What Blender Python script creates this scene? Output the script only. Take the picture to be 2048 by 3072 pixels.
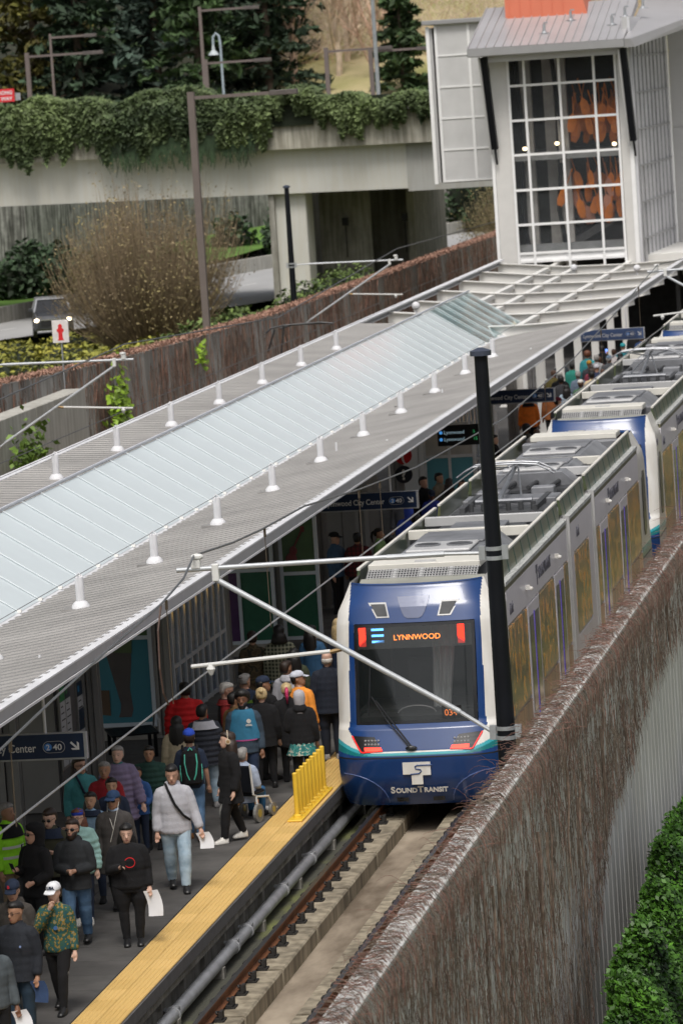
import bpy, bmesh, math, random
import numpy as np
from mathutils import Vector, Matrix, noise
random.seed(7); RNG = np.random.default_rng(11)
S = bpy.context.scene
for o in list(bpy.data.objects): bpy.data.objects.remove(o)
PI = math.pi; R = math.radians
# ---------- camera ----------
yaw, pitch, roll = R(9.63), R(5.88), R(3.8)
fw = Vector((-math.sin(yaw)*math.cos(pitch), math.cos(yaw)*math.cos(pitch), -math.sin(pitch)))
rt = fw.cross(Vector((0, 0, 1))).normalized(); up = rt.cross(fw)
cx = math.cos(roll)*rt - math.sin(roll)*up; cy = math.sin(roll)*rt + math.cos(roll)*up
CAM = Vector((10.69, -68.71, 12.15))
cd = bpy.data.cameras.new('camera'); cam = bpy.data.objects.new('camera', cd); S.collection.objects.link(cam)
m = Matrix.Identity(4)
for i in range(3): m[i][0] = cx[i]; m[i][1] = cy[i]; m[i][2] = -fw[i]; m[i][3] = CAM[i]
cam.matrix_world = m
cd.sensor_fit = 'VERTICAL'; cd.sensor_height = 36; cd.sensor_width = 24; cd.lens = 36*12890/3072
cd.clip_start = 1; cd.clip_end = 2500
cd.dof.use_dof = True; cd.dof.focus_distance = 60; cd.dof.aperture_fstop = 4.0
S.camera = cam
# ---------- world, sun, exposure ----------
W = bpy.data.worlds.new('World'); S.world = W; W.use_nodes = True
nt = W.node_tree; nt.nodes.clear()
sk = nt.nodes.new('ShaderNodeTexSky'); sk.sky_type = 'NISHITA'; sk.sun_disc = False
SUN_EL, SUN_AZ = R(60), R(176)      # azimuth clockwise from +Y
sk.sun_elevation = SUN_EL; sk.sun_rotation = SUN_AZ; sk.air_density = 1.0; sk.dust_density = 6.0; sk.ozone_density = 0.6
hsv = nt.nodes.new('ShaderNodeHueSaturation'); hsv.inputs['Saturation'].default_value = 0.35
bg = nt.nodes.new('ShaderNodeBackground'); bg.inputs[1].default_value = 0.098
wo = nt.nodes.new('ShaderNodeOutputWorld')
nt.links.new(sk.outputs[0], hsv.inputs['Color']); nt.links.new(hsv.outputs[0], bg.inputs[0]); nt.links.new(bg.outputs[0], wo.inputs[0])
sd = bpy.data.lights.new('sun', 'SUN'); sd.energy = 1.5; sd.angle = R(20); sd.color = (1, .96, .9)
sun = bpy.data.objects.new('sun', sd); S.collection.objects.link(sun)
sun.rotation_euler = Vector((-math.sin(SUN_AZ)*math.cos(SUN_EL), -math.cos(SUN_AZ)*math.cos(SUN_EL), -math.sin(SUN_EL))).to_track_quat('-Z', 'Y').to_euler()
S.render.engine = 'CYCLES'
S.view_settings.view_transform = 'Standard'; S.view_settings.look = 'None'; S.view_settings.exposure = 0.30; S.view_settings.gamma = 1
S.view_settings.use_curve_mapping = False
# ---------- helpers ----------
COL = S.collection
def V(*a): return Vector(a)
class MB:
    def __init__(s): s.v = []; s.f = []; s.mi = []; s.cur = 0
    def add(s, vs, fs):
        n = len(s.v); s.v.extend([tuple(p) for p in vs]); s.f.extend([tuple(n+i for i in f) for f in fs]); s.mi.extend([s.cur]*len(fs)); return s
    def hexa(s, p): return s.add(p, [(0,3,2,1),(4,5,6,7),(0,1,5,4),(1,2,6,5),(2,3,7,6),(3,0,4,7)])
    def box(s, x0, x1, y0, y1, z0, z1):
        return s.hexa([(x0,y0,z0),(x1,y0,z0),(x1,y1,z0),(x0,y1,z0),(x0,y0,z1),(x1,y0,z1),(x1,y1,z1),(x0,y1,z1)])
    def beam(s, a, b, w, h, upv=(0,0,1)):
        a = Vector(a); b = Vector(b); d = (b-a).normalized(); u = Vector(upv); r = d.cross(u)
        if r.length < 1e-4: r = d.cross(Vector((0,1,0)))
        r.normalize(); u = r.cross(d); r *= w/2; u *= h/2
        return s.hexa([a-r-u, a+r-u, b+r-u, b-r-u, a-r+u, a+r+u, b+r+u, b-r+u])
    def tube(s, pts, r, n=8, cap=True):
        pts = [Vector(p) for p in pts]; k = len(pts)
        rs = list(r) if hasattr(r, '__len__') else [r]*k
        rings = []; ref = None
        for i, p in enumerate(pts):
            d = (pts[min(i+1, k-1)]-pts[max(i-1, 0)]).normalized()
            if ref is None:
                ref = d.cross(Vector((0,0,1)))
                if ref.length < 1e-3: ref = d.cross(Vector((0,1,0)))
            ref = (ref - d*ref.dot(d)).normalized(); q = d.cross(ref)
            rings.append([p+(ref*math.cos(2*PI*j/n)+q*math.sin(2*PI*j/n))*rs[i] for j in range(n)])
        return s.loft(rings, cap)
    def loft(s, rings, cap=True, closed=True):
        n = len(rings[0]); vs = [p for r in rings for p in r]; fs = []
        for i in range(len(rings)-1):
            for j in range(n if closed else n-1):
                k = (j+1) % n; fs.append((i*n+j, i*n+k, (i+1)*n+k, (i+1)*n+j))
        if cap: fs.append(tuple(range(n-1, -1, -1))); fs.append(tuple((len(rings)-1)*n+j for j in range(n)))
        return s.add(vs, fs)
    def prism(s, poly, f0, f1):
        n = len(poly); vs = [f0(*p) for p in poly]+[f1(*p) for p in poly]
        fs = [tuple(range(n-1, -1, -1)), tuple(range(n, 2*n))]+[(i, (i+1) % n, n+(i+1) % n, n+i) for i in range(n)]
        return s.add(vs, fs)
    def ell(s, c, r, nu=10, nv=6, M=None):
        rings = []
        c = Vector(c)
        for i in range(1, nv):
            t = PI*i/nv
            ring = []
            for j in range(nu):
                p = Vector((r[0]*math.sin(t)*math.cos(2*PI*j/nu), r[1]*math.sin(t)*math.sin(2*PI*j/nu), -r[2]*math.cos(t)))
                if M: p = M @ p
                ring.append(c+p)
            rings.append(ring)
        s.loft(rings, False); n0 = len(s.v)-nu*(nv-1)
        b = Vector((0,0,-r[2])); t = Vector((0,0,r[2]))
        if M: b = M@b; t = M@t
        s.v.append(tuple(c+b)); ib = len(s.v)-1; s.v.append(tuple(c+t)); it = ib+1
        for j in range(nu):
            k = (j+1) % nu
            s.f.append((n0+k, n0+j, ib)); s.f.append((n0+(nv-2)*nu+j, n0+(nv-2)*nu+k, it)); s.mi += [s.cur]*2
        return s
    def build(s, name, mat, parent=None, smooth=False, bevel=0):
        me = bpy.data.meshes.new(name); me.from_pydata(s.v, [], s.f)
        mats = mat if isinstance(mat, (list, tuple)) else [mat]
        for x in mats: me.materials.append(x)
        if len(mats) > 1: me.polygons.foreach_set('material_index', s.mi)
        if smooth: me.polygons.foreach_set('use_smooth', [True]*len(me.polygons))
        me.update()
        o = bpy.data.objects.new(name, me); COL.objects.link(o)
        if smooth == 2:
            md = o.modifiers.new('e', 'EDGE_SPLIT'); md.split_angle = R(38)
        if parent: o.parent = parent
        if bevel:
            md = o.modifiers.new('b', 'BEVEL'); md.width = bevel; md.segments = 1; md.limit_method = 'ANGLE'; md.angle_limit = R(50)
        return o
def npmesh(name, verts, faces, mat, parent=None, n=4, smooth=False):
    me = bpy.data.meshes.new(name); nf = len(faces)
    me.vertices.add(len(verts)); me.vertices.foreach_set('co', np.ascontiguousarray(verts, dtype=np.float32).ravel())
    me.loops.add(nf*n); me.loops.foreach_set('vertex_index', np.ascontiguousarray(faces, dtype=np.int32).ravel())
    me.polygons.add(nf); me.polygons.foreach_set('loop_start', np.arange(0, nf*n, n, dtype=np.int32))
    try: me.polygons.foreach_set('loop_total', np.full(nf, n, dtype=np.int32))
    except Exception: pass
    if smooth: me.polygons.foreach_set('use_smooth', np.ones(nf, dtype=bool))
    me.update(calc_edges=True); me.validate()
    me.materials.append(mat); o = bpy.data.objects.new(name, me); COL.objects.link(o)
    if parent: o.parent = parent
    return o
def thing(name, label, cat, loc=(0,0,0), rz=0, group=None):
    o = bpy.data.objects.new(name, None); COL.objects.link(o); o.location = loc; o.rotation_euler = (0,0,rz)
    o.empty_display_size = .3
    o['label'] = label; o['category'] = cat
    if group: o['group'] = group
    return o
def tag(o, label, cat, group=None, kind=None):
    o['label'] = label; o['category'] = cat
    if group: o['group'] = group
    if kind: o['kind'] = kind
    return o
def struct(o): o['kind'] = 'structure'; return o
def stuff(o): o['kind'] = 'stuff'; return o
def kids(r): return [o for o in COL.objects if o.parent == r]
def copy_tree(o, parent=None):
    c = o.copy(); COL.objects.link(c); c.parent = parent
    for ch in list(o.children): copy_tree(ch, c)
    return c
def dup(o, loc, rz=None, label=None, group=None):
    c = copy_tree(o); c.location = loc
    if rz is not None: c.rotation_euler = (0,0,rz)
    if label: c['label'] = label
    if group: c['group'] = group
    return c
def inst(src, loc, parent, rot=None, name=None):
    c = src.copy(); COL.objects.link(c); c.parent = parent; c.location = loc
    if rot: c.rotation_euler = rot
    return c
MATS = {}
def M(name, col=(.5,.5,.5), rough=.6, metal=0, var=.12, scale=3., bump=0., col2=None, streak=0, emit=0, spec=None, alpha=1, coat=0, sx=(1,1,1), trans=0, detail=4, lo=.35, hi=.65, leaf=0):
    if name in MATS: return MATS[name]
    m = bpy.data.materials.new(name); m.use_nodes = True; MATS[name] = m
    nt = m.node_tree; b = nt.nodes['Principled BSDF']; L = nt.links.new
    b.inputs['Roughness'].default_value = rough; b.inputs['Metallic'].default_value = metal
    if coat: b.inputs['Coat Weight'].default_value = coat; b.inputs['Coat Roughness'].default_value = .08
    if trans: b.inputs['Transmission Weight'].default_value = trans
    if alpha < 1: b.inputs['Alpha'].default_value = alpha
    if spec is not None: b.inputs['Specular IOR Level'].default_value = spec
    c1 = Vector(col); c2 = Vector(col2) if col2 else c1
    A = tuple(max(0, x*(1-var)) for x in c1)+(1,); B = tuple(min(1, x*(1+var)) for x in c2)+(1,)
    if emit:
        b.inputs['Emission Color'].default_value = tuple(col)+(1,); b.inputs['Emission Strength'].default_value = emit
    tc = nt.nodes.new('ShaderNodeTexCoord'); mp = nt.nodes.new('ShaderNodeMapping'); L(tc.outputs['Object'], mp.inputs['Vector'])
    mp.inputs['Scale'].default_value = sx
    n = nt.nodes.new('ShaderNodeTexNoise'); n.inputs['Scale'].default_value = scale; n.inputs['Detail'].default_value = detail; n.inputs['Roughness'].default_value = .6
    L(mp.outputs[0], n.inputs['Vector'])
    r = nt.nodes.new('ShaderNodeValToRGB'); r.color_ramp.elements[0].position = lo; r.color_ramp.elements[1].position = hi
    r.color_ramp.elements[0].color = A; r.color_ramp.elements[1].color = B; L(n.outputs['Fac'], r.inputs[0])
    out = r.outputs[0]
    if streak:
        mp2 = nt.nodes.new('ShaderNodeMapping'); mp2.inputs['Scale'].default_value = (1.5, 1.5, .12); L(tc.outputs['Object'], mp2.inputs['Vector'])
        n2 = nt.nodes.new('ShaderNodeTexNoise'); n2.inputs['Scale'].default_value = 3.5; n2.inputs['Detail'].default_value = 5; L(mp2.outputs[0], n2.inputs['Vector'])
        r2 = nt.nodes.new('ShaderNodeValToRGB'); r2.color_ramp.elements[0].position = .38; r2.color_ramp.elements[1].position = .62
        k = 1-streak; r2.color_ramp.elements[0].color = (k, k*.98, k*.94, 1); r2.color_ramp.elements[1].color = (1,1,1,1); L(n2.outputs['Fac'], r2.inputs[0])
        mx = nt.nodes.new('ShaderNodeMix'); mx.data_type = 'RGBA'; mx.blend_type = 'MULTIPLY'; mx.inputs['Factor'].default_value = 1
        L(out, mx.inputs['A']); L(r2.outputs[0], mx.inputs['B']); out = mx.outputs['Result']
    if leaf:   # each leaf island gets its own tone
        g = nt.nodes.new('ShaderNodeNewGeometry'); hs = nt.nodes.new('ShaderNodeHueSaturation')
        mr = nt.nodes.new('ShaderNodeMapRange'); mr.inputs['To Min'].default_value = 1-leaf; mr.inputs['To Max'].default_value = 1+leaf
        L(g.outputs['Random Per Island'], mr.inputs['Value']); L(mr.outputs[0], hs.inputs['Value']); L(out, hs.inputs['Color']); out = hs.outputs[0]
    L(out, b.inputs['Base Color'])
    if bump:
        bn = nt.nodes.new('ShaderNodeBump'); bn.inputs['Strength'].default_value = bump; bn.inputs['Distance'].default_value = .02
        n3 = nt.nodes.new('ShaderNodeTexNoise'); n3.inputs['Scale'].default_value = scale*8; n3.inputs['Detail'].default_value = 3; L(tc.outputs['Object'], n3.inputs['Vector'])
        L(n3.outputs['Fac'], bn.inputs['Height']); L(bn.outputs[0], b.inputs['Normal'])
    return m
def text(body, size, mat, parent, loc, rot, name='lettering', align='LEFT', sx=1.0, depth=.004, bold=0, shear=0, fit=0):
    c = bpy.data.curves.new('txt', 'FONT'); c.body = body; c.size = size; c.align_x = align; c.extrude = depth; c.offset = bold; c.resolution_u = 3; c.shear = shear
    t = bpy.data.objects.new('t', c); COL.objects.link(t)
    me = bpy.data.meshes.new_from_object(t); bpy.data.objects.remove(t); bpy.data.curves.remove(c)
    me.materials.clear(); me.materials.append(mat)
    if fit: sx = fit/max(v.co.x for v in me.vertices)
    o = bpy.data.objects.new(name, me); COL.objects.link(o); o.parent = parent; o.location = loc; o.rotation_euler = rot; o.scale = (sx, 1, 1)
    return o
FRONT = (R(90), 0, 0)      # text facing -Y
# common materials
white_paint = M('white_paint', (.72,.71,.68), .45, var=.05)
galv = M('galvanised_steel', (.42,.44,.46), .45, .6, var=.1, scale=6)
dark_steel = M('dark_steel', (.05,.052,.055), .5, .3, var=.2)
black_paint = M('black_paint', (.006,.007,.010), .42, 0, var=.15, spec=.22)
grey_steel = M('grey_painted_steel', (.22,.215,.21), .5, .1, var=.08)
glass = M('window_glass', (.06,.075,.08), .08, 0, var=.2, coat=.6)
skinrail = M('yellow_tile', (.70,.47,.17), .6, var=.10, scale=2.0, bump=.1)
concrete = M('concrete', (.30,.29,.26), .85, var=.15, scale=1.2, bump=.25, streak=.35)
concrete_pale = M('pale_concrete', (.46,.45,.41), .85, var=.08, scale=.8, bump=.2, streak=.22)
# ================= ground, track, platform =================
gm = M('soil_and_grass', (.07,.075,.035), .95, var=.3, scale=.6, col2=(.13,.14,.05), bump=.3)
g = MB(); g.add([(-900,-200,-.75),(4.3,-200,-.75),(4.3,1800,-.75),(-900,1800,-.75),(4.3,-200,-3),(900,-200,-3),(900,1800,-3),(4.3,1800,-3)], [(0,1,2,3),(4,5,6,7),(1,4,7,2)]); struct(g.build('ground', gm))
slab_m = M('track_slab', (.19,.145,.10), .9, var=.3, scale=1.1, col2=(.30,.25,.19), bump=.3, sx=(1,.35,1))
moss_m = M('mossy_slab', (.085,.085,.065), .95, var=.2, scale=1.0, col2=(.17,.19,.05), bump=.4, lo=.5, hi=.8, sx=(1,.5,1))
def track(cx_, tag_, y0, y1):
    b = MB(); b.box(cx_-.35, cx_+2.65, y0, y1, -.7, -.45); struct(b.build('track_bed', slab_m))
    b = MB(); b.box(cx_-2.3, cx_-.35, y0, y1, -.7, -.46); struct(b.build('drainage_strip', moss_m))
track(0, '', -40, 130)
b = MB(); b.box(-16.9, -11.9, 20, 200, -.7, -.45); struct(b.build('track_bed', slab_m))
plinth_m = M('plinth_concrete', (.33,.285,.21), .85, var=.2, scale=1.4, bump=.25, streak=.45)
rust = M('rusty_rail', (.17,.065,.025), .7, .2, var=.25, scale=4)
railtop = M('worn_rail_head', (.10,.095,.095), .35, .8, var=.1)
def railway(cxr, y0, y1, lab, detail=True):
    t = thing('railway_track', lab, 'railway track', (cxr, y0, 0))
    for sgn in (-1, 1):
        x = sgn*.7525
        b = MB()
        prof = [(-.07,-.16),(.07,-.16),(.07,-.15),(.012,-.13),(.010,-.04),(.036,-.03),(.036,-.004),(.03,0),(-.03,0),(-.036,-.004),(-.036,-.03),(-.010,-.04),(-.012,-.13),(-.07,-.15)]
        for i in range(len(prof)):
            pass
        b.prism(prof, lambda u, w: (x+u, 0, w), lambda u, w: (x+u, y1-y0, w))
        o = b.build('rail', rust, t)
        h = MB(); h.box(x-.034, x+.034, 0, y1-y0, -.001, .004); h.build('rail_head', railtop, o)
        if detail:
            y = 0; k = 0
            while y < y1-y0:
                L = 2.86
                p = MB(); w0, w1 = (x-.17, x+.42) if sgn < 0 else (x-.42, x+.17)
                p.prism([(w0,-.45),(w1,-.45),(w1,-.225),(w1-.025,-.20),(w0+.025,-.20),(w0,-.225)], lambda u, w: (u, y, w), lambda u, w: (u, y+L-.1, w))
                p.build('plinth', plinth_m, t); y += L
            if sgn < 0 or True:
                if sgn < 0:
                    c = MB(); c.box(-.2, .2, -.11, .11, -.2, -.175); c.box(-.16,.16,-.09,.09,-.176,-.155)
                    fo = MB(); fo.cur = 0
                    for s2 in (-1, 1):
                        fo.box(s2*.115-.028, s2*.115+.028, -.075, .075, -.16, -.085) if s2 < 0 else fo.box(.13, .175, -.07, .07, -.16, -.06)
                        fo.tube([(s2*.10,-.05,-.10),(s2*.085,-.02,-.075),(s2*.10,.03,-.08),(s2*.12,.06,-.10)], .016, 6)
                        fo.tube([(s2*.12,0,-.155),(s2*.12,0,-.10)], .022, 6)
                    fast_src = c.build('rail_fastener', M('fastener_steel', (.03,.028,.026), .7, .3, var=.3), t); fast_src.location = (x, .4, 0)
                    fast_clip = fo.build('rail_clip', MATS['fastener_steel'], fast_src)
                    first = True
                yy = .4
                while yy < y1-y0-.2:
                    if not (sgn < 0 and yy == .4):
                        f = fast_src.copy(); COL.objects.link(f); f.parent = t; f.location = (x, yy, 0)
                        q = fast_clip.copy(); COL.objects.link(q); q.parent = f
                    yy += .79
    return t
railway(0, -22.5, 3.5, 'rusty railway track on concrete plinths running in under the nearest train')
railway(0, 3.5, 125, 'stretch of railway track hidden beneath the standing trains', False)
railway(-13.9, 25, 190, 'far railway track beyond the platform canopy, beside the vine wall', False)
# platform body
plat_m = M('platform_paving', (.065,.062,.060), .8, var=.2, scale=1.5, bump=.25)
b = MB(); b.box(-9.9, -2.06, -30, 112, -.7, .345)
b.box(-2.06, -1.52, -30, 112, .15, .33); struct(b.build('platform', plat_m))
# paving slabs in the part that shows: each slab a piece of the platform
plat = bpy.data.objects['platform']
slabs = [M('paving_slab_%d' % i, c, .75, var=.28, scale=1.3, bump=.2, detail=7) for i, c in enumerate([(.075,.071,.068),(.062,.060,.058),(.085,.081,.077)])]
slab_light = M('pale_paving_slab', (.17,.165,.155), .8, var=.12, scale=2, bump=.2)
cols = [(-3.62,-2.07),(-3.98,-3.63),(-5.85,-3.99)]
for ci, (x0, x1) in enumerate(cols):
    y = -22.; k = 0
    while y < 24:
        L = .92
        q = MB(); q.box(x0+.005, x1-.005, y+.005, y+L-.005, .34, .3585+random.random()*.002)
        q.build('paving_slab', slab_light if ci == 1 and (k % 5 in (1,2,3)) and y < 5 else random.choice(slabs), plat); y += L; k += 1
# yellow tactile tiles
b = MB()
def ytile():
    t = MB(); w, l = .322, .605
    t.box(0, w, 0, l, 0, .012)
    for i in range(5):
        x = .018+i*.0655; t.hexa([(x,.004,.012),(x+.04,.004,.012),(x+.04,l-.004,.012),(x,l-.004,.012),(x+.008,.004,.021),(x+.032,.004,.021),(x+.032,l-.004,.021),(x+.008,l-.004,.021)])
    return t
strip = thing('tactile_strip', 'yellow ribbed warning strip along the platform edge beside the track', 'warning strip', (0,0,0))
yt = [M('yellow_tile_%d' % i, c, .6, var=.02, scale=9) for i, c in enumerate([(.68,.45,.155),(.72,.48,.17),(.64,.42,.14)])]
src = [ytile().build('tactile_tile', yt[i], strip) for i in range(3)]
first = [True]*3; y = -22.
while y < 8:
    for x in (-2.05, -1.722):
        i = random.choice([0,0,1,1,2])
        if first[i]: src[i].location = (x, y, .352); first[i] = False
        else: inst(src[i], (x, y, .352), strip)
    y += .61
b = MB(); b.box(-2.05, -1.40, 8, 112, .352, .37); stuff(b.build('tactile_tile', yt[0], strip))
# platform edge
edge_m = M('edge_rubber', (.13,.128,.13), .75, var=.1, scale=5)
t = thing('platform_edge', 'grey platform edge beam with rubbing strip above the steel pipe', 'platform edge', (0,0,0))
b = MB(); b.box(-2.05,-1.395,-30,112,.325,.348); b.box(-1.41, -1.38, -30, 112, .17, .34); b.build('rubbing_strip', edge_m, t)
conc_dark = M('weathered_concrete', (.30,.29,.265), .9, var=.25, scale=2.2, bump=.4, streak=.4)
b = MB(); b.box(-2.0, -1.43, -30, 112, .02, .17); b.build('edge_beam', conc_dark, t, bevel=.01)
b = MB(); b.box(-2.3, -1.62, -30, 112, -.7, .02)
b.build('edge_wall', conc_dark, t)
for k in range(18):
    q = MB(); q.box(-1.62, -1.55, -21+k*1.5, -20.8+k*1.5, -.35, .02); q.build('edge_bracket', conc_dark, t)
pipe_m = M('galvanised_pipe', (.42,.43,.45), .5, .45, var=.15, scale=3, bump=.05)
t = thing('drain_pipe', 'galvanised steel pipe with bolted couplings running below the platform edge', 'pipe', (0,0,0))
b = MB(); b.tube([(-1.42,-30,-.27),(-1.42,60,-.27)], .092, 20); b.build('pipe', pipe_m, t, smooth=2)
for y in (-15.6,-13.4,-9.1,-8.0,-5.0,-2.5,-18.5):
    q = MB(); q.tube([(-1.42,y-.05,-.27),(-1.42,y-.045,-.27),(-1.42,y+.045,-.27),(-1.42,y+.05,-.27)], [.097,.112,.112,.097], 20)
    for a in (.9, 2.6, 4.2):
        q.box(-1.42+.120*math.cos(a)-.02, -1.42+.120*math.cos(a)+.02, y-.03, y+.03, -.27+.120*math.sin(a)-.02, -.27+.120*math.sin(a)+.02)
        q.tube([(-1.42+.135*math.cos(a), y-.06, -.27+.135*math.sin(a)), (-1.42+.135*math.cos(a), y+.06, -.27+.135*math.sin(a))], .009, 5)
    q.build('pipe_coupling', pipe_m, t)
for k in range(8):
    q = MB(); q.box(-1.54,-1.31,-20+k*3.2,-19.85+k*3.2,-.46,-.31); q.build('pipe_saddle', conc_dark, t)
# yellow between-car barrier bollards on their base
bol_m = M('bollard_yellow', (.78,.50,.045), .4, var=.05)
t = thing('bollard_barrier', 'row of slim flexible yellow posts standing on the tactile strip by the train end', 'barrier', (0,0,0))
q = MB(); q.box(-1.70,-1.46,-2.75,.28,.374,.40); q.build('base_rail', bol_m, t, bevel=.01)
for k in range(9):
    y = -2.46+k*.32; q = MB(); q.tube([(-1.58,y,.40),(-1.58,y,.43),(-1.58,y,.45),(-1.58,y,1.10),(-1.58,y,1.115)], [.075,.07,.043,.043,.03], 12)
    po = q.build('post', bol_m, t, smooth=2)
    for a in (0.8, 2.4, 4, 5.5):
        pass
# ================= right boundary wall with bare vines =================
wall_m = M('ribbed_wall_concrete', (.54,.54,.53), .9, var=.08, scale=1.0, bump=.15, streak=.08)
t = thing('boundary_wall', 'ribbed grey concrete wall right of the trains, mostly hidden by bare vines', 'wall', (0,0,0))
b = MB(); b.box(4.04, 4.22, -50, 60, -3.2, 3.80)
b.box(4.00, 4.28, -50, 60, 3.801, 3.87)
b.build('wall_core', wall_m, t, bevel=.012)
b = MB(); y = -50
while y < 30:
    b.hexa([(4.221,y,-3.1),(4.24,y+.03,-3.1),(4.24,y+.43,-3.1),(4.221,y+.46,-3.1),(4.221,y,3.798),(4.24,y+.03,3.798),(4.24,y+.43,3.798),(4.221,y+.46,3.798)]); y += .53+random.random()*.03
stuff(b.build('wall_rib', wall_m, t))
def strands(n, start, step, nseg, r, rng, width0=1.0, taper=.5):
    """start (n,3), step(i,pos)->pos ; 3-sided tubes"""
    P = [start]
    for i in range(nseg): P.append(step(i, P[-1]))
    P = np.stack(P, 1); N = nseg+1
    ang = np.array([0, 2.094, 4.189]); rr = (r[:, None]*np.linspace(1, taper, N)[None, :])
    off = np.stack([np.cos(ang), np.sin(ang), np.zeros(3)], 1)
    d = P[:, -1]-P[:, 0]; vert = np.abs(d[:, 2]) > np.linalg.norm(d[:, :2], axis=1)
    offh = np.stack([np.cos(ang)*.6, np.cos(ang)*.6, np.sin(ang)], 1)
    o = np.where(vert[:, None, None, None], off[None, None], offh[None, None])
    Vt = P[:, :, None, :] + o*rr[:, :, None, None]
    idx = np.arange(n*N*3).reshape(n, N, 3)
    F = []
    for j in range(3):
        k = (j+1) % 3
        F.append(np.stack([idx[:, :-1, j], idx[:, :-1, k], idx[:, 1:, k], idx[:, 1:, j]], -1).reshape(-1, 4))
    return Vt.reshape(-1, 3), np.concatenate(F)
vine_mats = [M('vine_twig_brown', (.16,.115,.088), .9, var=.3, scale=9, leaf=.5), M('vine_twig_red', (.22,.115,.09), .85, var=.3, scale=9, leaf=.4),
             M('vine_twig_grey', (.17,.14,.11), .9, var=.3, scale=9, leaf=.4)]
vine = thing('climbing_vine', 'leafless reddish brown vine draped over the right boundary wall', 'climbing vine', (4.2,-20,0))
def vlow(y):   # how far down the vine reaches on the outer face
    return np.interp(y, [-50,-15.3,-14.6,-14.3,-12.6,-10.8,-7.5,-5.5,-4,8,60], [-2.0,-2.0,-.6,.1,.8,1.75,1.95,2.25,2.5,2.6,2.7])
KK = np.random.default_rng(5); KA = KK.uniform(5, 30, 9)*KK.choice([-1, 1], 9); KB = KK.uniform(1.5, 9, 9); KP = KK.uniform(0, 6.28, 9)
def gap(y, z): return sum(np.sin(a*y+b_*z+p) for a, b_, p in zip(KA, KB, KP))/3+.8*np.sin(y*.55+1)*np.sin(z*1.1)
def hang(n, mat, r0, cut, Lr=(.15,.6), y0=-37, y1=32, wig=.010):
    rng = RNG; y = y0+(y1-y0)*rng.random(n)**1.15; z = 3.85-rng.random(n)*5.0
    k = (gap(y, z)+rng.normal(0, .25, n) > cut) & (z > vlow(y)+.05); y = y[k]; z = z[k]; n = len(y)
    st = np.stack([4.29+rng.random(n)*.05, y, z], 1); dr_ = rng.normal(0, .16, n)
    L = np.minimum(rng.uniform(*Lr, n), z-vlow(y)+rng.uniform(-.1, .3, n)).clip(.08, 3)/5; ph = rng.random((n, 6))
    def step(i, p):
        q = p.copy(); q[:, 2] -= L*(.8+.4*ph[:, i]); q[:, 1] += dr_*L+rng.normal(0, wig, n); q[:, 0] = (q[:, 0]+rng.normal(0, .012, n)).clip(4.275, 4.40); return q
    v, f = strands(n, st, step, 5, np.full(n, r0)*rng.uniform(.6, 1.5, n), rng, taper=.6)
    stuff(npmesh('twig', v-np.array([4.2, -20, 0]), f, mat, vine))
hang(19000, vine_mats[0], .0042, -.05); hang(8000, vine_mats[1], .0032, -.1, wig=.02); hang(9000, vine_mats[2], .0038, -.35); hang(2600, vine_mats[2], .0045, -3, (.5, 1.6))
# twigs lying across the top and hanging inside
def topping(n, mat, r0):
    rng = RNG; y = rng.uniform(-38, 34, n)
    st = np.stack([rng.uniform(3.93, 4.1, n), y, 3.885+rng.random(n)*.05], 1); dy = rng.normal(0, .035, n)
    over = rng.random(n) < .5
    def step(i, p):
        q = p.copy(); q[:, 0] += rng.uniform(.04, .10, n); q[:, 1] += dy+rng.normal(0, .02, n)
        q[:, 2] = np.where(q[:, 0] > 4.26, q[:, 2]-.10, 3.885+rng.random(n)*.05); q[:, 0] = q[:, 0].clip(3.9, 4.36); return q
    v, f = strands(n, st, step, 7, np.full(n, r0)*rng.uniform(.5, 1.4, n), rng)
    v = v-np.array([4.2, -20, 0]); stuff(npmesh('top_twig', v, f, mat, vine))
topping(1900, vine_mats[1], .0038); topping(1500, vine_mats[0], .0045); topping(1300, vine_mats[2], .0045)
n = 700; rng = RNG; y = rng.uniform(-38, 34, n); st = np.stack([rng.uniform(3.9, 4.4, n), y, 3.9+rng.random(n)*.05], 1)
dd = np.stack([rng.normal(0, .035, n), rng.normal(0, .05, n), rng.uniform(.0, .05, n)], 1)
def step(i, p): return p+dd*np.array([1, 1, 1-.35*i])+rng.normal(0, .01, (n, 3))
v, f = strands(n, st, step, 6, np.full(n, .0035), rng); v = v-np.array([4.2, -20, 0]); stuff(npmesh('stray_twig', v, f, vine_mats[1], vine))
# thick stems
q = MB()
for k in range(46):
    y = random.uniform(-34, 18); z = random.uniform(2.2, 3.8); pts = []
    for i in range(7): pts.append((4.32+random.uniform(-.01,.03)-4.2, y+20, z)); y += random.uniform(-.07,.07); z -= random.uniform(.2,.42)
    lim = vlow(pts[0][1]-20)
    pts = [p for p in pts if p[2] > lim+.1]
    if len(pts) > 2: q.tube(pts, [.02-.002*i for i in range(len(pts))], 5)
stuff(q.build('stem', vine_mats[0], vine))
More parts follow.
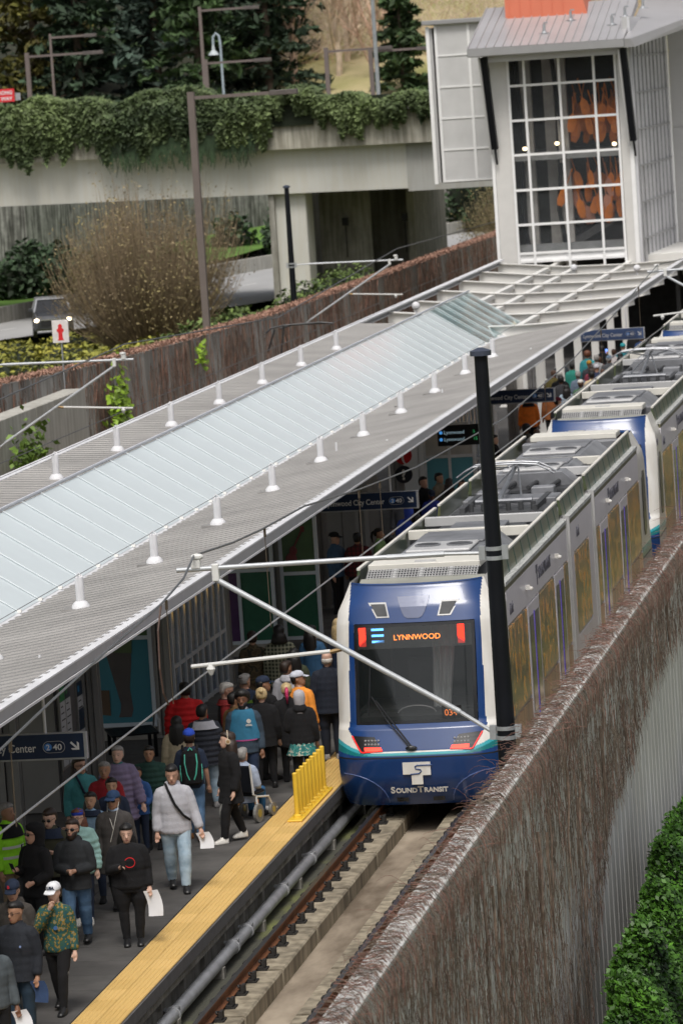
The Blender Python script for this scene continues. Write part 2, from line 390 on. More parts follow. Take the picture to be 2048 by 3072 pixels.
# ---------- leaf clouds ----------
def leaves(P, size, rng, up=.3, aspect=1.6, jitter=.4, normal=None):
    n = len(P); nrm = rng.normal(0, 1, (n, 3)); nrm[:, 2] = np.abs(nrm[:, 2])+up
    if normal is not None: nrm += normal*1.2
    nrm /= np.linalg.norm(nrm, axis=1)[:, None]
    a = np.cross(nrm, rng.normal(0, 1, (n, 3))); a /= np.linalg.norm(a, axis=1)[:, None]+1e-9; b2 = np.cross(nrm, a)
    s = (size*rng.uniform(1-jitter, 1+jitter, n))[:, None]
    v = np.stack([P-a*s*.5*aspect, P-b2*s*.5+nrm*s*.12, P+a*s*.5*aspect, P+b2*s*.5+nrm*s*.12], 1).reshape(-1, 3)
    return v, np.arange(4*n).reshape(n, 4)
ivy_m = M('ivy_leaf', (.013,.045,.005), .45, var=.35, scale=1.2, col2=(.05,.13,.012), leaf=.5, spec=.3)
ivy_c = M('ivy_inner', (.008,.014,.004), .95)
bush = thing('ivy_bush', 'dense glossy green bush growing against the bare wall at lower right', 'bush', (5.2,-9,-3))
# surface of the bush: follows the wall line, fuller towards the camera
def bush_top(y): return np.interp(y, [-30,-19.2,-18.0,-17.2,-15,-12,-9.5,-7.5,-6,-3,4], [-2.8,-2.4,.2,.8,1.0,.95,1.3,1.2,.7,.2,.2])
rng = RNG; n = 90000
y = -22+26*rng.random(n)**1.3; h = bush_top(y)+3+.18*np.sin(y*2.3)+.12*np.sin(y*5.1); u = rng.random(n)
th_ = PI*u; z = -3+h*np.sin(th_)**.55+rng.normal(0, .05, n); x = 5.10+np.sign(np.cos(th_))*np.abs(np.cos(th_))**.8*.44*(1-.2*rng.random(n)**2)+.07*np.sin(y*3+z*4)+rng.normal(0, .03, n)
P = np.stack([x-5.2, y+9, z+3], 1)
v, f = leaves(P, .048, rng, normal=np.array([.9, -.4, .3])); stuff(npmesh('leaf', v, f, ivy_m, bush))
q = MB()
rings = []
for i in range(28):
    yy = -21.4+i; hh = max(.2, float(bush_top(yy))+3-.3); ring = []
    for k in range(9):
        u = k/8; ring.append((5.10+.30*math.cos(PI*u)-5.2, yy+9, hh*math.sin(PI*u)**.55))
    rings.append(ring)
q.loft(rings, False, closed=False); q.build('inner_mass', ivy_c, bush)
# ivy: extra lower apron towards the right
n = 12000; y = rng.uniform(-22, 3, n); x = rng.uniform(5.4, 9, n); z = -2.9+.35*rng.random(n)+.25*np.sin(x*2+y)
v, f = leaves(np.stack([x, y, z], 1), .09, rng); tag(stuff(npmesh('ground_ivy', v, f, ivy_m)), 'low green ivy spreading on the ground right of the bush', 'ivy', kind='stuff')
# ================= light rail trains =================
t_white = M('train_white', (.76,.75,.72), .3, var=.06, coat=.3, scale=1.2, streak=.10)
t_blue = M('train_blue', (.008,.043,.165), .25, 0, var=.08, scale=1.5, coat=.35)
t_teal = M('train_teal', (.05,.36,.42), .25, var=.03, coat=.4)
t_green = M('train_green', (.01,.16,.17), .25, var=.03, coat=.4)
t_silver = M('train_silver', (.66,.64,.69), .38, .05, var=.04, scale=.8, coat=.12)
t_black = M('train_black', (.012,.013,.015), .25, var=.2, coat=.5)
t_seam = M('train_seam', (.01,.01,.012), .6)
t_glass = M('train_window', (.02,.022,.024), .06, .2, var=.1, coat=.6)
def reflectionmat():  # amber reflections on the side windows, painted as a leafy pattern
    m = M('amber_reflection', (.3,.2,.03), .22, var=0, scale=4.2, detail=10, coat=.5)
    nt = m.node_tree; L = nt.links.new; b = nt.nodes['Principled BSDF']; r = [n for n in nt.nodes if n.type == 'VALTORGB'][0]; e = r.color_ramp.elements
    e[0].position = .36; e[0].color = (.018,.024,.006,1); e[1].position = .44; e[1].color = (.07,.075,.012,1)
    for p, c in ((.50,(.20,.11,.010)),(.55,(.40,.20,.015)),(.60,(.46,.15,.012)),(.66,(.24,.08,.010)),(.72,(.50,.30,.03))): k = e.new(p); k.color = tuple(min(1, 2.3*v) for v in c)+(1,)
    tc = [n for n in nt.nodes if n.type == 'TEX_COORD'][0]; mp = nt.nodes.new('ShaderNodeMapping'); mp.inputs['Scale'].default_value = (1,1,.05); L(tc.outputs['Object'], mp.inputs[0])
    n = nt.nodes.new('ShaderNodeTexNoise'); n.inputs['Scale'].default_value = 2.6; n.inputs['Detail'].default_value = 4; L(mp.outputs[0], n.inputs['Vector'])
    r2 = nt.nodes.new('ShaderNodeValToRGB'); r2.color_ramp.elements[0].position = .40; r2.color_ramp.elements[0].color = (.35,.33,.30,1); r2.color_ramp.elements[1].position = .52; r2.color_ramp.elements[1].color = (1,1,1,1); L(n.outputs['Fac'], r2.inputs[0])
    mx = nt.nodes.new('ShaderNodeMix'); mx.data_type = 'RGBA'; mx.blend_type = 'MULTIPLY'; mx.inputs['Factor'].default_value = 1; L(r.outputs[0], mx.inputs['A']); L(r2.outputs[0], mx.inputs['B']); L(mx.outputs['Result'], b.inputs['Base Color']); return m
t_reflect = reflectionmat(); t_reflectb = M('brown_reflection', (.20,.085,.03), .3, var=.5, scale=1.2, col2=(.34,.17,.06), coat=.3, sx=(1,3,.3))  # brown reflection on the skirt panels, painted into their colour
t_rgrey = M('roof_grey', (.20,.205,.22), .5, .2, var=.3, scale=1.3, detail=8)
t_rdark = M('roof_dark', (.06,.062,.066), .6, .2, var=.25, scale=3)
t_rlight = M('roof_light', (.50,.50,.50), .4, .1, var=.08, scale=1.5)
t_cream = M('roof_cream', (.66,.64,.58), .5, var=.06, scale=2)
t_gutter = M('roof_gutter', (.42,.43,.42), .6, var=.25, scale=4, bump=.3, sx=(6,1,1))
t_olive = M('gutter_olive', (.13,.125,.07), .5, var=.2)  # dark olive line between side panel and roof ledge
t_fair = M('fairing_panel', (.06,.10,.06), .3, 0, var=.25, scale=.9, col2=(.09,.095,.04), coat=.2)
t_rib = M('fairing_rib_teal', (.01,.06,.055), .4)
t_lav = M('door_strip', (.10,.06,.42), .4, var=.1, emit=.25)
ws_glass = M('windscreen', (.012,.016,.017), .04, alpha=.60, coat=1, var=.1)
red_on = M('red_lamp', (1,.03,.015), .4, emit=2.2, var=0)
red_hot = M('tail_lamp_bar', (1,.03,.015), .4, emit=3, var=0)
blue_on = M('blue_display', (.12,.42,.95), .4, emit=1.6, var=0)
amber_on = M('amber_display', (1,.25,.05), .4, emit=1.6, var=0)
def wz(z): return float(np.interp(z, [.05,.3,.6,2.7,3.0,3.2,3.4,3.66], [1.26,1.32,1.345,1.345,1.335,1.31,1.22,1.12]))
def yz(z): return float(np.interp(z, [.05,.2,.5,.88,1.0,1.32,1.40,3.02,3.3,3.63], [.32,.2,.06,.0,.05,.20,.28,.60,.72,.95]))
def nose_y(x, z):
    t = min(1, abs(x)/wz(z)); return yz(z)+.10*t**2+.24*t**8
def train_car(lab, number, cab_detail=True):
    T = thing('light_rail_car', lab, 'train', (0,0,0))
    LEN = 28.4; CEN = LEN/2
    def nose(parent, flip):
        f = (lambda p: (p[0], p[1], p[2])) if not flip else (lambda p: (-p[0], LEN-p[1], p[2]))
        def Bd(q, name, mat, sm=False, par=None, bv=0):
            q.v = [f(p) for p in q.v]; return q.build(name, mat, par or parent, smooth=sm, bevel=bv)
        # shell grid
        zs = [.05,.12,.2,.3,.4,.5,.6,.7,.8,.868,.892]+list(np.arange(.91,1.34,.012))+[1.36,1.40]+list(np.linspace(1.45,3.0,16))+[3.03]+list(np.linspace(3.08,3.66,14))
        ts = np.sin(np.linspace(-PI/2, PI/2, 141))
        q = MB(); nx = len(ts)
        ringsxz = []
        for z in zs:
            w = wz(z); row = []
            for tt in ts:
                x = w*tt
                row.append((x, nose_y(x, z), z-.04*(abs(x)/1.1 < .9)*max(0, z-3.55)*4*(1-(abs(x)/1.0)**2) if z > 3.55 else z))
            q.v += row
        def region(x, z):
            a = abs(x)
            if z < .868: return 0
            if z < .892: return 4
            zb = .955+.21*max(0, (a-.70)/.63)**1.5
            tb = .032+.035*max(0, (a-.6)/.7); gb = .012+.10*max(0, (a-.8)/.53)
            if z < zb-tb-gb: return 0
            if z < zb-tb: return 3
            if z < zb: return 2
            if z < .985+.0*a and a < .95: return 1
            xb = np.interp(z, [.98,1.32,1.5,3.05,3.4,3.66], [.90,1.15,1.13,1.10,1.09,1.10])
            if a > xb: return 1
            if 1.40 < z < 3.02 and a < 1.01: return -1
            return 0
        for i in range(len(zs)-1):
            zc = (zs[i]+zs[i+1])/2
            for j in range(nx-1):
                xc = wz(zc)*(ts[j]+ts[j+1])/2; r_ = region(xc, zc)
                if r_ < 0: continue
                q.f.append((i*nx+j, i*nx+j+1, (i+1)*nx+j+1, (i+1)*nx+j)); q.mi.append(r_)
        sh = Bd(q, 'nose_shell', [t_blue, t_white, t_teal, t_green, t_seam], True)
        # side cheeks joining nose to the body
        for s in (-1, 1):
            q = MB(); rows = []
            for z in zs:
                w = wz(z); y0 = nose_y(w, z); rows.append([(s*w, y0, z), (s*(w*.5+.5*min(w, 1.325)), (y0+2.35)/2, z), (s*min(w, 1.325) if z < 3.3 else s*w, 2.35, z)])
            q.loft(rows, False, closed=False)
            q.mi = []
            for i in range(len(zs)-1):
                zc = (zs[i]+zs[i+1])/2
                mi = 0 if zc < .868 else 4 if zc < .892 else 3 if zc < 1.0 else 2 if zc < 1.12 else 1
                q.mi += [mi, mi]
            Bd(q, 'cab_side', [t_blue, t_white, t_teal, t_green, t_seam], True)
            q = MB(); pts = []
            for k in range(16):
                a = 2*PI*k/16; pts.append((1.50+.30*max(-1, min(1, 1.3*math.cos(a))), 2.05+.72*max(-1, min(1, 1.15*math.sin(a)))))
            q.prism(pts, lambda u, w_: (s*1.30, u, w_), lambda u, w_: (s*1.352, u, w_)); Bd(q, 'cab_side_window', t_black)
        # windscreen
        q = MB(); rows = []
        for i in range(9):
            z = 1.41+(3.01-1.41)*i/8; hw = 1.0 if 0 < i < 8 else .95
            rows.append([(hw*(-1+2*j/16), nose_y(hw*(-1+2*j/16), z)-.004, z) for j in range(17)])
        q.loft(rows, False, closed=False); wsr = Bd(q, 'windscreen', ws_glass, True)
        fr = MB()   # black border of the glass
        def strip(pts, w_):
            for a, b in zip(pts[:-1], pts[1:]): fr.beam(a, b, .03, w_, (0,-1,.2))
        for z, hz in ((1.425, .05), (2.995, .05)):
            fr.loft([[(x, nose_y(x, zz)-.008, zz) for x in np.linspace(-1.0, 1.0, 13)] for zz in (z-hz/2, z+hz/2)], False, closed=False)
        for s in (-1, 1):
            fr.loft([[(s*xx, nose_y(s*xx, zz)-.008, zz) for xx in (.945, 1.0)] for zz in np.linspace(1.42, 3.0, 9)], False, closed=False)
        Bd(fr, 'windscreen_border', t_black, True)
        fr = MB()
        fr.loft([[(x, nose_y(x, zz)-.009, zz) for x in np.linspace(-.95, .95, 13)] for zz in (2.62, 2.97)], False, closed=False)
        Bd(fr, 'display_band', M('display_band_glass', (.05,.055,.055), .1, alpha=.6, coat=.8), True, wsr)
        # cab interior
        q = MB(); q.box(-1.05,1.05,.95,2.2,.9,1.55); q.prism([(-1.0,.45),(1.0,.45),(1.0,1.0),(-1.0,1.0)], lambda u,w: (u,w,1.2), lambda u,w: (u*.97,w,1.50)); Bd(q, 'driver_desk', M('cab_grey', (.10,.105,.105), .6, var=.15))
        q = MB(); q.box(-1.15,1.15,2.25,2.3,.9,3.3); Bd(q, 'cab_bulkhead', M('cab_bulkhead', (.035,.04,.042), .5, var=.3, scale=1.2))
        q = MB(); q.box(-.55,-.50,1.4,1.45,1.2,3.1); q.box(-.30,.28,1.6,1.75,1.4,2.3); Bd(q, 'driver_seat', MATS['cab_grey'], bv=.02)
        q = MB(); q.tube([(.32*math.cos(a)-.05, .72, 1.5+.13*math.sin(a)) for a in np.linspace(.1, PI-.1, 10)], .012, 6); Bd(q, 'desk_hoop', t_rlight)
        cur = MB(); rows = []  # white windscreen reflections, modelled as a pale folded sheet inside the glass
        for zz in np.linspace(1.5, 2.95, 8):
            wv = .30+.10*(zz-1.5)/1.45; c0 = .20
            rows.append([(c0+wv*u+.02*math.sin(zz*3), 1.05+.045*math.sin(u*24+zz)+.03*math.sin(u*11), zz) for u in np.linspace(0, 1, 22)])
        cur.loft(rows, False, closed=False); Bd(cur, 'reflection_sheet', M('pale_reflection', (.75,.78,.78), .8, var=.04), True)
        # displays
        for x in (-.86, .78):
            q = MB(); y = nose_y(x, 2.8)-.02; q.box(x-.055,x+.055,y,y+.02,2.66,2.97); Bd(q, 'marker_lamp', red_on)
        q = MB()
        for k in range(3):
            y = nose_y(-.6, 2.8)-.02; q.box(-.70,-.50,y,y+.02,2.72+k*.10,2.755+k*.10)
        Bd(q, 'line_symbol', blue_on)
        yl = nose_y(.05, 2.82)-.022
        if not flip:
            text('LYNNWOOD', .125, amber_on, parent, (-.34, yl, 2.755), (R(84),0,0), 'destination_text', depth=.002, fit=.78)
            q = MB(); q.box(.42,.74,.34,.38,1.46,1.66); nb = Bd(q, 'number_box', t_black)
            text('034', .15, amber_on, nb, (.46, .335, 1.50), FRONT, 'run_number', sx=.95)
        # lamps
        for s in (-1, 1):
            g2 = MB(); P2 = [(.56,1.0),(.92,.985),(1.08,1.24),(.70,1.215)]
            def at(u, w, o=0): return (s*u, nose_y(u, w)-o, w)
            g2.loft([[at(P2[0][0]*(1-a)*(1-b_)+P2[1][0]*a*(1-b_)+P2[2][0]*a*b_+P2[3][0]*(1-a)*b_, P2[0][1]*(1-a)*(1-b_)+P2[1][1]*a*(1-b_)+P2[2][1]*a*b_+P2[3][1]*(1-a)*b_, .016) for a in np.linspace(0,1,12)] for b_ in np.linspace(0,1,5)], False, closed=False); ho = Bd(g2, 'lamp_housing', t_black)
            g2 = MB(); g2.loft([[at(u, w, .024) for u, w in zip(np.linspace(.56+.0*k, .86, 6), np.linspace(.995, .995, 6))] for k in (0,)]+[[at(u, 1.055, .024) for u in np.linspace(.59, .87, 6)]], False, closed=False); Bd(g2, 'tail_bar', red_hot, par=ho)
            g2 = MB(); g2.tube([at(.87,.98,.018), at(.925,.985,.018), at(1.08,1.235,.018)], .012, 5); g2.tube([at(.56,1.0,.018), at(.90,.975,.018)], .009, 5); Bd(g2, 'red_outline', M('red_trim', (.7,.02,.02), .4, emit=.6, var=0), par=ho)
            g2 = MB()
            for a in range(5):
                for b_ in range(2):
                    c = at(.63+.055*a, 1.10+.06*b_, .018); g2.ell(c, (.02,.008,.018), 8, 4)
            Bd(g2, 'lamp_lens', M('lamp_lens', (.35,.35,.36), .15, coat=1), par=ho)
        # wiper
        q = MB(); 
        for o in (0, .07):
            q.tube([(-.06-o*.6,nose_y(0,1.06)-.05,1.04), (-.42-o,nose_y(.4,1.5)-.07,1.48), (-.66-o,nose_y(.6,1.75)-.06,1.80+o)], .012, 6)
        q.tube([(-.80,nose_y(.8,1.6)-.03,1.55),(-.76,nose_y(.8,2.0)-.03,2.0),(-.74,nose_y(.8,2.5)-.03,2.5)], .014, 6); q.ell((-.08,nose_y(0,1.03)-.03,1.03), (.10,.04,.045))
        Bd(q, 'wiper', t_black)
        # upper mask vents
        for s in (-1, 1):
            q = MB(); P2 = [(.40,3.12),(.62,3.12),(.76,3.36),(.46,3.36)]
            def at2(u, w, o): return (s*u, nose_y(u, w)-o, w)
            q.prism(P2 if s > 0 else P2[::-1], lambda u, w: at2(u, w, -.01), lambda u, w: at2(u, w, .012)); vv = Bd(q, 'mask_vent', t_rlight)
            q = MB(); P3 = [(.43,3.145),(.605,3.145),(.715,3.335),(.475,3.335)]
            q.prism(P3 if s > 0 else P3[::-1], lambda u, w: at2(u, w, 0), lambda u, w: at2(u, w, .018)); Bd(q, 'vent_grille', t_rdark, par=vv)
        q = MB(); P2 = [(-.12,3.11),(.12,3.11),(.19,3.18),(.27,3.45),(-.27,3.45),(-.19,3.18)]
        q.loft([[(hw*u, nose_y(hw*u, w)-.012, w) for u in np.linspace(-1,1,9)] for hw, w in ((.10,3.10),(.15,3.13),(.19,3.20),(.22,3.28),(.25,3.36),(.27,3.44))], False, closed=False); Bd(q, 'mask_hatch', M('hatch_sky_reflection', (.10,.12,.20), .35, .1, coat=.3, var=.08), bv=.006)  # grey sky reflection on the mask is put into the hatch colour
        # skirt details
        q = MB()
        for s in (-1, 1):
            pts = []
            for a in np.linspace(0, PI/2, 9):
                u, w = 1.28-.72*math.sin(a)**1.0, .12+.50*math.cos(a)
                u = 1.28-.74*(1-math.cos(PI/2-a)) if False else 1.25-.72*math.sin(a); w = .10+.52*math.cos(a)
                pts.append((s*u, nose_y(u, w)-.003, w))
            q.tube(pts, .008, 5)
        Bd(q, 'skirt_seam', M('skirt_edge_line', (.10,.16,.38), .3, var=0))
        for s in (-1, 1):
            q = MB(); q.box(s*.30-.095,s*.30+.095,nose_y(.3,.15)-.03,nose_y(.3,.2)+.05,.12,.235); q.box(s*.30-.05,s*.30+.05,nose_y(.3,.15)-.045,nose_y(.3,.2),.15,.165); Bd(q, 'coupler_socket', t_black)
        # emblem and name
        ye = nose_y(0, .5)-.055
        q = MB(); q.prism([(-.24,.52),(-.10,.52),(-.10,.35),(.085,.35),(.085,.50),(.22,.50),(.22,.72),(-.24,.72)], lambda u, w: (u, ye, w+.08), lambda u, w: (u, ye+.02, w+.08)); em = Bd(q, 'emblem', t_white)
        q = MB(); q.tube([(.25,ye-.004,.745),(.0,ye-.004,.745),(-.035,ye-.004,.725),(-.03,ye-.004,.69),(.05,ye-.004,.675),(.065,ye-.004,.645),(.03,ye-.004,.61),(-.12,ye-.004,.60)], .012, 4); Bd(q, 'emblem_line', t_blue, par=em)
        if not flip:
            x = -.47
            for ch, sz in (('S', .155), ('OUND', .115), ('T', .155), ('RANSIT', .115)):
                o = text(ch, sz, t_white, parent, (x, nose_y(.25, .285)-.06, .285), (R(108),0,0), 'name_lettering', sx=1.02, bold=.004)
                x += max(v.co.x for v in o.data.vertices)*1.02+.008
        # shroud lip and front roof grille
        lip = MB(); rows = []
        for x in np.linspace(-1.1, 1.1, 21):
            dz = -.03*(1-(x/1.1)**2); y = nose_y(x, 3.62)+.0
            rows.append([(x, y-.01, 3.645+dz), (x, y+.05, 3.66+dz), (x, y+.07, 3.60+dz)])
        lip.loft(rows, False); Bd(lip, 'shroud_lip', t_blue, True)
        q = MB(); rows = []
        for x in np.linspace(-1.05, 1.05, 15):
            y = nose_y(x, 3.6)+.06; rows.append([(x, y, 3.46), (x, 2.0, 3.61)])
        q.loft(rows, False, closed=False); Bd(q, 'shroud_floor', M('shroud_inner', (.30,.30,.26), .5, var=.15, scale=1.5))
        gr = MB(); gr.hexa([(-.98,1.98,3.60),(.92,1.98,3.60),(.92,2.03,3.60),(-.98,2.03,3.60),(-.98,2.30,3.72),(.92,2.30,3.72),(.92,2.33,3.70),(-.98,2.33,3.70)]); gg = Bd(gr, 'roof_grille', t_rdark)
        gr = MB()
        for i in range(38):
            x = -.95+i*.05
            hw_ = .03 if i in (9, 18, 28) else .008; gr.hexa([(x-hw_,1.97,3.605),(x+hw_,1.97,3.605),(x+hw_,1.99,3.605),(x-hw_,1.99,3.605),(x-hw_,2.29,3.73),(x+hw_,2.29,3.73),(x+hw_,2.31,3.73),(x-hw_,2.31,3.73)])
        for i in range(4):
            a = i/4; gr.box(-.96,.92,1.975+.3*a,1.99+.3*a,3.615+.12*a,3.625+.12*a)
        Bd(gr, 'grille_bar', t_rlight, par=gg)
        q = MB(); q.box(-.98,.92,2.36,3.25,3.68,3.80); Bd(q, 'roof_plate', t_cream, bv=.01)
        q = MB(); q.box(-.20,.15,2.45,2.57,3.80,3.825); Bd(q, 'plate_badge', t_rlight)
    nose(T, False); nose(T, True)
    # body sections
    def section(y0, y1, wins, doors, name):
        ro = MB(); ro.box(-1.2,1.2,y0,y1,3.30,3.40); sec = ro.build('roof_deck', t_rgrey, T)
        for s in (-1, 1):
            q = MB(); q.box(min(s*1.27,s*1.325), max(s*1.27,s*1.325), y0, y1, 2.66, 3.24); q.build('side_panel', t_silver, T)
            q = MB(); q.box(min(s*1.27,s*1.326), max(s*1.27,s*1.326), y0, y1, .30, 1.02); q.build('skirt_panel', t_reflectb if y0 < 5 or y0 > 14 else t_silver, T)
            # continuous glazing band and pillars
            q = MB(); q.box(min(s*1.27,s*1.31), max(s*1.27,s*1.31), y0, y1, 1.02, 2.66); q.build('side_band', t_black, T)
            for a, b_ in wins:
                q = MB(); q.box(min(s*1.31,s*1.330), max(s*1.31,s*1.330), a, b_, 1.10, 2.60); q.build('window', t_reflect, T)
            pts = sorted([(y0,y0)]+list(wins)+list(doors)+[(y1,y1)])
            for (a0, a1), (b0, b1) in zip(pts[:-1], pts[1:]):
                if b0-a1 > .02: q = MB(); q.box(min(s*1.31,s*1.327), max(s*1.31,s*1.327), a1+.003, b0-.003, 1.02, 2.655); q.build('pillar', t_silver, T)
            for a, b_ in doors:
                q = MB(); q.box(min(s*1.30,s*1.335), max(s*1.30,s*1.335), a, b_, .36, 2.62); d = q.build('door', t_silver, T)
                mid = (a+b_)/2
                for c0, c1 in ((a+.16, mid-.12), (mid+.12, b_-.16)):
                    q = MB(); q.box(min(s*1.336,s*1.342), max(s*1.336,s*1.342), c0, c1, .75, 2.42); q.build('door_window', t_glass, d)
                q = MB(); q.box(min(s*1.336,s*1.345), max(s*1.336,s*1.345), mid-.03, mid+.03, .40, 2.45); q.build('door_edge_strip', t_lav, d)
            # gutter, ledge, fairing
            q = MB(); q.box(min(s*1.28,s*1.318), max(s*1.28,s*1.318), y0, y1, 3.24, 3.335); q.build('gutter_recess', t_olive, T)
            q = MB(); q.box(min(s*1.20,s*1.335), max(s*1.20,s*1.335), y0, y1, 3.335, 3.40); q.build('roof_ledge', t_gutter, T)
            q = MB(); q.loft([[(s*1.215,y,3.40),(s*1.16,y,3.72),(s*1.12,y,3.72),(s*1.14,y,3.40)] for y in (y0, y1)]); fa = q.build('roof_fairing', t_fair, T)
            q = MB(); q.box(min(s*1.115,s*1.175), max(s*1.115,s*1.175), y0, y1, 3.72, 3.755); q.build('fairing_rail', t_cream, fa)
            y = y0+.5
            while y < y1-.3:
                q = MB(); q.loft([[(s*1.222,y,3.40),(s*1.222,y+.04,3.40),(s*1.20,y+.06,3.40),(s*1.20,y-.02,3.40)], [(s*1.168,y+.02,3.71),(s*1.168,y+.05,3.71),(s*1.15,y+.06,3.71),(s*1.15,y,3.71)]]); y += 1.02
                q.build('fairing_rib', t_rib, fa)
    gap = 4.05
    A1, C0, C1, B0 = 11.68, 12.18, LEN-12.18, LEN-11.68
    winsA = [(2.40,5.02),(6.83,9.22),(10.87,11.60)]; doorsA = [(5.10,6.75),(9.30,10.80)]
    section(2.35, A1, winsA, doorsA, 'A')
    section(C0, C1, [(12.75,15.35)], [], 'C')
    section(B0, LEN-2.35, sorted([(LEN-b, LEN-a) for a, b in winsA]), sorted([(LEN-b, LEN-a) for a, b in doorsA]), 'B')
    for y in (A1, C1):
        q = MB()
        for k in range(5): q.box(-1.22+.0, 1.22, y+.02+k*.096, y+.085+k*.096, .4, 3.45)
        q.box(-1.17,1.17,y,y+.5,.4,3.40); q.build('gangway', t_black, T)
        for s in (-1, 1):
            for yy in (y-.02, y+.46):
                q = MB(); q.box(min(s*1.20,s*1.338), max(s*1.20,s*1.338), yy, yy+.06, .4, 3.42); q.build('gangway_frame', t_rlight, T)
    # roof equipment
    def hvac(y0, y1, flip=False):
        q = MB(); q.loft([[(-1.02,y,3.40),(1.02,y,3.40),(.62,y,3.74),(-.72,y,3.74)] for y in (y0, y1)]); h = q.build('air_conditioner', t_rgrey, T, bevel=.01)
        q = MB(); q.box(-.62,.50,y0+.25,y0+1.5,3.742,3.80); q.build('unit_cover', t_rlight, h, bevel=.02); q = MB(); q.box(-.66,.56,y0+1.65,y1-.1,3.742,3.775); q.build('unit_cover', t_rgrey, h, bevel=.02)
        n = 1
        for k in range(n):
            yc = y0+.9
            for xc in (-.32, .24):
                q = MB(); q.tube([(xc,yc,3.80),(xc,yc,3.825)], .23, 16); fn = q.build('fan_ring', t_rgrey, h)
                q = MB(); q.tube([(xc,yc,3.826),(xc,yc,3.83)], .19, 12); q.build('fan', t_rdark, fn)
    def crossbeam(y, m=None):
        q = MB(); q.box(-1.10,1.10,y,y+.16,3.58,3.75); q.build('roof_crossbeam', m or t_cream, T, bevel=.01)
        q = MB(); q.box(-1.10,1.10,y+.17,y+.22,3.40,3.72); q.build('roof_bulkhead', t_rgrey, T)
    for fl in (0, 1):
        Y = (lambda y: y) if not fl else (lambda y: LEN-y)
        a, b_ = sorted((Y(3.3), Y(3.75))); q = MB(); q.box(-1.05,1.05,a,b_,3.40,3.68); q.build('roof_box', t_rgrey, T, bevel=.015)
        a, b_ = sorted((Y(4.0), Y(7.4))); hvac(a, b_)
        a = Y(7.8)-(.16 if fl else 0); crossbeam(a)
        a, b_ = sorted((Y(8.1), Y(9.6))); q = MB(); q.box(-.75,.85,a,b_,3.40,3.62); bb = q.build('equipment_case', t_rdark, T, bevel=.02)
        q = MB(); q.box(-.45,.55,a+.2,b_-.2,3.621,3.70); q.build('case_lid', t_rgrey, bb, bevel=.015)
        a = Y(9.9)-(.16 if fl else 0); crossbeam(a, t_rlight)
        a, b_ = sorted((Y(10.2), Y(11.5))); q = MB()
        for k in range(4): q.tube([(-.9+.45*k,a,3.52),(-.9+.45*k+.1,(a+b_)/2,3.56),(-.9+.45*k,b_,3.50)], .045, 8)
        q.box(-1.0,.9,a,b_,3.40,3.47); q.build('cable_run', t_rdark, T)
    hvac(17.6, 20.4)
    # pantograph over the middle section
    pn = MB(); pn.box(-.95,.85,12.4,13.6,3.42,3.52); pn.box(-.8,-.7,12.5,15.2,3.52,3.62); pn.box(.6,.7,12.5,15.2,3.52,3.62)
    for k in range(6): pn.tube([(-.6+.24*k,12.7,3.52),(-.6+.24*k,12.7,3.68)], .05, 8)
    pg = pn.build('pantograph_base', t_rdark, T)
    q = MB(); q.tube([(-.55,13.0,3.68),(.55,13.0,3.68)], .05, 8); q.tube([(-.1,13.0,3.68),(-.15,16.4,4.02)], [.055,.035], 8); q.tube([(-.45,13.0,3.68),(-.2,16.3,3.98)], .02, 6); q.tube([(.35,13.0,3.68),(-.1,16.3,3.98)], .02, 6)
    q.tube([(-.15,16.4,4.02),(.1,14.3,4.22),(.2,13.6,4.30)], [.035,.03,.028], 8); q.tube([(-.3,16.3,4.0),(-.6,13.7,4.28)], .018, 6); q.tube([(.05,16.3,4.0),(.6,13.7,4.28)], .018, 6); q.build('pantograph_arm', M('pantograph_metal', (.26,.27,.29), .4, .6), pg)
    q = MB()
    for yy in (13.45, 13.85): q.tube([(-.95,yy,4.12),(-.8,yy,4.22),(-.62,yy,4.31),(-.3,yy,4.34),(.3,yy,4.34),(.62,yy,4.31),(.8,yy,4.22),(.95,yy,4.12)], .02, 6)
    for x in (-.62,.62): q.tube([(x,13.45,4.31),(x,13.85,4.31)], .015, 6)
    q.build('pantograph_head', MATS['pantograph_metal'], pg)
    q = MB(); q.box(-.95,.9,14.0,14.9,3.42,3.6); q.box(.3,.75,14.9,15.3,3.42,3.72); q.box(-.8,-.2,15.0,15.6,3.42,3.64); q.build('roof_equipment', t_rgrey, T, bevel=.02)
    # side lettering and small side lamps
    sm_grey = M('side_letter_grey', (.09,.09,.12), .5, var=0)
    for y in (6.6, LEN-9.0):
        text('SOUNDTRANSIT', .30, sm_grey, T, (1.33, y+.35, 2.88), (R(90),0,R(90)), 'side_lettering', bold=.004, sx=.85)
        q = MB(); q.box(1.326,1.332,y,y+.26,3.02,3.16); q.box(1.326,1.332,y+.10,y+.2,2.80,3.02); q.build('side_emblem', sm_grey, T)
    text('Link', .28, sm_grey, T, (1.33, 13.3, 2.88), (R(90),0,R(90)), 'side_lettering', bold=.004)
    text('Link', .28, sm_grey, T, (1.33, 2.75, 2.80), (R(90),0,R(90)), 'side_lettering', bold=.004)
    text(number, .20, sm_grey, T, (1.335, 1.05, 2.95), (R(90),0,R(90)), 'car_number', bold=.004)
    for y in (5.1, 9.6, LEN-9.4, LEN-5.2):
        q = MB(); q.box(1.325,1.40,y-.03,y+.05,2.92,3.0); q.ell((1.41,y,2.94), (.045,.045,.04), 8, 5); q.build('side_camera', t_white, T)
    # running gear
    for y in (2.9, 14.2, LEN-2.9):
        q = MB(); q.box(-1.0,1.0,y-1.1,y+1.1,.25,.5)
        for s in (-1, 1):
            for yy in (y-.9, y+.9): q.tube([(s*.68,yy,.33),(s*.80,yy,.33)], .33, 16)
        q.build('bogie', t_seam, T)
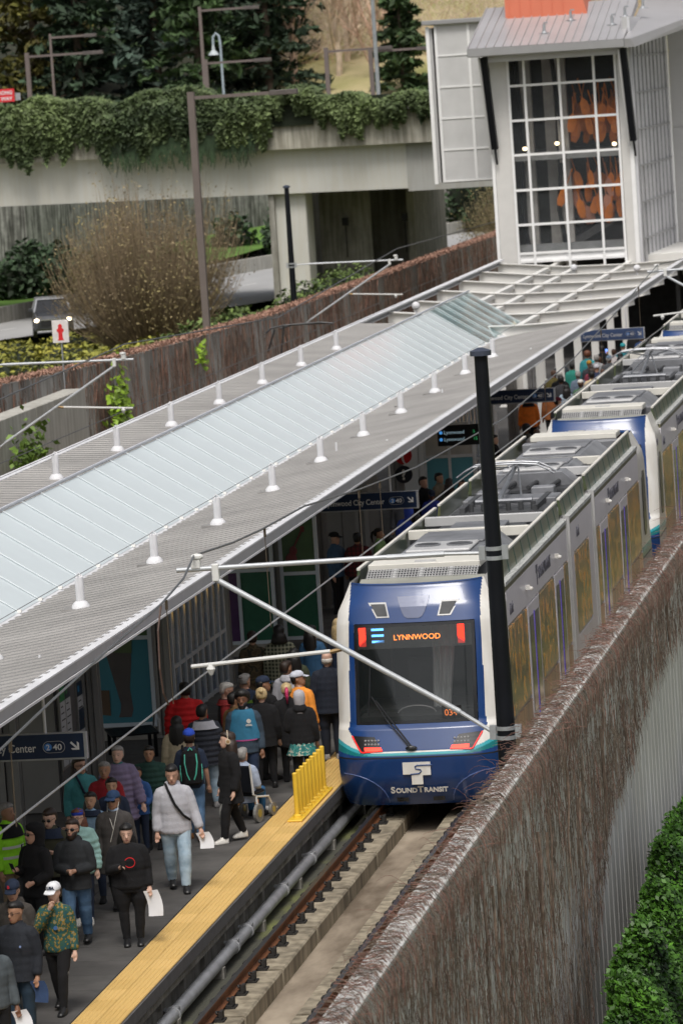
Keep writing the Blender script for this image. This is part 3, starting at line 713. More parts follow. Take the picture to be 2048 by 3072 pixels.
    q = MB(); q.box(-1.1,1.1,.6,LEN-.6,.30,.42); q.build('underframe', t_seam, T)
    q = MB(); q.box(-.15,.15,LEN-.1,LEN+1.4,.25,.5); q.build('coupler', t_seam, T)
    # inner fill so that no daylight shows through the glazing band
    q = MB(); q.box(-1.26,1.26,2.4,LEN-2.4,.5,3.29); q.build('saloon', t_black, T)
    return T
car1 = train_car('nearest light rail car, blue and white nose with lit red tail lamps facing the camera', '234')
car2 = dup(car1, (0,29.75,0), 0, 'second light rail car, its blue shroud lip showing over the roof of the nearest car')
car3 = dup(car1, (0,59.5,0), 0, 'third light rail car at the right edge, farthest roof with raised pantograph before the tower')
for c in (car1, car2, car3): c['group'] = 'light rail cars coupled along the platform'
# ================= platform canopy =================
can_w = M('canopy_white', (.70,.70,.72), .45, var=.10, scale=1.2, detail=8)
can_deck = M('canopy_deck', (.27,.26,.25), .5, .1, var=.16, scale=.5, detail=9)
can_fas = M('canopy_fascia', (.36,.36,.375), .45, .1, var=.05)
can_beam = M('canopy_beam_cream', (.78,.77,.74), .5, var=.04, scale=.6)
col_m = M('column_in_shade', (.28,.275,.265), .5, var=.05)  # pale column colour darkened for the shade under the solid roof
pane_m = M('fritted_glass', (.66,.73,.75), .3, var=.05, scale=.5, coat=.4, detail=8)
pane_t = M('teal_reflection_glass', (.32,.46,.47), .08, var=.25, scale=1.1, coat=.6)  # teal reflections in the end panes are put into the glass colour
canopy = thing('platform_canopy', 'long station canopy with ribbed metal roof, slanted glass skylight and open white beams beyond', 'canopy', (0,0,0))
XR, ZR, XL, ZL = -2.85, 4.25, -10.1, 4.50
def zroof(x): return 3.80+(x+5.8)/(XR+5.8)*(ZR-3.80) if x >= -5.8 else 4.36+(-7.45-x)/(XL+7.45)*-(ZL-4.36)
Y0, Y1 = -26, 57.6
b = MB()
def corrug(xa, xb):
    za, zb = zroof(xa), zroof(xb); y = Y0; p = .43
    while y < Y1:
        ys = [y, y+.19, y+.225, y+.395, y+.43]; hs = [.075, .075, 0, 0, .075]
        b.loft([[(xa, yy, za+h) for yy, h in zip(ys, hs)], [(xb, yy, zb+h) for yy, h in zip(ys, hs)]], False, closed=False); y += p
corrug(-5.8, XR-.14); corrug(XL+.12, -7.45)
stuff(b.build('ribbed_roof_deck', can_deck, canopy))
b = MB(); b.box(-7.45,-5.8,Y0,Y1+6.5,3.60,3.62); b.box(-7.45,-5.8,Y0,Y0+.05,3.4,3.8)
b.hexa([(-5.8,Y0,3.66),(XR,Y0,4.10),(XR,Y1,4.10),(-5.8,Y1,3.66),(-5.8,Y0,3.70),(XR,Y0,4.14),(XR,Y1,4.14),(-5.8,Y1,3.70)])
b.hexa([(XL,Y0,4.34),(-7.45,Y0,4.20),(-7.45,Y1,4.20),(XL,Y1,4.34),(XL,Y0,4.38),(-7.45,Y0,4.24),(-7.45,Y1,4.24),(XL,Y1,4.38)])
b.build('soffit', M('soffit_grey', (.52,.52,.52), .7, var=.1), canopy)
# eaves
def eave(x, z, s, y1, seg=3.65):
    y = Y0; k = 0
    while y < y1:
        e = min(y+seg, y1)
        q = MB(); q.hexa([(x-s*.20,y+.004,z+.02),(x,y+.004,z+.03),(x,e-.004,z+.03),(x-s*.20,e-.004,z+.02),(x-s*.20,y+.004,z+.045),(x,y+.004,z+.055),(x,e-.004,z+.055),(x-s*.20,e-.004,z+.045)][::1] if s > 0 else
               [(x,y+.004,z+.03),(x+.20,y+.004,z+.02),(x+.20,e-.004,z+.02),(x,e-.004,z+.03),(x,y+.004,z+.075),(x+.20,y+.004,z+.065),(x+.20,e-.004,z+.065),(x,e-.004,z+.075)])
        q.build('eave_cap', can_w, canopy)
        q = MB(); q.box(min(x-s*.03,x), max(x-s*.03,x), y+.004, e-.004, z-.12, z+.029); q.build('fascia_panel', can_fas, canopy)
        y = e
    q = MB(); q.box(min(x-s*.10,x+s*.02), max(x-s*.10,x+s*.02), Y0, y1, z-.155, z-.121); q.build('fascia_lip', can_w, canopy)
eave(XR, ZR, 1, 95.2); eave(XL, ZL, -1, 93.2)
# skylight
hx, hz, lx, lz = -7.45, 4.95, -5.80, 3.90
b = MB(); b.hexa([(hx-.28,Y0,hz-.12),(hx+.05,Y0,hz+.02),(hx+.05,64.6,hz+.02),(hx-.28,64.6,hz-.12),(hx-.28,Y0,hz-.05),(hx+.05,Y0,hz+.07),(hx+.05,64.6,hz+.07),(hx-.28,64.6,hz-.05)])
b.build('ridge_flashing', M('ridge_flashing', (.62,.64,.70), .4, .1, var=.04), canopy, bevel=.01)
b = MB(); b.box(hx-.20,hx-.05,Y0,64.5,4.30,4.84); b.build('skylight_curb', can_beam, canopy)
b = MB(); b.hexa([(lx-.04,Y0,lz-.10),(lx+.12,Y0,lz-.13),(lx+.12,64.5,lz-.13),(lx-.04,64.5,lz-.10),(lx-.04,Y0,lz+.02),(lx+.12,Y0,lz-.06),(lx+.12,64.5,lz-.06),(lx-.04,64.5,lz+.02)]); b.build('skylight_gutter', can_w, canopy)
y = 64.2; k = 0; dxy = Vector((lx-hx, 0, lz-hz))
bar_src = None; ps = {}
while y > -20:
    if bar_src is None:
        q = MB(); q.beam((hx+.03,0,hz+.0), (lx,0,lz+.012), .026, .012, (.54,0,.84)); bar_src = q.build('glazing_bar', M('glazing_bar_white', (.74,.79,.81), .6, var=.02), canopy); bar_src.location = (0,y,.02)
        q = MB(); q.box(lx-.02,lx+.05,-.022,.022,lz-.02,lz+.03); bar_clip = q.build('bar_cap', can_beam, bar_src)
    else:
        c = inst(bar_src, (0,y,.02), canopy)
        c2 = bar_clip.copy(); COL.objects.link(c2); c2.parent = c
    mat = pane_t if k < 6 else pane_m
    if mat.name not in ps:
        q = MB(); q.beam((hx+.03,-.727,hz-.02), (lx,-.727,lz), 1.447, .016, (.54,0,.84)); ps[mat.name] = q.build('glass_pane', mat, canopy); ps[mat.name].location = (0,y,0)
    else: inst(ps[mat.name], (0,y,0), canopy)
    y -= 1.455; k += 1
# lifeline posts with flared bases and the safety cables
def lifepost(x, y, z):
    p = MB(); p.tube([(0,0,0),(0,0,.05),(0,0,.10),(0,0,.12)], [.15,.145,.105,.08], 14); bsp = p.build('flashing_boot', can_w, canopy, smooth=2); bsp.location = (x,y,z)
    p = MB(); p.tube([(0,0,.10),(0,0,.46),(0,0,.50),(0,0,.51)], [.07,.07,.065,.04], 12); p.tube([(-.06,0,.5),(0,0,.56),(.06,0,.5)], .01, 5); p.build('anchor_post', can_w, bsp, smooth=2)
    p = MB(); p.box(-.28,.42,-.17,.17,-.03,.012); p.build('base_flashing', can_deck, bsp)
    return bsp
lp = None
for k in range(12):
    y = -3.77-11.3+5.68*k
    if y > 63: break
    for x, z in ((-4.55, zroof(-4.55)+.055), (-8.85, zroof(-8.85)+.055)):
        if lp is None: lp = lifepost(x, y, z)
        else: dup(lp, (x, y, z)).parent = canopy
wire_m = M('wire_grey', (.16,.165,.17), .5, .5, var=.1)
b = MB(); b.tube([(-4.55,-26,4.58),(-4.55,64,4.58)], .006, 4); b.tube([(-8.85,-26,5.0),(-8.85,60,5.0)], .006, 4); b.build('lifeline_cable', wire_m, canopy)
# open beams beyond the deck
for k in range(7):
    y = 59.4+5.55*k
    q = MB(); w = .17
    P = [(XR+.02,4.06),(XR+.02,4.20),(-5.2,4.20),(-7.6,4.22),(XL,4.44),(XL,4.22),(-7.6,3.66),(-5.4,3.60)]
    P = [(XR-.01,4.20),(-5.4,4.14),(-7.6,4.18),(XL+.01,4.44),(XL+.01,4.02),(-7.6,3.50),(-5.4,3.46),(XR-.01,3.92)]
    q.prism(P[::-1], lambda u, w_: (u, y-.02, w_), lambda u, w_: (u, y+.02, w_))
    for (a, c_), (d, e) in zip(P[:3], P[1:4]): q.beam((a,y,c_), (d,y,e), .26, .03)
    for (a, c_), (d, e) in zip(P[4:7], P[5:8]): q.beam((a,y,c_), (d,y,e), .26, .03)
    q.build('roof_beam', can_beam, canopy)
    for x in (-5.4, -8.2):
        q = MB(); q.box(x-.10,x+.10,y+.03,y+5.5,3.98 if x > -6 else 4.06, 4.10 if x > -6 else 4.19); q.box(x-.01,x+.01,y+.03,y+5.5,3.66,4.0); q.build('purlin', can_beam, canopy)
    if k < 6:
        if k % 2 == 0:
            q = MB(); q.prism([(-7.4,y+1.0),(-6.6,y+1.0),(-6.2,y+2.6),(-7.0,y+2.6)], lambda u,w_: (u,w_,4.0), lambda u,w_: (u,w_,4.03)); q.build('gusset_plate', can_fas, canopy)
q = MB(); q.box(-7.3,-7.1,Y1,93,4.0,4.12); q.build('purlin', can_beam, canopy)
q = MB()
for x, y, z in ((-6.7,88,4.35),(-4.2,86,4.3),(-8.9,63,4.7)): q.ell((x,y,z), (.13,.13,.13), 10, 6); q.tube([(x,y,z-.25),(x,y,z)], .03, 6)
q.build('roof_camera', can_w, canopy)
# columns: twin channel sections
def column(x, y, zt):
    q = MB()
    for s in (-1, 1):
        q.box(s*.11-.045, s*.11+.045, -.11, -.09, .35, zt); q.box(s*.11-.045, s*.11+.045, .09, .11, .35, zt)
        q.box(s*.11-.008, s*.11+.008, -.089, .089, .35, zt)
    q.box(-.05,.05,-.06,.06,.35,zt)
    q.box(-.17,.17,-.15,.15,.35,.40)
    o = q.build('column', col_m, canopy); o.location = (x, y, 0); return o
ca, cb = None, None
for k in range(15):
    y = -10.8+5.8*k
    if y > 60: break
    if ca is None: ca = column(-5.55, y, 3.72); cb = column(-8.1, y, 4.1)
    else: inst(ca, (-5.55,y,0), canopy); inst(cb, (-8.1,y,0), canopy)
def column2(x, y, zt):
    q = MB(); q.box(-.12,.12,-.14,-.115,.35,zt); q.box(-.12,.12,.115,.14,.35,zt); q.box(-.012,.012,-.114,.114,.35,zt); q.box(-.17,.17,-.17,.17,.35,.38)
    o = q.build('column', can_beam, canopy); o.location = (x, y, 0); return o
cc = None
for k in range(7):
    for x in (-5.4, -8.0):
        if cc is None: cc = column2(x, 59.4, 3.5)
        else: inst(cc, (x, 59.4+5.55*k, 0), canopy)
# ================= windscreens, murals, enclosures =================
fr_m = M('screen_frame', (.56,.62,.68), .4, .1, var=.05)
def art(name, cols, sc=1.3, em=0):
    m = M(name, cols[0], .25, var=0, coat=.3)
    nt = m.node_tree; r = [n for n in nt.nodes if n.type == 'VALTORGB'][0]; n = [n for n in nt.nodes if n.type == 'TEX_NOISE'][0]
    n.inputs['Scale'].default_value = sc; n.inputs['Detail'].default_value = 1; r.color_ramp.interpolation = 'CONSTANT'
    e = r.color_ramp.elements; e[0].position = 0; e[0].color = tuple(cols[0])+(1,); e[1].position = .46; e[1].color = tuple(cols[1])+(1,)
    for i, c in enumerate(cols[2:]): k = e.new(.56+.08*i); k.color = tuple(c)+(1,)
    return m
def screen(name, lab, p0, p1, z0, z1, mats, nrow=2, ncol=1, group=None, frame=None, fw_=.07, rows=None):
    """upright glazed panel from p0 to p1 (xy)"""
    a = Vector((p0[0], p0[1], 0)); d = Vector((p1[0]-p0[0], p1[1]-p0[1], 0)); L = d.length; an = math.atan2(d.y, d.x)
    t = thing(name, lab, 'screen', (a.x, a.y, 0), an, group)
    zs = rows or [z0+(z1-z0)*i/nrow for i in range(nrow+1)]; nrow = len(zs)-1
    xs = [L*i/ncol for i in range(ncol+1)]
    f = frame or fr_m
    for x in xs: q = MB(); q.box(x-fw_/2, x+fw_/2, -.04, .04, z0-.05, z1+.05); q.build('mullion', f, t)
    for z in zs: q = MB(); q.box(fw_/2, L-fw_/2, -.035, .035, z-.035, z+.035); q.build('rail', f, t)
    for i in range(nrow):
        for j in range(ncol):
            m = mats[(i*ncol+j) % len(mats)]
            q = MB(); q.box(xs[j]+fw_/2, xs[j+1]-fw_/2, -.008, .008, zs[i]+.035, zs[i+1]-.035); q.build('pane', m, t)
    return t
teal_p = M('teal_film', (.06,.21,.27), .2, var=.08, scale=.7, coat=.4)
m_a = art('mural_walker_upper', [(.03,.13,.20),(.08,.13,.05),(.10,.03,.08)], 1.0)
m_b = M('purple_film', (.08,.035,.11), .2, var=.1, coat=.4); m_c = M('green_film', (.03,.12,.075), .2, var=.1, coat=.4); m_d = M('olive_film', (.08,.14,.07), .2, var=.1, coat=.4)
s1 = screen('mural_screen', 'teal glazed mural of a walking figure and box below the canopy edge', (-6.95,6.5), (-5.72,6.5), .62, 3.3, [teal_p, m_d], rows=[.62,2.2,3.3])
q = MB(); q.box(0,1.23,-.10,.06,.35,.58); q.build('screen_plinth', M('plinth_beige', (.30,.29,.26), .8), s1)
# the figure printed on the lower pane, flat shapes on the film
fig_m = M('mural_grey_brown', (.10,.09,.09), .3, var=.1); box_m = M('mural_box_brown', (.11,.075,.05), .3, var=.1); grn = M('mural_green', (.10,.14,.07), .3)
q = MB(); q.prism([(.35,2.15),(.62,1.0),(.60,.85),(.56,.76),(.80,.76),(.84,.9),(.80,1.3),(.86,1.75),(.88,2.15)], lambda u,w_: (u,-.012,w_), lambda u,w_: (u,-.009,w_)); q.build('printed_leg', fig_m, s1)
q = MB(); q.prism([(.04,2.15),(.04,1.45),(.12,1.5),(.42,2.15)], lambda u,w_: (u,-.016,w_), lambda u,w_: (u,-.013,w_)); q.build('printed_leg', fig_m, s1)
q = MB(); q.prism([(.04,.84),(.42,.80),(.42,1.26),(.04,1.28)], lambda u,w_: (u,-.020,w_), lambda u,w_: (u,-.017,w_)); q.build('printed_box', box_m, s1)
q = MB(); q.prism([(.25,2.16),(.50,1.95),(.88,1.92),(.90,2.16)], lambda u,w_: (u,-.024,w_), lambda u,w_: (u,-.021,w_)); q.build('printed_shirt', grn, s1)
s2 = screen('mural_screen', 'dark purple and green glazed panel left of the shelter column row', (-6.75,16.9), (-5.35,16.9), .62, 3.4, [m_b, m_c, m_d, fig_m], rows=[.62,2.1,3.4], ncol=2)
q = MB(); q.box(0,1.4,-.10,.06,.35,.58); q.build('screen_plinth', MATS['plinth_beige'], s2)
s3 = screen('mural_screen', 'green glazed panel with a faint red guitar near the second hanging sign', (-5.22,17.3), (-4.48,17.3), .62, 3.2, [m_c, m_d], rows=[.62,1.95,3.2])
q = MB(); q.ell((.22,-.03,2.25), (.12,.012,.13), 12, 6); q.ell((.27,-.03,2.42), (.08,.012,.10), 12, 6); q.beam((.28,-.03,2.48), (.46,-.03,2.82), .03, .035, (0,1,0)); q.box(.44,.52,-.04,-.02,2.80,2.92); q.build('printed_guitar', M('mural_red', (.16,.03,.035), .3), s3)
cg = M('clear_screen_glass', (.09,.11,.12), .05, var=.3, scale=.8, coat=.8)
glz = art('screen_glass_tint', [(.12,.15,.17),(.20,.24,.26),(.07,.12,.20)], .9)
screen('wind_screen', 'long slatted glass wind screen behind the person in the red puffer coat', (-5.45,7.0), (-5.45,12.0), .55, 3.3, [glz, cg], rows=[.55,1.55,3.3], ncol=9, fw_=.10)
screen('wind_screen', 'long slatted glass wind screen by the third hanging sign', (-4.75,40.5), (-4.75,47.5), .55, 3.3, [cg], rows=[.55,1.6,3.3], ncol=10, fw_=.10)
tq = M('turquoise_film', (.10,.30,.36), .3, var=.05)
pale_p = M('pale_film', (.42,.41,.38), .4, var=.12, scale=2)
screen('mural_screen', 'pair of turquoise panels with pale upper panes by the seated people', (-5.2,38), (-3.95,38), .62, 3.1, [tq, tq, pale_p, pale_p], rows=[.62,2.28,3.1], ncol=2, frame=M('frame_pale', (.55,.57,.58), .5))
gt = M('enclosure_steel', (.25,.245,.235), .45, .3, var=.10, scale=.8)
gt2 = M('enclosure_dark', (.13,.13,.135), .5, .1, var=.15)
t = thing('lift_enclosure', 'grey panelled enclosure with notice boards beside the first mural screen', 'enclosure', (-5.7,-1.0,.35))
for i in range(3):
    q = MB(); q.box(-1.9+.62*i, -1.9+.62*i+.60, -.02, .02, .02, 3.3); q.build('front_panel', gt, t)
for i in range(4):
    q = MB(); q.box(-.03, 0, .04+i*.72, .04+i*.72+.70, .02, 3.3); q.build('side_panel', gt2, t)
q = MB(); q.box(-1.9,-.04,.04,2.9,0,3.25); q.build('enclosure_core', gt2, t)
paper = M('notice_paper', (.55,.56,.58), .5, var=.06, scale=14); dk = M('notice_navy', (.012,.03,.06), .4); gn = M('notice_green', (.01,.22,.07), .4); ink = M('notice_ink', (.05,.05,.06), .5, var=0); red_i = M('notice_red', (.55,.03,.04), .5, var=0)
for i, (y, w, z0, z1, hd) in enumerate([(.05,.34,.75,2.05,gn),(.45,.34,.75,2.05,gn),(1.32,.42,.42,1.95,dk),(1.82,.42,.42,1.95,dk)]):
    q = MB(); q.box(.002,.03,y-.04,y+w+.04,z0-.05,z1+.05); fb = q.build('notice_frame', gt, t)
    q = MB(); q.box(.031,.036,y,y+w,z0,z1-.24); q.build('notice_sheet', paper, fb)
    q = MB(); q.box(.031,.036,y,y+w,z1-.235,z1); q.build('notice_header', dk if i != 0 else gn, fb)
    q = MB(); q.box(.037,.040,y+.03,y+.14,z1-.16,z1-.06); q.build('notice_symbol', gn if i < 2 else M('notice_blue', (.03,.25,.5), .4), fb)
    for k in range(7):
        q = MB(); z = z1-.33-k*.11; q.box(.037,.039,y+.04,y+w*(.55+.35*((k*7) % 3)/2),z,z+.022); q.build('notice_text_line', red_i if (i == 3 and k < 3) else ink, fb)
q = MB(); q.box(.037,.041,1.32,1.74,1.15,1.5); q.build('notice_dark_block', dk, t)
q = MB(); q.box(.037,.041,2.12,2.24,1.05,1.19); q.build('notice_red_block', red_i, t)
# near left glazed screen seen below the first sign
screen('wind_screen', 'olive tinted glass screen at the left edge below the first hanging sign', (-6.6,-8.5), (-5.30,-8.5), .6, 3.2, [M('olive_glass', (.05,.045,.02), .15, var=.15, coat=.4)], rows=[.6,1.75,3.2])
# further enclosures under the canopy
for (x, y, w, d, lab) in ((-5.9,22.8,2.0,3.4,'grey steel equipment enclosure behind the second hanging sign'),(-5.6,30.5,1.6,2.2,'grey ticket enclosure below the red and black round signs'),(-5.8,48.5,1.7,3.5,'pale enclosure beyond the far wind screen'),(-6.2,57,1.8,3,'pale enclosure near the open white beams')):
    t = thing('equipment_enclosure', lab, 'enclosure', (x, y, .35))
    m_ = gt if y < 40 else can_beam
    n = 3
    for i in range(n): q = MB(); q.box(-w+i*w/n, -w+(i+1)*w/n-.02, -.02, .02, .02, 2.9); q.build('front_panel', m_, t)
    for i in range(n): q = MB(); q.box(-.03, 0, .04+i*d/n, .04+(i+1)*d/n-.02, .02, 2.9); q.build('side_panel', m_, t)
    q = MB(); q.box(-w,-.04,.04,d,0,2.85); q.build('enclosure_core', gt2 if y < 40 else can_beam, t)
t = thing('notice_board', 'white timetable sheets on the grey enclosure behind the second hanging sign', 'notice board', (-5.87,23,.35))
for i in range(3):
    q = MB(); q.box(0,.03,.2+i*.45,.58+i*.45,.9,2.3); s_ = q.build('notice_sheet', paper, t)
    for k in range(6): q = MB(); q.box(.031,.034,.24+i*.45,.24+i*.45+.2+.04*(k % 3),2.1-k*.17,2.14-k*.17); q.build('notice_text_line', ink if k % 3 else red_i, s_)
# round information and emergency signs
def disc(x, y, z, r, mat, lab, sym):
    t = thing('round_sign', lab, 'sign', (x, y, z)); q = MB(); q.tube([(0,-.03,0),(0,.03,0)], r, 24); q.build('sign_disc', mat, t)
    text(sym, .34, t_white, t, (0,-.034,-.12), FRONT, 'sign_symbol', align='CENTER', bold=.01)
    return t
disc(-4.98, 33, 2.82, .21, M('sign_red', (.45,.008,.012), .4), 'red round emergency phone sign above the black question mark sign', '(')
disc(-4.99, 33, 2.36, .21, M('sign_black', (.012,.014,.022), .4), 'black round help sign with a white question mark', '?')
q = MB(); q.box(-.06,.06,-.04,.04,-1.8,1.9); 
t = thing('sign_pylon', 'grey pylon carrying the red and black round signs', 'pylon', (-5.08,33.2,2.1)); q.build('pylon_post', gt, t)
# hanging signs
navy = M('sign_navy', (.008,.022,.065), .35, var=.1); navy_l = M('sign_navy_far', (.06,.10,.22), .35, var=.05)
alu = M('sign_aluminium', (.42,.43,.45), .4, .4); sw = M('sign_white', (.72,.72,.72), .5, var=0); sb = M('sign_blue', (.07,.25,.65), .4, var=0)
def hang_sign(x, y, zb, lab, navym=navy, s=1.0):
    t = thing('hanging_sign', lab, 'sign', (x, y, zb), 0, 'hanging platform signs'); w, h = 2.12*s, .385*s
    q = MB(); q.box(-w,0,-.05,.05,0,h); q.build('sign_frame', alu, t, bevel=.006)
    q = MB(); q.box(-w+.03,-.04,-.056,-.051,.03,h-.012); q.build('sign_face', navym, t)
    text('Lynnwood City Center', .165*s, sw, t, (-w+.09,-.060,.13*s), FRONT, 'sign_lettering', bold=.0015, depth=.002, fit=1.30)
    q = MB(); q.tube([(-.555*s,-.060,.19*s),(-.555*s,-.063,.19*s)], .055*s, 20); q.build('line_circle', sb, t)
    text('2', .11*s, sw, t, (-.555*s,-.067,.15*s), FRONT, 'line_number', align='CENTER', bold=.002, depth=.002)
    text('40', .12*s, sw, t, (-.485*s,-.062,.148*s), FRONT, 'stop_number', bold=.002, depth=.002, fit=.13)
    q = MB(); pts = []
    for k in range(24):
        a = 2*PI*k/24; cx_ = -.47*s+(.075*s if math.cos(a) > 0 else -.075*s); pts.append((cx_+.082*s*math.cos(a), -.061, .19*s+.082*s*math.sin(a)))
    q.tube(pts+[pts[0]], .005*s, 4, cap=False); q.build('pill_outline', alu, t)
    q = MB(); q.prism([(-.235,.24),(-.215,.262),(-.135,.185),(-.135,.26),(-.105,.235),(-.105,.14),(-.205,.14),(-.225,.165),(-.155,.165)], lambda u, w_: (u*s, -.060, w_*s), lambda u, w_: (u*s, -.063, w_*s)); q.build('arrow', sw, t)
    q = MB()
    for xx in (-w*.28, -w*.8): q.tube([(xx,0,h),(xx,0,1.5)], .022, 8)
    q.build('hanger_rod', can_w, t)
hang_sign(-3.07, -10.25, 2.73, 'nearest dark blue Lynnwood City Center sign, cut by the left edge of the picture')
hang_sign(-2.92, 21.4, 2.74, 'second Lynnwood City Center sign along, hanging left of the black catenary pole')
hang_sign(-2.92, 47.5, 2.75, 'third Lynnwood City Center sign along, just right of the black catenary pole')
hang_sign(-2.66, 71.4, 2.72, 'farthest Lynnwood City Center sign, lighter blue, in front of the pale portal columns', navy_l)
t = thing('departure_board', 'black electronic departure board reading Lynnwood twice, partly behind the black pole', 'display', (-3.45,35.2,2.80), 0)
q = MB(); q.box(-.98,.05,-.08,.08,0,.50); q.build('display_case', M('display_black', (.006,.007,.008), .3), t, bevel=.01)
for k in range(2):
    text('Lynnwood', .12, M('display_text', (.42,.60,.70), .5, emit=.25, var=0), t, (-.82,-.085,.29-k*.17), FRONT, 'display_lettering', bold=.001)
    q = MB(); q.tube([(-.89,-.084,.33-k*.17),(-.89,-.087,.33-k*.17)], .042, 12); q.build('line_dot', M('display_dot', (.08,.35,.85), .4, emit=.5, var=0), t)
    text(('5','15')[k], .11, M('display_green', (.05,.45,.15), .5, emit=.3, var=0), t, (-.10,-.085,.29-k*.17), FRONT, 'display_minutes')
q = MB(); q.tube([(-.2,0,.5),(-.2,0,1.4)], .02, 6); q.tube([(-.8,0,.5),(-.8,0,1.4)], .02, 6); q.build('hanger_rod', can_w, t)
# slatted black bench with a silver arm, seen under the mural screen
t = thing('platform_bench', 'black slatted metal bench with a curved silver arm below the mural screen', 'bench', (-5.60,4.2,.35), R(20))
for k in range(7): q = MB(); q.box(-.42,.42,k*.14,k*.14+.10,.42,.45); q.build('seat_slat', black_paint, t)
for x in (-.36,.36): q = MB(); q.box(x-.03,x+.03,.05,.12,0,.42); q.build('leg', black_paint, t); q = MB(); q.box(x-.03,x+.03,.80,.87,0,.42); q.build('leg', black_paint, t)
q = MB(); q.tube([(.44,0,.45),(.44,.02,.66),(.44,.25,.74),(.44,.6,.70),(.44,.8,.45)], .018, 6); q.build('arm_rest', galv, t)
# ================= overhead line equipment =================
ocs_m = M('cantilever_tube', (.50,.52,.54), .4, .35, var=.06, scale=5)
insul = M('insulator_white', (.66,.66,.64), .4, var=.05); brass = M('clamp_brass', (.25,.17,.08), .5, .6)
def ocs_pole(x, y, zb, zt, lab, s=1, tube=True, dz=0.0, dxb=0):
    """s=+1: arm reaches towards -x"""
    t = thing('catenary_pole', lab, 'catenary pole', (x, y, 0))
    q = MB(); q.tube([(dxb*(zt-zb)/(zt-.5),0,zb),(0,0,zt)], [.150,.084], 20); po = q.build('pole', black_paint, t, smooth=2)
    q = MB(); q.tube([(0,0,zt-.02),(0,0,zt+.04),(0,0,zt+.08)], [.135,.135,.03], 16); q.build('pole_cap', M('pole_cap', (.05,.06,.09), .4), po)
    q = MB()
    for z in (6.0+dz, 3.72+dz):
        r_ = .150-(z-zb)/(zt-zb)*.066+.008; xo = dxb*(zt-z)/(zt-.5)
        for o in (-.09, .03): q.tube([(xo,0,z+o),(xo,0,z+o+.05)], r_, 18)
        for xx in (-r_-.04, r_+.03): q.box(xo+xx-.04,xo+xx+.04,-.03,.03,z-.09,z+.09)
    q.build('clamp_band', galv, t)
    q = MB(); q.tube([(-s*.17,0,6.0+dz),(-s*.62,0,6.01+dz)], .024, 8); q.tube([(-s*.62,0,6.01+dz),(-s*1.35,0,6.00+dz)], .036, 8); q.tube([(-s*1.35,0,6.00+dz),(-s*4.05,0,5.96+dz)], .033, 10); q.build('upper_arm', ocs_m, t, smooth=2)
    q = MB(); q.tube([(-s*.17,0,3.74+dz),(-s*.55,0,4.0+dz)], .026, 8); q.tube([(-s*.55,0,4.0+dz),(-s*3.55,0,5.82+dz)], .037, 10); q.build('diagonal_arm', ocs_m, t, smooth=2)
    q = MB(); q.box(-s*3.55-.045,-s*3.55+.045,-.045,.045,5.80+dz,6.02+dz); q.build('arm_bracket', insul, t, bevel=.01); q = MB(); q.box(-s*3.80-.06,-s*3.80+.06,-.04,.04,5.97+dz,6.09+dz); q.ell((-s*3.78,0,6.12+dz), (.09,.06,.045), 8, 5); q.build('messenger_support', insul, t, bevel=.01)
    q = MB(); q.tube([(-s*2.0,0,4.86+dz),(-s*2.15,0,4.83+dz)], .03, 6); q.build('steady_link', brass, t)
    q = MB(); q.tube([(-s*2.15,0,4.84+dz),(-s*3.95,0,4.72+dz)], .026, 8); q.build('steady_arm', M('steady_white', (.62,.62,.60), .4, var=.03), t, smooth=2)
    q = MB(); q.tube([(-s*3.7,0,4.74+dz),(-s*3.7,0,4.68+dz),(-s*3.7,0,4.60+dz)], [.03,.06,.02], 8); q.build('contact_clip', insul, t)
    return t
p1 = ocs_pole(3.566, -15.6, -.7, 8.50, 'large black catenary pole with white arms standing in front of the nearest train', dxb=0.038)
c = dup(p1, (3.5,51,0), 0, 'catenary pole near the tower on the right, its white arms crossing the third train')
ocs_pole(-16.35, 83.5, -.7, 8.05, 'slim black catenary pole standing by the vine wall in front of the overpass pier', s=-1, dz=-.75)
ocs_pole(-16.55, 38.0, -.7, 8.0, 'catenary pole out of view at left whose white arms reach over the concrete wall', s=-1, dz=-.8)
for o in bpy.data.objects:
    if o.name.startswith('catenary_pole'): o['group'] = 'catenary poles beside the tracks'
def wire(name, lab, pts, r, m_=wire_m, drops=None, n=5):
    t = thing(name, lab, 'overhead wire', pts[0]); o = Vector(pts[0])
    q = MB(); q.tube([Vector(p)-o for p in pts], r, n); q.build('wire', m_, t)
    if drops:
        for a, b_ in drops:
            a = Vector(a)-o; b_ = Vector(b_)-o
            q = MB(); q.tube([a, b_], .006, 4); q.tube([a+V(0,0,.0), a-V(0,0,.12)], .02, 5); q.build('dropper', M('dropper_bronze', (.13,.10,.07), .5, .5), t)
    return t
def sag(y0, y1, z0, z1, s, n=13): return [(-.15, y0+(y1-y0)*i/n, z0+(z1-z0)*i/n-s*4*(i/n)*(1-i/n)) for i in range(n+1)]
m1 = [(-.15,-68,6.2),(-.15,-40,5.15),(-.15,-27,5.45),(-.15,-24.2,5.61),(-.15,-21.5,5.74),(-.15,-18.2,5.87),(-.15,-16.8,6.0),(-.25,-15.6,6.14),(-.15,-13.5,6.05),(-.15,-11.4,5.98),(-.15,-8.0,5.92),(-.15,-3,5.63),(-.15,3,5.36),(-.15,15,5.1),(-.15,28,5.3),(-.15,40,5.75),(-.25,51,6.14),(-.15,70,5.5),(-.15,100,6.0)]
m1[0] = (-.15,-60,6.0)
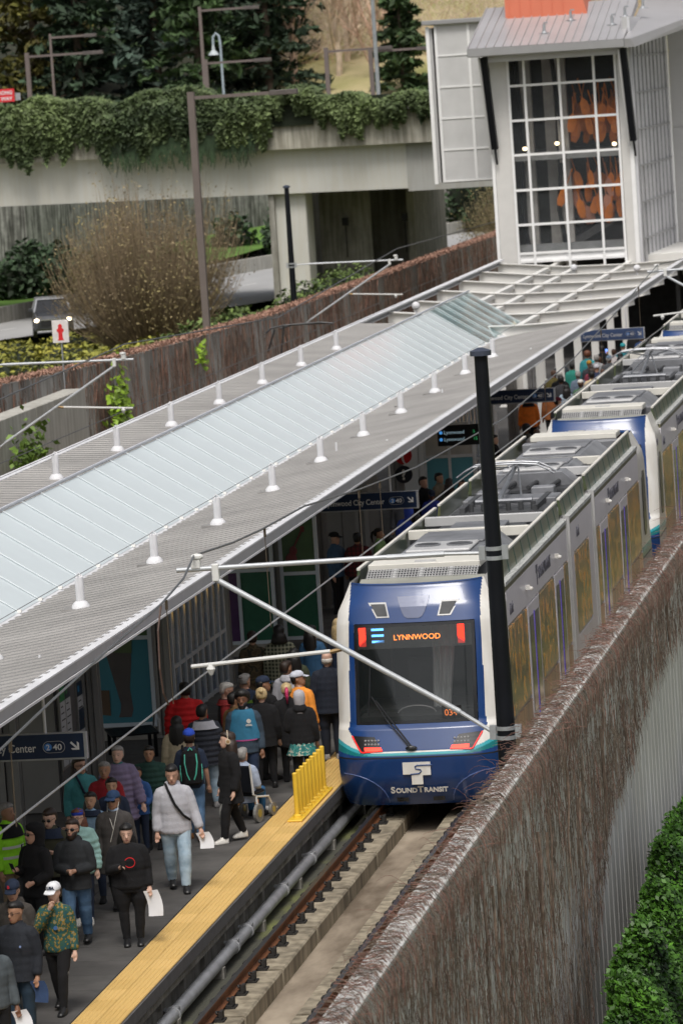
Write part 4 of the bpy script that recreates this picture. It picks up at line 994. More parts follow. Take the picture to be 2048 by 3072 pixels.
dr = [((-.15,-26.1,5.50),(-.15,-26.1,4.6)), ((-.15,-17.95,5.88),(-.15,-17.95,4.6)), ((-.15,-11.2,5.97),(-.15,-11.2,4.6)), ((-.15,-3.1,5.62),(-.15,-3.1,4.58)), ((-.15,-1,5.55),(-.15,-1,4.58)), ((-.15,12,5.15),(-.15,12,4.58)), ((-.15,22,5.2),(-.15,22,4.6)), ((-.15,34,5.5),(-.15,34,4.6)), ((-.15,44,5.95),(-.15,44,4.6))]
wire('messenger_wire', 'grey sagging messenger wire crossing in front of the canopy roof', m1, .015, drops=dr)
wire('contact_wire', 'straight pale contact wire running diagonally over the crowd and the trains', [(-.2,-64,4.60),(-.25,-15.6,4.60),(.1,51,4.60),(-.1,120,4.6)], .013, M('contact_copper', (.32,.32,.33), .35, .6))
wire('jumper_cable', 'drooping brown jumper cable linking messenger and contact wire', [(-.17,-18.15,5.87),(-.2,-18.3,5.55),(-.2,-18.35,5.1),(-.2,-18.25,4.78),(-.2,-18.0,4.60)], .012, M('jumper_brown', (.10,.055,.04), .6))
wire('messenger_wire', 'far messenger wire running above the vine wall toward the bridge', [(-12.8,10,5.0),(-12.7,38.0,5.56),(-12.7,60,4.75),(-12.5,83.5,5.62),(-12.6,120,5.2),(-12.6,160,5.2)], .02)
wire('contact_wire', 'thin contact wire over the far track behind the canopy edge', [(-12.9,10,3.83),(-12.9,160,3.85)], .012)
# ================= left side: walls, verge, freeway =================
wl = [(-20.6,38),(-19.2,50.5),(-17.9,56.4),(-17.0,65.1),(-16.2,77.7),(-15.9,91),(-15.6,114.6),(-15.4,133),(-15.4,149.0)]
t = thing('vine_wall', 'long concrete wall beyond the canopy, coated in reddish bare vines', 'wall', (0,0,0))
b = MB()
for (xa, ya), (xb, yb) in zip(wl[:-1], wl[1:]): b.hexa([(xa-.3,ya,-.75),(xa,ya,-.75),(xb,yb,-.75),(xb-.3,yb,-.75),(xa-.3,ya,3.8),(xa,ya,3.8),(xb,yb,3.8),(xb-.3,yb,3.8)])
b.build('wall_core', M('left_wall_concrete', (.40,.39,.37), .9, var=.15, scale=.5, streak=.4), t)
v2 = thing('climbing_vine', 'reddish brown bare vine hanging over the far wall behind the canopy', 'climbing vine', (-17,80,0))
WY = np.array([p[1] for p in wl]); WX = np.array([p[0] for p in wl])
def wx(y): return np.interp(y, WY, WX)
def lvine(n, mat, r0, zt=3.9, dens=None):
    rng = RNG; y = rng.uniform(40, 147, n); z = 3.95-rng.random(n)**1.5*3.6
    cl = np.sin(y*.8)+np.sin(y*2.3+1)+rng.normal(0, 1.0, n); y = y[cl > -.7]; z = z[cl > -.7]; n = len(y); st = np.stack([wx(y)+.02+rng.random(n)*.12, y, z], 1); L = rng.uniform(.4, 1.6, n)/4; dr_ = rng.normal(0, .05, n)
    def step(i, p):
        q = p.copy(); q[:, 2] -= L; q[:, 1] += dr_+rng.normal(0, .06, n); q[:, 2] = q[:, 2].clip(-.5, 9); return q
    v, f = strands(n, st, step, 4, np.full(n, r0)*rng.uniform(.5, 1.5, n), rng); v -= np.array([-17, 80, 0]); stuff(npmesh('twig', v, f, mat, v2))
lvine(4600, M('far_vine_brown', (.21,.135,.10), .9, var=.3, leaf=.45), .010); lvine(1800, M('far_vine_red', (.27,.14,.10), .9, var=.3, leaf=.4), .011)
lvine(1500, vine_mats[0], .011)
n = 22000; y = RNG.uniform(40, 147, n); z = 3.84+RNG.random(n)*.12; x = wx(y)-.32+.45*RNG.random(n)
v, f = leaves(np.stack([x+17, y-80, z], 1), .034, RNG, aspect=5); stuff(npmesh('top_twigs', v, f, M('far_vine_top', (.36,.21,.155), .9, var=.3, leaf=.4), v2))
yg = M('fresh_leaf', (.20,.32,.02), .5, var=.3, leaf=.4)
def clump(cy, cz, ry, rz, n, lab):
    t = thing('ivy_patch', lab, 'ivy', (float(wx(cy))+.25, cy, cz))
    y = RNG.normal(0, ry*.5, n); z = RNG.normal(0, rz*.5, n)
    v, f = leaves(np.stack([RNG.uniform(-.05,.2,n), y, z], 1), .14, RNG, normal=np.array([1,-.5,0])); stuff(npmesh('leaf', v, f, yg, t))
clump(58.2, 2.2, 1.1, 1.1, 420, 'bright yellow green leaves hanging on the vine wall above the steady arm')
clump(57.2, .9, 1.0, .8, 180, 'small yellow green leaf spray low on the vine wall behind the canopy edge')
clump(67.0, 3.3, .5, .4, 70, 'small tuft of yellow green leaves near the top of the vine wall')
# nearer concrete wall
t = thing('concrete_wall', 'pale board-marked concrete wall at left in front of the vine wall', 'wall', (0,0,0))
b = MB()
for k in range(5):
    y0 = 22+k*6.2; q = MB(); q.box(-17.9,-17.25,y0+.02,y0+6.18,-.7,3.42+.0*k); q.build('wall_panel', concrete_pale, t, bevel=.02)
clump2 = thing('weed_shrub', 'small yellow green shrub rooted at the foot of the pale concrete wall', 'shrub', (-17.05,44.2,2.0))
n = 420; v, f = leaves(np.stack([RNG.uniform(0,.4,n), RNG.normal(0,.9,n), RNG.normal(.1,.45,n)], 1), .15, RNG); stuff(npmesh('leaf', v, f, M('weed_leaf', (.10,.17,.02), .6, var=.3, leaf=.4), clump2))
t = thing('pantograph_frame', 'dark pantograph head of a train hidden behind the canopy at left', 'pantograph', (-13.0,66.4,3.6))
q = MB(); q.tube([(-1.3,0,.3),(-1.1,0,.45),(-.7,0,.52),(.5,0,.55),(.9,0,.5)], .03, 5); q.tube([(-.9,.4,.4),(-.5,.4,.5),(.6,.4,.5)], .03, 5); q.tube([(-.7,0,.5),(-.9,.2,-.6)], .03, 5); q.tube([(-1.0,0,.4),(-1.3,.2,-.3)], .03, 5); q.build('collector_bow', dark_steel, t)
# verge, road, barriers
road_m = M('road_concrete', (.36,.36,.36), .85, var=.10, scale=.25, sx=(1,.2,1), bump=.1)
asph = M('shoulder_asphalt', (.14,.145,.15), .9, var=.1, scale=.4)
verge_m = M('verge_grass', (.09,.11,.03), .95, var=.35, scale=.7, col2=(.17,.18,.05))
b = MB(); b.add([(-120,20,-.45),(-20.9,20,-.45),(-16.2,80,-.45),(-15.8,300,-.45),(-120,300,-.45)], [(0,1,2,3,4)]); struct(b.build('verge', verge_m))
# the road bends gently: polygon strip measured on the ground
nl = [(-52,60),(-44,120),(-40.5,137),(-32.0,156),(-27.5,170),(-22,200),(-12,240),(4,290)]
fl = [(-70,60),(-56,120),(-46,142),(-43.0,160),(-39.4,190),(-36.5,203),(-28,250),(-14,300)]
b = MB(); b.loft([[(x,y,0) for x,y in nl], [(x,y,0) for x,y in fl]], False, closed=False); struct(b.build('road', road_m))
b = MB()
for i, k in enumerate((.32, .62)):
    for j in range(len(nl)-1):
        for u in np.arange(0, 1, .25):
            a = [nl[j][c]*(1-u)+nl[j+1][c]*u for c in (0,1)]; a2 = [fl[j][c]*(1-u)+fl[j+1][c]*u for c in (0,1)]
            u2 = u+.10; e = [nl[j][c]*(1-u2)+nl[j+1][c]*u2 for c in (0,1)]; e2 = [fl[j][c]*(1-u2)+fl[j+1][c]*u2 for c in (0,1)]
            P = Vector((a[0]*(1-k)+a2[0]*k, a[1]*(1-k)+a2[1]*k, .006)); Q = Vector((e[0]*(1-k)+e2[0]*k, e[1]*(1-k)+e2[1]*k, .006))
            b.add([P+V(-.08,0,0), P+V(.08,0,0), Q+V(.08,0,0), Q+V(-.08,0,0)], [(0,1,2,3)])
struct(b.build('lane_marking', M('lane_white', (.6,.6,.58), .7)))
t = thing('road_barrier', 'low grey concrete barrier along the far side of the freeway', 'barrier', (0,0,0))
for (xa,ya), (xb,yb) in zip(fl[:-1], fl[1:]):
    q = MB(); q.beam((xa,ya,.40), (xb,yb,.40), .35, .85); q.build('barrier_section', concrete_pale if ya > 150 else concrete, t)
# retaining wall beyond
rw = M('streaked_concrete', (.30,.29,.275), .9, var=.3, scale=1.6, bump=.3, streak=.75)
t = thing('retaining_wall', 'dark streaked concrete retaining wall seen under the overpass', 'wall', (0,0,0))
rp = [(-90,150),(-66,172),(-52,190),(-46,215),(-38,235)]
for (xa,ya), (xb,yb) in zip(rp[:-1], rp[1:]):
    for i in range(4):
        a = Vector((xa+(xb-xa)*i/4, ya+(yb-ya)*i/4, 4)); c = Vector((xa+(xb-xa)*(i+1)/4, ya+(yb-ya)*(i+1)/4, 4)); d = (c-a).normalized()*.04
        q = MB(); q.beam(a+d, c-d, .6, 9.5); q.build('wall_panel', rw, t)
# ---------- shrubs ----------
def blob_pts(n, c, r, rng, shell=.55):
    d = rng.normal(0, 1, (n, 3)); d /= np.linalg.norm(d, axis=1)[:, None]; rad = (shell+(1-shell)*rng.random(n))[:, None]
    return np.array(c)+d*rad*np.array(r)
def shrub(name, lab, cat, base, blobs, mat, size, n, up=.3, aspect=1.6, core=None, group=None):
    t = thing(name, lab, cat, base, 0, group); P = []
    vol = [b_[1][0]*b_[1][1]*b_[1][2] for b_ in blobs]; sv = sum(x**.67 for x in vol)
    for (c, r), vv in zip(blobs, vol): P.append(blob_pts(int(n*vv**.67/sv), c, r, RNG))
    P = np.concatenate(P); P = P[P[:, 2] > -.1]
    v, f = leaves(P, size, RNG, up=up, aspect=aspect); stuff(npmesh('leaf', v, f, mat, t))
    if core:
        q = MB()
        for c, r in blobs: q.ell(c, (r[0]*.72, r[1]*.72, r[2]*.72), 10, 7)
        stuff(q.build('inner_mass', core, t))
    return t
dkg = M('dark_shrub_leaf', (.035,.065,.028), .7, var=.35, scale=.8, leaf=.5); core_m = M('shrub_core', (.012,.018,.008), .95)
ylw = M('yellow_shrub_leaf', (.16,.19,.03), .7, var=.3, scale=.5, col2=(.28,.26,.04), leaf=.35)
mid = M('mid_shrub_leaf', (.055,.10,.025), .7, var=.3, scale=.5, col2=(.12,.17,.04), leaf=.4)
def rblobs(n, cx_, cy_, rx, ry, r, h):
    out = []
    for i in range(n):
        s = random.uniform(.7, 1.3); out.append(((cx_+random.uniform(-rx,rx), cy_+random.uniform(-ry,ry), h*.4*s), (r*s, r*s, h*.7*s)))
    return out
shrub('low_hedge', 'low yellow green hedge running along the verge in front of the parked dark cars', 'hedge', (-31,112,-.45), rblobs(70, 0, 0, 7.0, 15, 1.5, .95), ylw, .13, 34000, up=.8, aspect=2.2, core=core_m)
shrub('low_hedge', 'darker green hedge between the yellow hedge and the vine wall', 'hedge', (-24.5,110,-.45), rblobs(36, 1, 6, 3.2, 24, 1.6, 1.7), mid, .14, 22000, up=.8, aspect=2, core=core_m)
shrub('low_hedge', 'green hedge strip beyond the brown bush reaching the catenary pole', 'hedge', (-22.5,140,-.45), rblobs(20, 0, -2, 2.6, 12, 1.5, 2.0), mid, .15, 14000, up=.8, core=core_m)
shrub('dark_shrub', 'dark green shrub at the far left beyond the freeway', 'shrub', (-53.5,163,0), rblobs(7, 0, 0, 3, 4, 2.2, 3.6), dkg, .30, 7000, core=core_m)
shrub('dark_shrub', 'dark green shrub between the far left shrub and the brown bush', 'shrub', (-46.8,176,0), rblobs(6, 0, 0, 2.4, 4, 1.8, 3.0), dkg, .28, 5000, core=core_m)
shrub('dark_shrub', 'dark green shrub under the overpass just left of the pier', 'shrub', (-38.5,206,0), rblobs(8, 0, 0, 4.2, 5, 2.0, 3.6), dkg, .3, 6000, core=core_m)
shrub('dark_shrub', 'row of green shrub in the background right of the overpass pier', 'shrub', (-24.5,236,0), rblobs(8, 0, 0, 6, 5, 2.2, 4.6), dkg, .34, 5000, core=core_m)
g2 = MB(); g2.add([(-70,165,.05),(-44,168,.05),(-34,236,2.2),(-60,236,2.2)], [(0,1,2,3)]); struct(g2.build('bank', M('bank_grass', (.10,.20,.03), .9, var=.3, scale=.4)))
# big brown willow-like bush: upright twigs + tiny leaves
def twiggy(lab, base, spread, h, n, mat, leafmat, nl_, group=None):
    t = thing('twiggy_bush', lab, 'bush', base); rng = RNG
    a = rng.uniform(0, 2*PI, n); rr = np.sqrt(rng.random(n)); st = np.stack([np.cos(a)*rr*spread*.20, np.sin(a)*rr*spread*.20, np.zeros(n)], 1)
    out = np.stack([np.cos(a)*rr*spread*.135*(1+.18*np.sin(a*4)), np.sin(a)*rr*spread*.135*(1+.18*np.sin(a*4)), np.zeros(n)], 1); lob = 1+.13*np.sin(a*3+1)*rr+.10*np.sin(a*7); hz_ = h*lob*(.50+.46*rng.random(n)+.30*(rng.random(n) > .92)*rng.random(n))*np.sqrt(1-.42*rr**2)/8
    def step(i, p): 
        q = p+out*(1.2-.13*i)+rng.normal(0, .06, (n, 3)); q[:, 2] = p[:, 2]+hz_; return q
    v, f = strands(n, st, step, 8, np.full(n, .02)*rng.uniform(.5, 1.4, n), rng, taper=.3); stuff(npmesh('stem', v, f, mat, t))
    tips = v.reshape(n, 9, 3, 3).mean(2)[:, 3:].reshape(-1, 3); idx = rng.integers(0, len(tips), nl_); P = tips[idx]+rng.normal(0, .22, (nl_, 3))
    v, f = leaves(P, .055, rng, up=-.2, aspect=2.6); stuff(npmesh('bud', v, f, leafmat, t))
twiggy('big round brown and yellowish bush in front of the overpass, almost leafless', (-30.3,124,-.45), 4.1, 8.0, 2300, M('bush_stem', (.27,.205,.13), .9, var=.3, leaf=.4), M('bush_bud', (.30,.225,.14), .8, var=.2, scale=.3, col2=(.25,.21,.09), leaf=.35), 13000)
twiggy('rounded brown bush seen under the overpass left of the tower', (-19.0,178,-.45), 4.0, 6.6, 700, MATS['bush_stem'], M('bush_bud2', (.20,.17,.08), .8, var=.25, leaf=.35), 15000)
# ---------- cars ----------
def suv(loc, rz, lab, paint, lights=True):
    t = thing('car', lab, 'car', loc, rz)
    q = MB(); P = [(-2.35,.35),(2.3,.35),(2.38,.7),(2.30,1.05),(1.15,1.18),(-2.30,1.15),(-2.42,.7)]
    # x forward = -Y local; build along y
    secs = []
    for y, w, z0, z1 in ((-2.40,.78,.42,.80),(-2.32,.92,.34,1.05),(-1.2,.99,.30,1.20),(0,.99,.30,1.22),(1.9,.98,.30,1.22),(2.35,.90,.38,1.12)):
        secs.append([(-w,y,z0),(w,y,z0),(w*1.0,y,(z0+z1)/2),(w*.93,y,z1),(-w*.93,y,z1),(-w,y,(z0+z1)/2)])
    q.loft(secs); q.build('body', paint, t, bevel=.04)
    q = MB(); q.loft([[(-.90,-1.25,1.20),(.90,-1.25,1.20),(.90,2.2,1.20),(-.90,2.2,1.20)], [(-.70,-.55,1.78),(.70,-.55,1.78),(.70,1.85,1.78),(-.70,1.85,1.78)]]); q.build('cabin_glass', t_black, t)
    q = MB(); q.box(-.74,.74,-.60,1.9,1.765,1.82); q.build('roof', M('car_roof_silver', (.40,.41,.43), .3, .5), t, bevel=.03)
    q = MB()
    for s in (-1, 1): q.beam((s*.88,-1.2,1.2), (s*.71,-.57,1.79), .07, .07); q.beam((s*.90,.6,1.2), (s*.72,.6,1.79), .10, .07); q.beam((s*.90,2.1,1.2), (s*.72,1.8,1.79), .12, .1)
    q.build('pillar', MATS['car_roof_silver'], t)
    for s in (-1, 1):
        for y in (-1.5, 1.5):
            q = MB(); q.tube([(s*.80,y,.36),(s*1.0,y,.36)], .36, 16); w_ = q.build('wheel', t_seam, t); q = MB(); q.tube([(s*1.0,y,.36),(s*1.01,y,.36)], .2, 12); q.build('rim', galv, w_)
        q = MB(); q.ell((s*.80,-2.36,.86), (.13,.06,.085), 10, 6); q.build('headlight', M('headlight_lit', (1,.82,.55), .3, emit=6, var=0) if lights else M('headlight_off', (.5,.5,.5), .2), t)
        q = MB(); q.box(s*1.05-.10,s*1.05+.10,-.95,-.85,1.22,1.40); q.build('mirror', paint, t, bevel=.02)
    q = MB(); q.box(-.62,.62,-2.44,-2.36,.84,.90); q.build('grille_bar', M('chrome_bar', (.6,.6,.6), .25, .8), t)
    q = MB(); q.box(-.60,.60,-2.42,-2.34,.55,.82); q.build('grille', t_seam, t)
    return t
suv((-38.3,138.6,0.02), R(14), 'dark pickup-like car with lit headlights driving behind the yellow hedge', M('car_charcoal', (.055,.058,.065), .3, .3, coat=.7))
suv((-35.7,147,0.02), R(16), 'dark car half hidden by the hedge behind the driving car', M('car_black_green', (.04,.042,.038), .3, .3, coat=.7), False)
# hydrant sign on the wall top
t = thing('hydrant_sign', 'small white square sign with a red hydrant symbol standing above the hedge', 'sign', (-18.0,53.6,3.94)); t.scale = (.74,1,.74)
q = MB(); q.box(-.33,.33,-.02,.02,1.08,1.98); q.build('sign_plate', M('sign_plate_white', (.70,.66,.65), .5), t, bevel=.01)
q = MB(); hr = M('hydrant_red', (.62,.02,.025), .5, var=0); F_ = lambda u, w_: (u, -.024, w_); F2 = lambda u, w_: (u, -.030, w_)
q.prism([(-.13,1.18),(.13,1.18),(.09,1.24),(.08,1.5),(.14,1.53),(.14,1.62),(.08,1.65),(.08,1.76),(.04,1.82),(-.04,1.82),(-.08,1.76),(-.08,1.65),(-.14,1.62),(-.14,1.53),(-.08,1.5),(-.09,1.24)][::-1], F_, F2); q.build('hydrant_symbol', hr, t)
q = MB(); q.tube([(0,.04,-1),(0,.04,1.9)], .03, 6); q.build('sign_post', galv, t)
# ---------- street lamps ----------
lamp_m = M('lamp_bronze', (.165,.135,.125), .55, .2, var=.05)
def lamp(x, y, zb, zt, arm, lab, s=1, w=.17):
    t = thing('street_lamp', lab, 'street lamp', (x, y, zb), 0, 'brown street lamps'); h = zt-zb
    q = MB(); q.box(-w/2,w/2,-w/2,w/2,0,h+.12); q.build('post', lamp_m, t)
    q = MB(); q.box(min(0,s*arm*.78),max(0,s*arm*.78),-.05,.05,h-.16,h-.04); q.build('arm', lamp_m, t)
    q = MB(); q.box(min(s*arm*.74,s*arm),max(s*arm*.74,s*arm),-.16,.16,h-.20,h-.01); q.build('lamp_head', M('lamp_head', (.10,.085,.08), .5), t, bevel=.02)
lamp(-19.7, 84, -.7, 11.55, 3.9, 'tall brown street lamp with a long arm in front of the ivy covered overpass', w=.24)
for x, zt, arm, lab in ((-43.7,14.0,4.2,'brown street lamp at far left behind the ivy, its arm level with the hedge top'),(-33.9,13.0,3.6,'brown street lamp behind the ivy near the pale bell-shaped lamp'),(-27.3,13.2,3.6,'brown street lamp on the overpass left of the small conifer'),(-24.9,13.05,3.4,'brown street lamp just left of the tall thin pole')):
    lamp(x, 160, 8, zt, arm, lab, w=.22)
lamp(-43.5,165,8,15.0,2.6,'darker street lamp with a short arm at the far left', w=.12)
lamp(-34.8,164,8,15.9,3.3,'faint street lamp against the dark conifers', w=.16)
t = thing('bell_lamp', 'pale grey lamp post with a bell shaped lantern on a curved hook', 'street lamp', (-33.4,162,8))
q = MB(); q.tube([(0,0,0),(0,0,5.9),(-.05,0,6.35),(-.22,0,6.5),(-.38,0,6.3),(-.40,0,5.9)], .07, 8); q.build('post', M('lamp_pale', (.30,.36,.40), .5), t)
q = MB(); q.tube([(-.40,0,5.9),(-.40,0,5.6),(-.40,0,5.42),(-.40,0,5.33)], [.06,.10,.26,.30], 12); q.build('lantern', M('lantern_grey', (.45,.50,.52), .5), t)
t = thing('utility_pole', 'tall thin grey pole rising out of the picture near the small conifer', 'pole', (-24.3,158,8))
q = MB(); q.tube([(0,0,0),(0,0,12)], .11, 8); q.build('pole', M('pole_grey', (.27,.29,.30), .5), t)
# ---------- overpass ----------
br_pale = M('bridge_concrete', (.56,.555,.52), .8, var=.04, scale=.3, streak=.03)
br_par = M('bridge_parapet', (.44,.42,.36), .85, var=.15, scale=.8, bump=.2, streak=.4)
t = thing('overpass', 'pale concrete overpass crossing behind the station, draped with ivy', 'bridge', (0,0,0))
q = MB(); q.hexa([(-80,150,6.75),(-17.0,150,5.75),(-17.0,150.6,5.75),(-80,150.6,6.75),(-80,149.9,8.75),(-17.0,149.9,8.15),(-17.0,150.6,8.15),(-80,150.6,8.75)]); q.build('girder', br_pale, t)
for k in range(14):
    x0, x1 = -70+4.5*k, -70+4.5*(k+1)-.02; zz = lambda x: 8.1+(-17-x)*.0115
    q = MB(); q.hexa([(x0,149.2,zz(x0)),(x1,149.2,zz(x1)),(x1,150.8,zz(x1)),(x0,150.8,zz(x0)),(x0,149.2,zz(x0)+1.75),(x1,149.2,zz(x1)+1.75),(x1,149.5,zz(x1)+1.75),(x0,149.5,zz(x0)+1.75)]); q.build('parapet_panel', br_par, t)
q = MB(); q.box(-80,-10,150.6,165.5,7.4,8.5); q.build('deck', br_pale, t)
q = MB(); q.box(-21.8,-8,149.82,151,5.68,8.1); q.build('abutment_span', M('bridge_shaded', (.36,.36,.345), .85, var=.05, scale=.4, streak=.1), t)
q = MB(); q.box(-29.2,-27.3,150.5,152.6,-.5,7.2); q.build('pier', br_pale, t, bevel=.04)
q = MB(); q.box(-29.2,-28.9,150.2,170,-.5,7.2); q.box(-27.6,-24.9,156.2,156.6,-.5,7.2); q.box(-23.2,-22.8,158,170,-.5,7.2); q.box(-26.6,-23.2,160.5,161,-.5,7.2); q.build('pier_wall', concrete, t)
for x, y in ((-26.2,156.1),(-23.3,157.9)):
    q = MB(); q.box(x-.15,x+.15,y-.25,y,3.9,4.3); q.tube([(x,y-.1,2.2),(x,y-.1,3.9)], .03, 5); q.build('wall_light', t_seam, t)
t = thing('bridge_railing', 'dark mesh railing and red vehicle lights on the overpass beside the mesh stair box', 'railing', (-21.5,151.5,8.1))
q = MB()
for k in range(9): q.box(-.5+.45*k,-.46+.45*k,0,.05,0,2.2)
for z in (.9,1.4,2.2): q.box(-.6,3.6,0,.05,z,z+.06)
q.build('rail', lamp_m, t); q = MB(); q.box(-.3,3.4,.5,.6,1.3,1.9); q.build('rail_board', M('board_orange', (.45,.16,.07), .6), t)
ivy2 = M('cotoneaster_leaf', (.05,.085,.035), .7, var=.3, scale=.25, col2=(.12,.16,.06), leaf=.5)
t = thing('hanging_ivy', 'thick dark green shrub cascading over the overpass parapet', 'ivy', (-30,149.5,9))
n = 90000; x = RNG.uniform(-56, -20.0, n)
top = 11.2+.15*np.sin(x*.9)+.15*np.sin(x*2.3+1)+np.where(x > -26.2, -.35, 0)+(-.02)*(x+30)+.35*np.exp(-((x+34)/1.5)**2)
low = 8.95+.30*np.sin(x*1.1)+.28*np.sin(x*2.9)+.3*np.sin(x*6.1)+.25*np.sin(x*13.7)
low = np.where(x < -37, low-.30, low); low = np.where((x > -28.6) & (x < -26.0), low+1.1, low); low = np.where(x > -26, low+.35, low)
u = RNG.random(n); z = low+(top-low)*u**.8; y = 149.15-(.3+.5*np.sin(PI*np.clip(u, 0, 1))*(.9+.25*np.sin(x*1.7+z*2)))*RNG.uniform(.3, 1.05, n)
bk = RNG.random(n) < .25; y = np.where(bk, 149.2+RNG.random(n)*2.5, y); z = np.where(bk, top-.3*RNG.random(n), z)
v, f = leaves(np.stack([x+30, y-149.5, z-9], 1), .17, RNG, aspect=2.2, normal=np.array([0,-.6,.1])); stuff(npmesh('leaf', v, f, ivy2, t))
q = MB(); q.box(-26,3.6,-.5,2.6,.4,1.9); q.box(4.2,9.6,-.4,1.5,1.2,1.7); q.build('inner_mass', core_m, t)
n = 1500; x = RNG.uniform(-37.5, -29.5, n); ph = (x*1.3) % 1; st = np.stack([x+30, np.full(n, -.6), np.full(n, .2)], 1); Ls = RNG.uniform(.1, .35, n)*(.4+ph)
def step(i, p):
    q = p.copy(); q[:, 2] -= Ls; q[:, 0] += RNG.normal(0, .08, n); return q
v, f = strands(n, st, step, 4, np.full(n, .035), RNG); stuff(npmesh('trailing_shoot', v, f, dkg, t))
t = thing('road_sign', 'red and white traffic sign cut off by the left edge of the picture', 'sign', (-44.75,158.5,9.65))
q = MB(); q.box(-1.9,.55,-.03,.03,1.9,2.6); q.build('sign_plate', M('sign_plate_red', (.65,.03,.04), .5, var=0), t)
text('WRONG', .27, sw, t, (-.62,-.04,2.3), FRONT, 'sign_lettering', bold=.006); text('WAY', .27, sw, t, (-.20,-.04,1.98), FRONT, 'sign_lettering', bold=.006)
q = MB(); q.box(.56,.85,.1,.16,1.95,2.35); q.build('sign_back', alu, t); q = MB(); q.tube([(-.2,.08,-1.5),(-.2,.08,2.5)], .05, 6); q.build('sign_post', galv, t)
# ---------- trees ----------
q = MB(); q.box(-130,60,239.5,240.5,-1,9.2); struct(q.build('hill_retaining_face', rw))
hill = MB(); gx = np.linspace(-130, 60, 39); gy = np.linspace(240, 460, 16)
rows = [[(x, y, 8.5+max(0, (y-240))*.17+(2.0 if x > -48 else 0)*min(1, (y-240)/30)+.6*math.sin(x*.13+y*.07)) for x in gx] for y in gy]
hill.loft([[p for p in r_ if p[0] > -51] for r_ in rows], False, closed=False); h2 = MB(); h2.loft([[p for p in r_ if p[0] < -33] for r_ in rows], False, closed=False); h2.v = [(a_, b_, c_+.02 if a_ < -47 else c_-.3) for a_, b_, c_ in h2.v]; struct(h2.build('forest_floor', M('forest_floor_soil', (.03,.032,.018), .95, var=.4), smooth=True)); struct(hill.build('hillside', M('hill_grass', (.30,.31,.09), .95, var=.3, scale=.12, col2=(.36,.30,.17), bump=.4), smooth=True))
def conifer(lab, x, y, zb, h, r, mat, n, group='dark conifers behind the overpass', size=.34, zlo=0.0, thin=0):
    t = thing('conifer_tree', lab, 'conifer', (x, y, zb), 0, group)
    q = MB(); q.tube([(0,0,-1.5),(0,0,h*.5),(0,0,h)], [r*.075,r*.05,.03], 8); q.build('trunk', M('conifer_trunk', (.07,.05,.035), .9, var=.3, scale=2), t)
    rng = RNG; nb = int(26+h*4.5); P = []; st = []; en = []
    for i in range(nb):
        z = h*(zlo+(1-zlo)*(i/nb)**.9); a = rng.uniform(0, 2*PI); L = r*(1-z/h)**.8*rng.uniform(.65, 1.15)+.25
        k = max(6, int(n/nb*(L/r+.15))); s = rng.random(k)**.7
        dr_ = L*s; droop = -.28*dr_+.10*(dr_/L)**2*L
        wdt = .16*L*(1-s)+.18
        px = np.cos(a)*dr_-np.sin(a)*rng.normal(0, 1, k)*wdt; py = np.sin(a)*dr_+np.cos(a)*rng.normal(0, 1, k)*wdt
        P.append(np.stack([px, py, z+droop+rng.normal(0, .10, k)-.22*rng.random(k)], 1))
        st.append((0, 0, z)); en.append((math.cos(a)*L, math.sin(a)*L, z-.2*L))
    P = np.concatenate(P); v, f = leaves(P, size, rng, up=.6, aspect=2.6); stuff(npmesh('needles', v, f, mat, t))
    q = MB()
    for a_, b_ in zip(st[::2], en[::2]): q.tube([a_, b_], [.05,.015], 4)
    q.build('branch', MATS['conifer_trunk'], t); return t
cf1 = M('conifer_dark', (.03,.055,.028), .8, var=.35, scale=.25, leaf=.5); cf2 = M('conifer_mid', (.05,.09,.03), .8, var=.35, scale=.25, leaf=.5); cf3 = M('conifer_blue', (.05,.08,.06), .8, var=.3, scale=.3, leaf=.5)
cfy = M('autumn_larch', (.13,.105,.02), .8, var=.4, scale=.3, col2=(.10,.10,.02), leaf=.5)
cs = [(-55,200,17,5.5,cf2,'conifer at the far left edge behind the street lamps'),(-50.5,212,20,5.5,cfy,'yellowing conifer above the short-armed street lamp'),(-46,205,17,4.8,cf1,'dark conifer right of the yellowing conifer'),(-46,232,22,6,cf3,'blue green conifer high behind the left lamps'),(-41.5,208,19,5.4,cf3,'blue green conifer left of the bell lamp'),
      (-37.5,202,18,5,cf2,'mid green conifer directly behind the bell lamp'),(-36.5,225,22,6,cf1,'tall dark conifer beyond the bell lamp'),(-33.4,204,17,4.4,cf1,'dark conifer at the right end of the dense row'),(-58,222,22,6,cf1,'large dark conifer at the top left corner'),(-42,240,24,6.5,cf2,'back row conifer in the middle of the forest'),(-52,236,24,6.5,cf2,'back row conifer in the left of the forest'),(-35.5,214,21,4.6,cf1,'tall dark conifer standing at the forest edge by the sunlit hill'),(-48.5,216,21,5.6,cf2,'green conifer in the middle of the dense row'),(-62,214,21,6,cf1,'dark conifer outside the upper left corner')]
def far(x, y, dy): k = (y+dy+68.7)/(y+68.7); return 10.69+(x-10.69)*k, y+dy, k
for i, (x, y, h, r, mt, lab) in enumerate(cs):
    x, y, k = far(x-5.0, y, 44); conifer(lab, x, y, 7.0, h*k*1.05, r*k, mt, 7600 if y < 262 else 5200, size=.36)
conifer('small lone conifer on the sunlit hillside beside the mesh stair box', -36.0, 246, 9.4, 11.2, 2.5, cf2, 6500, size=.28)
conifer('green conifer behind the roof of the mesh stair box', -30.3, 285, 14, 11, 4.2, cf2, 3000, size=.3)
conifer('dark conifer partly hidden by the orange roof box', -25.5, 285, 14, 12, 4.2, cf1, 3000, size=.3)
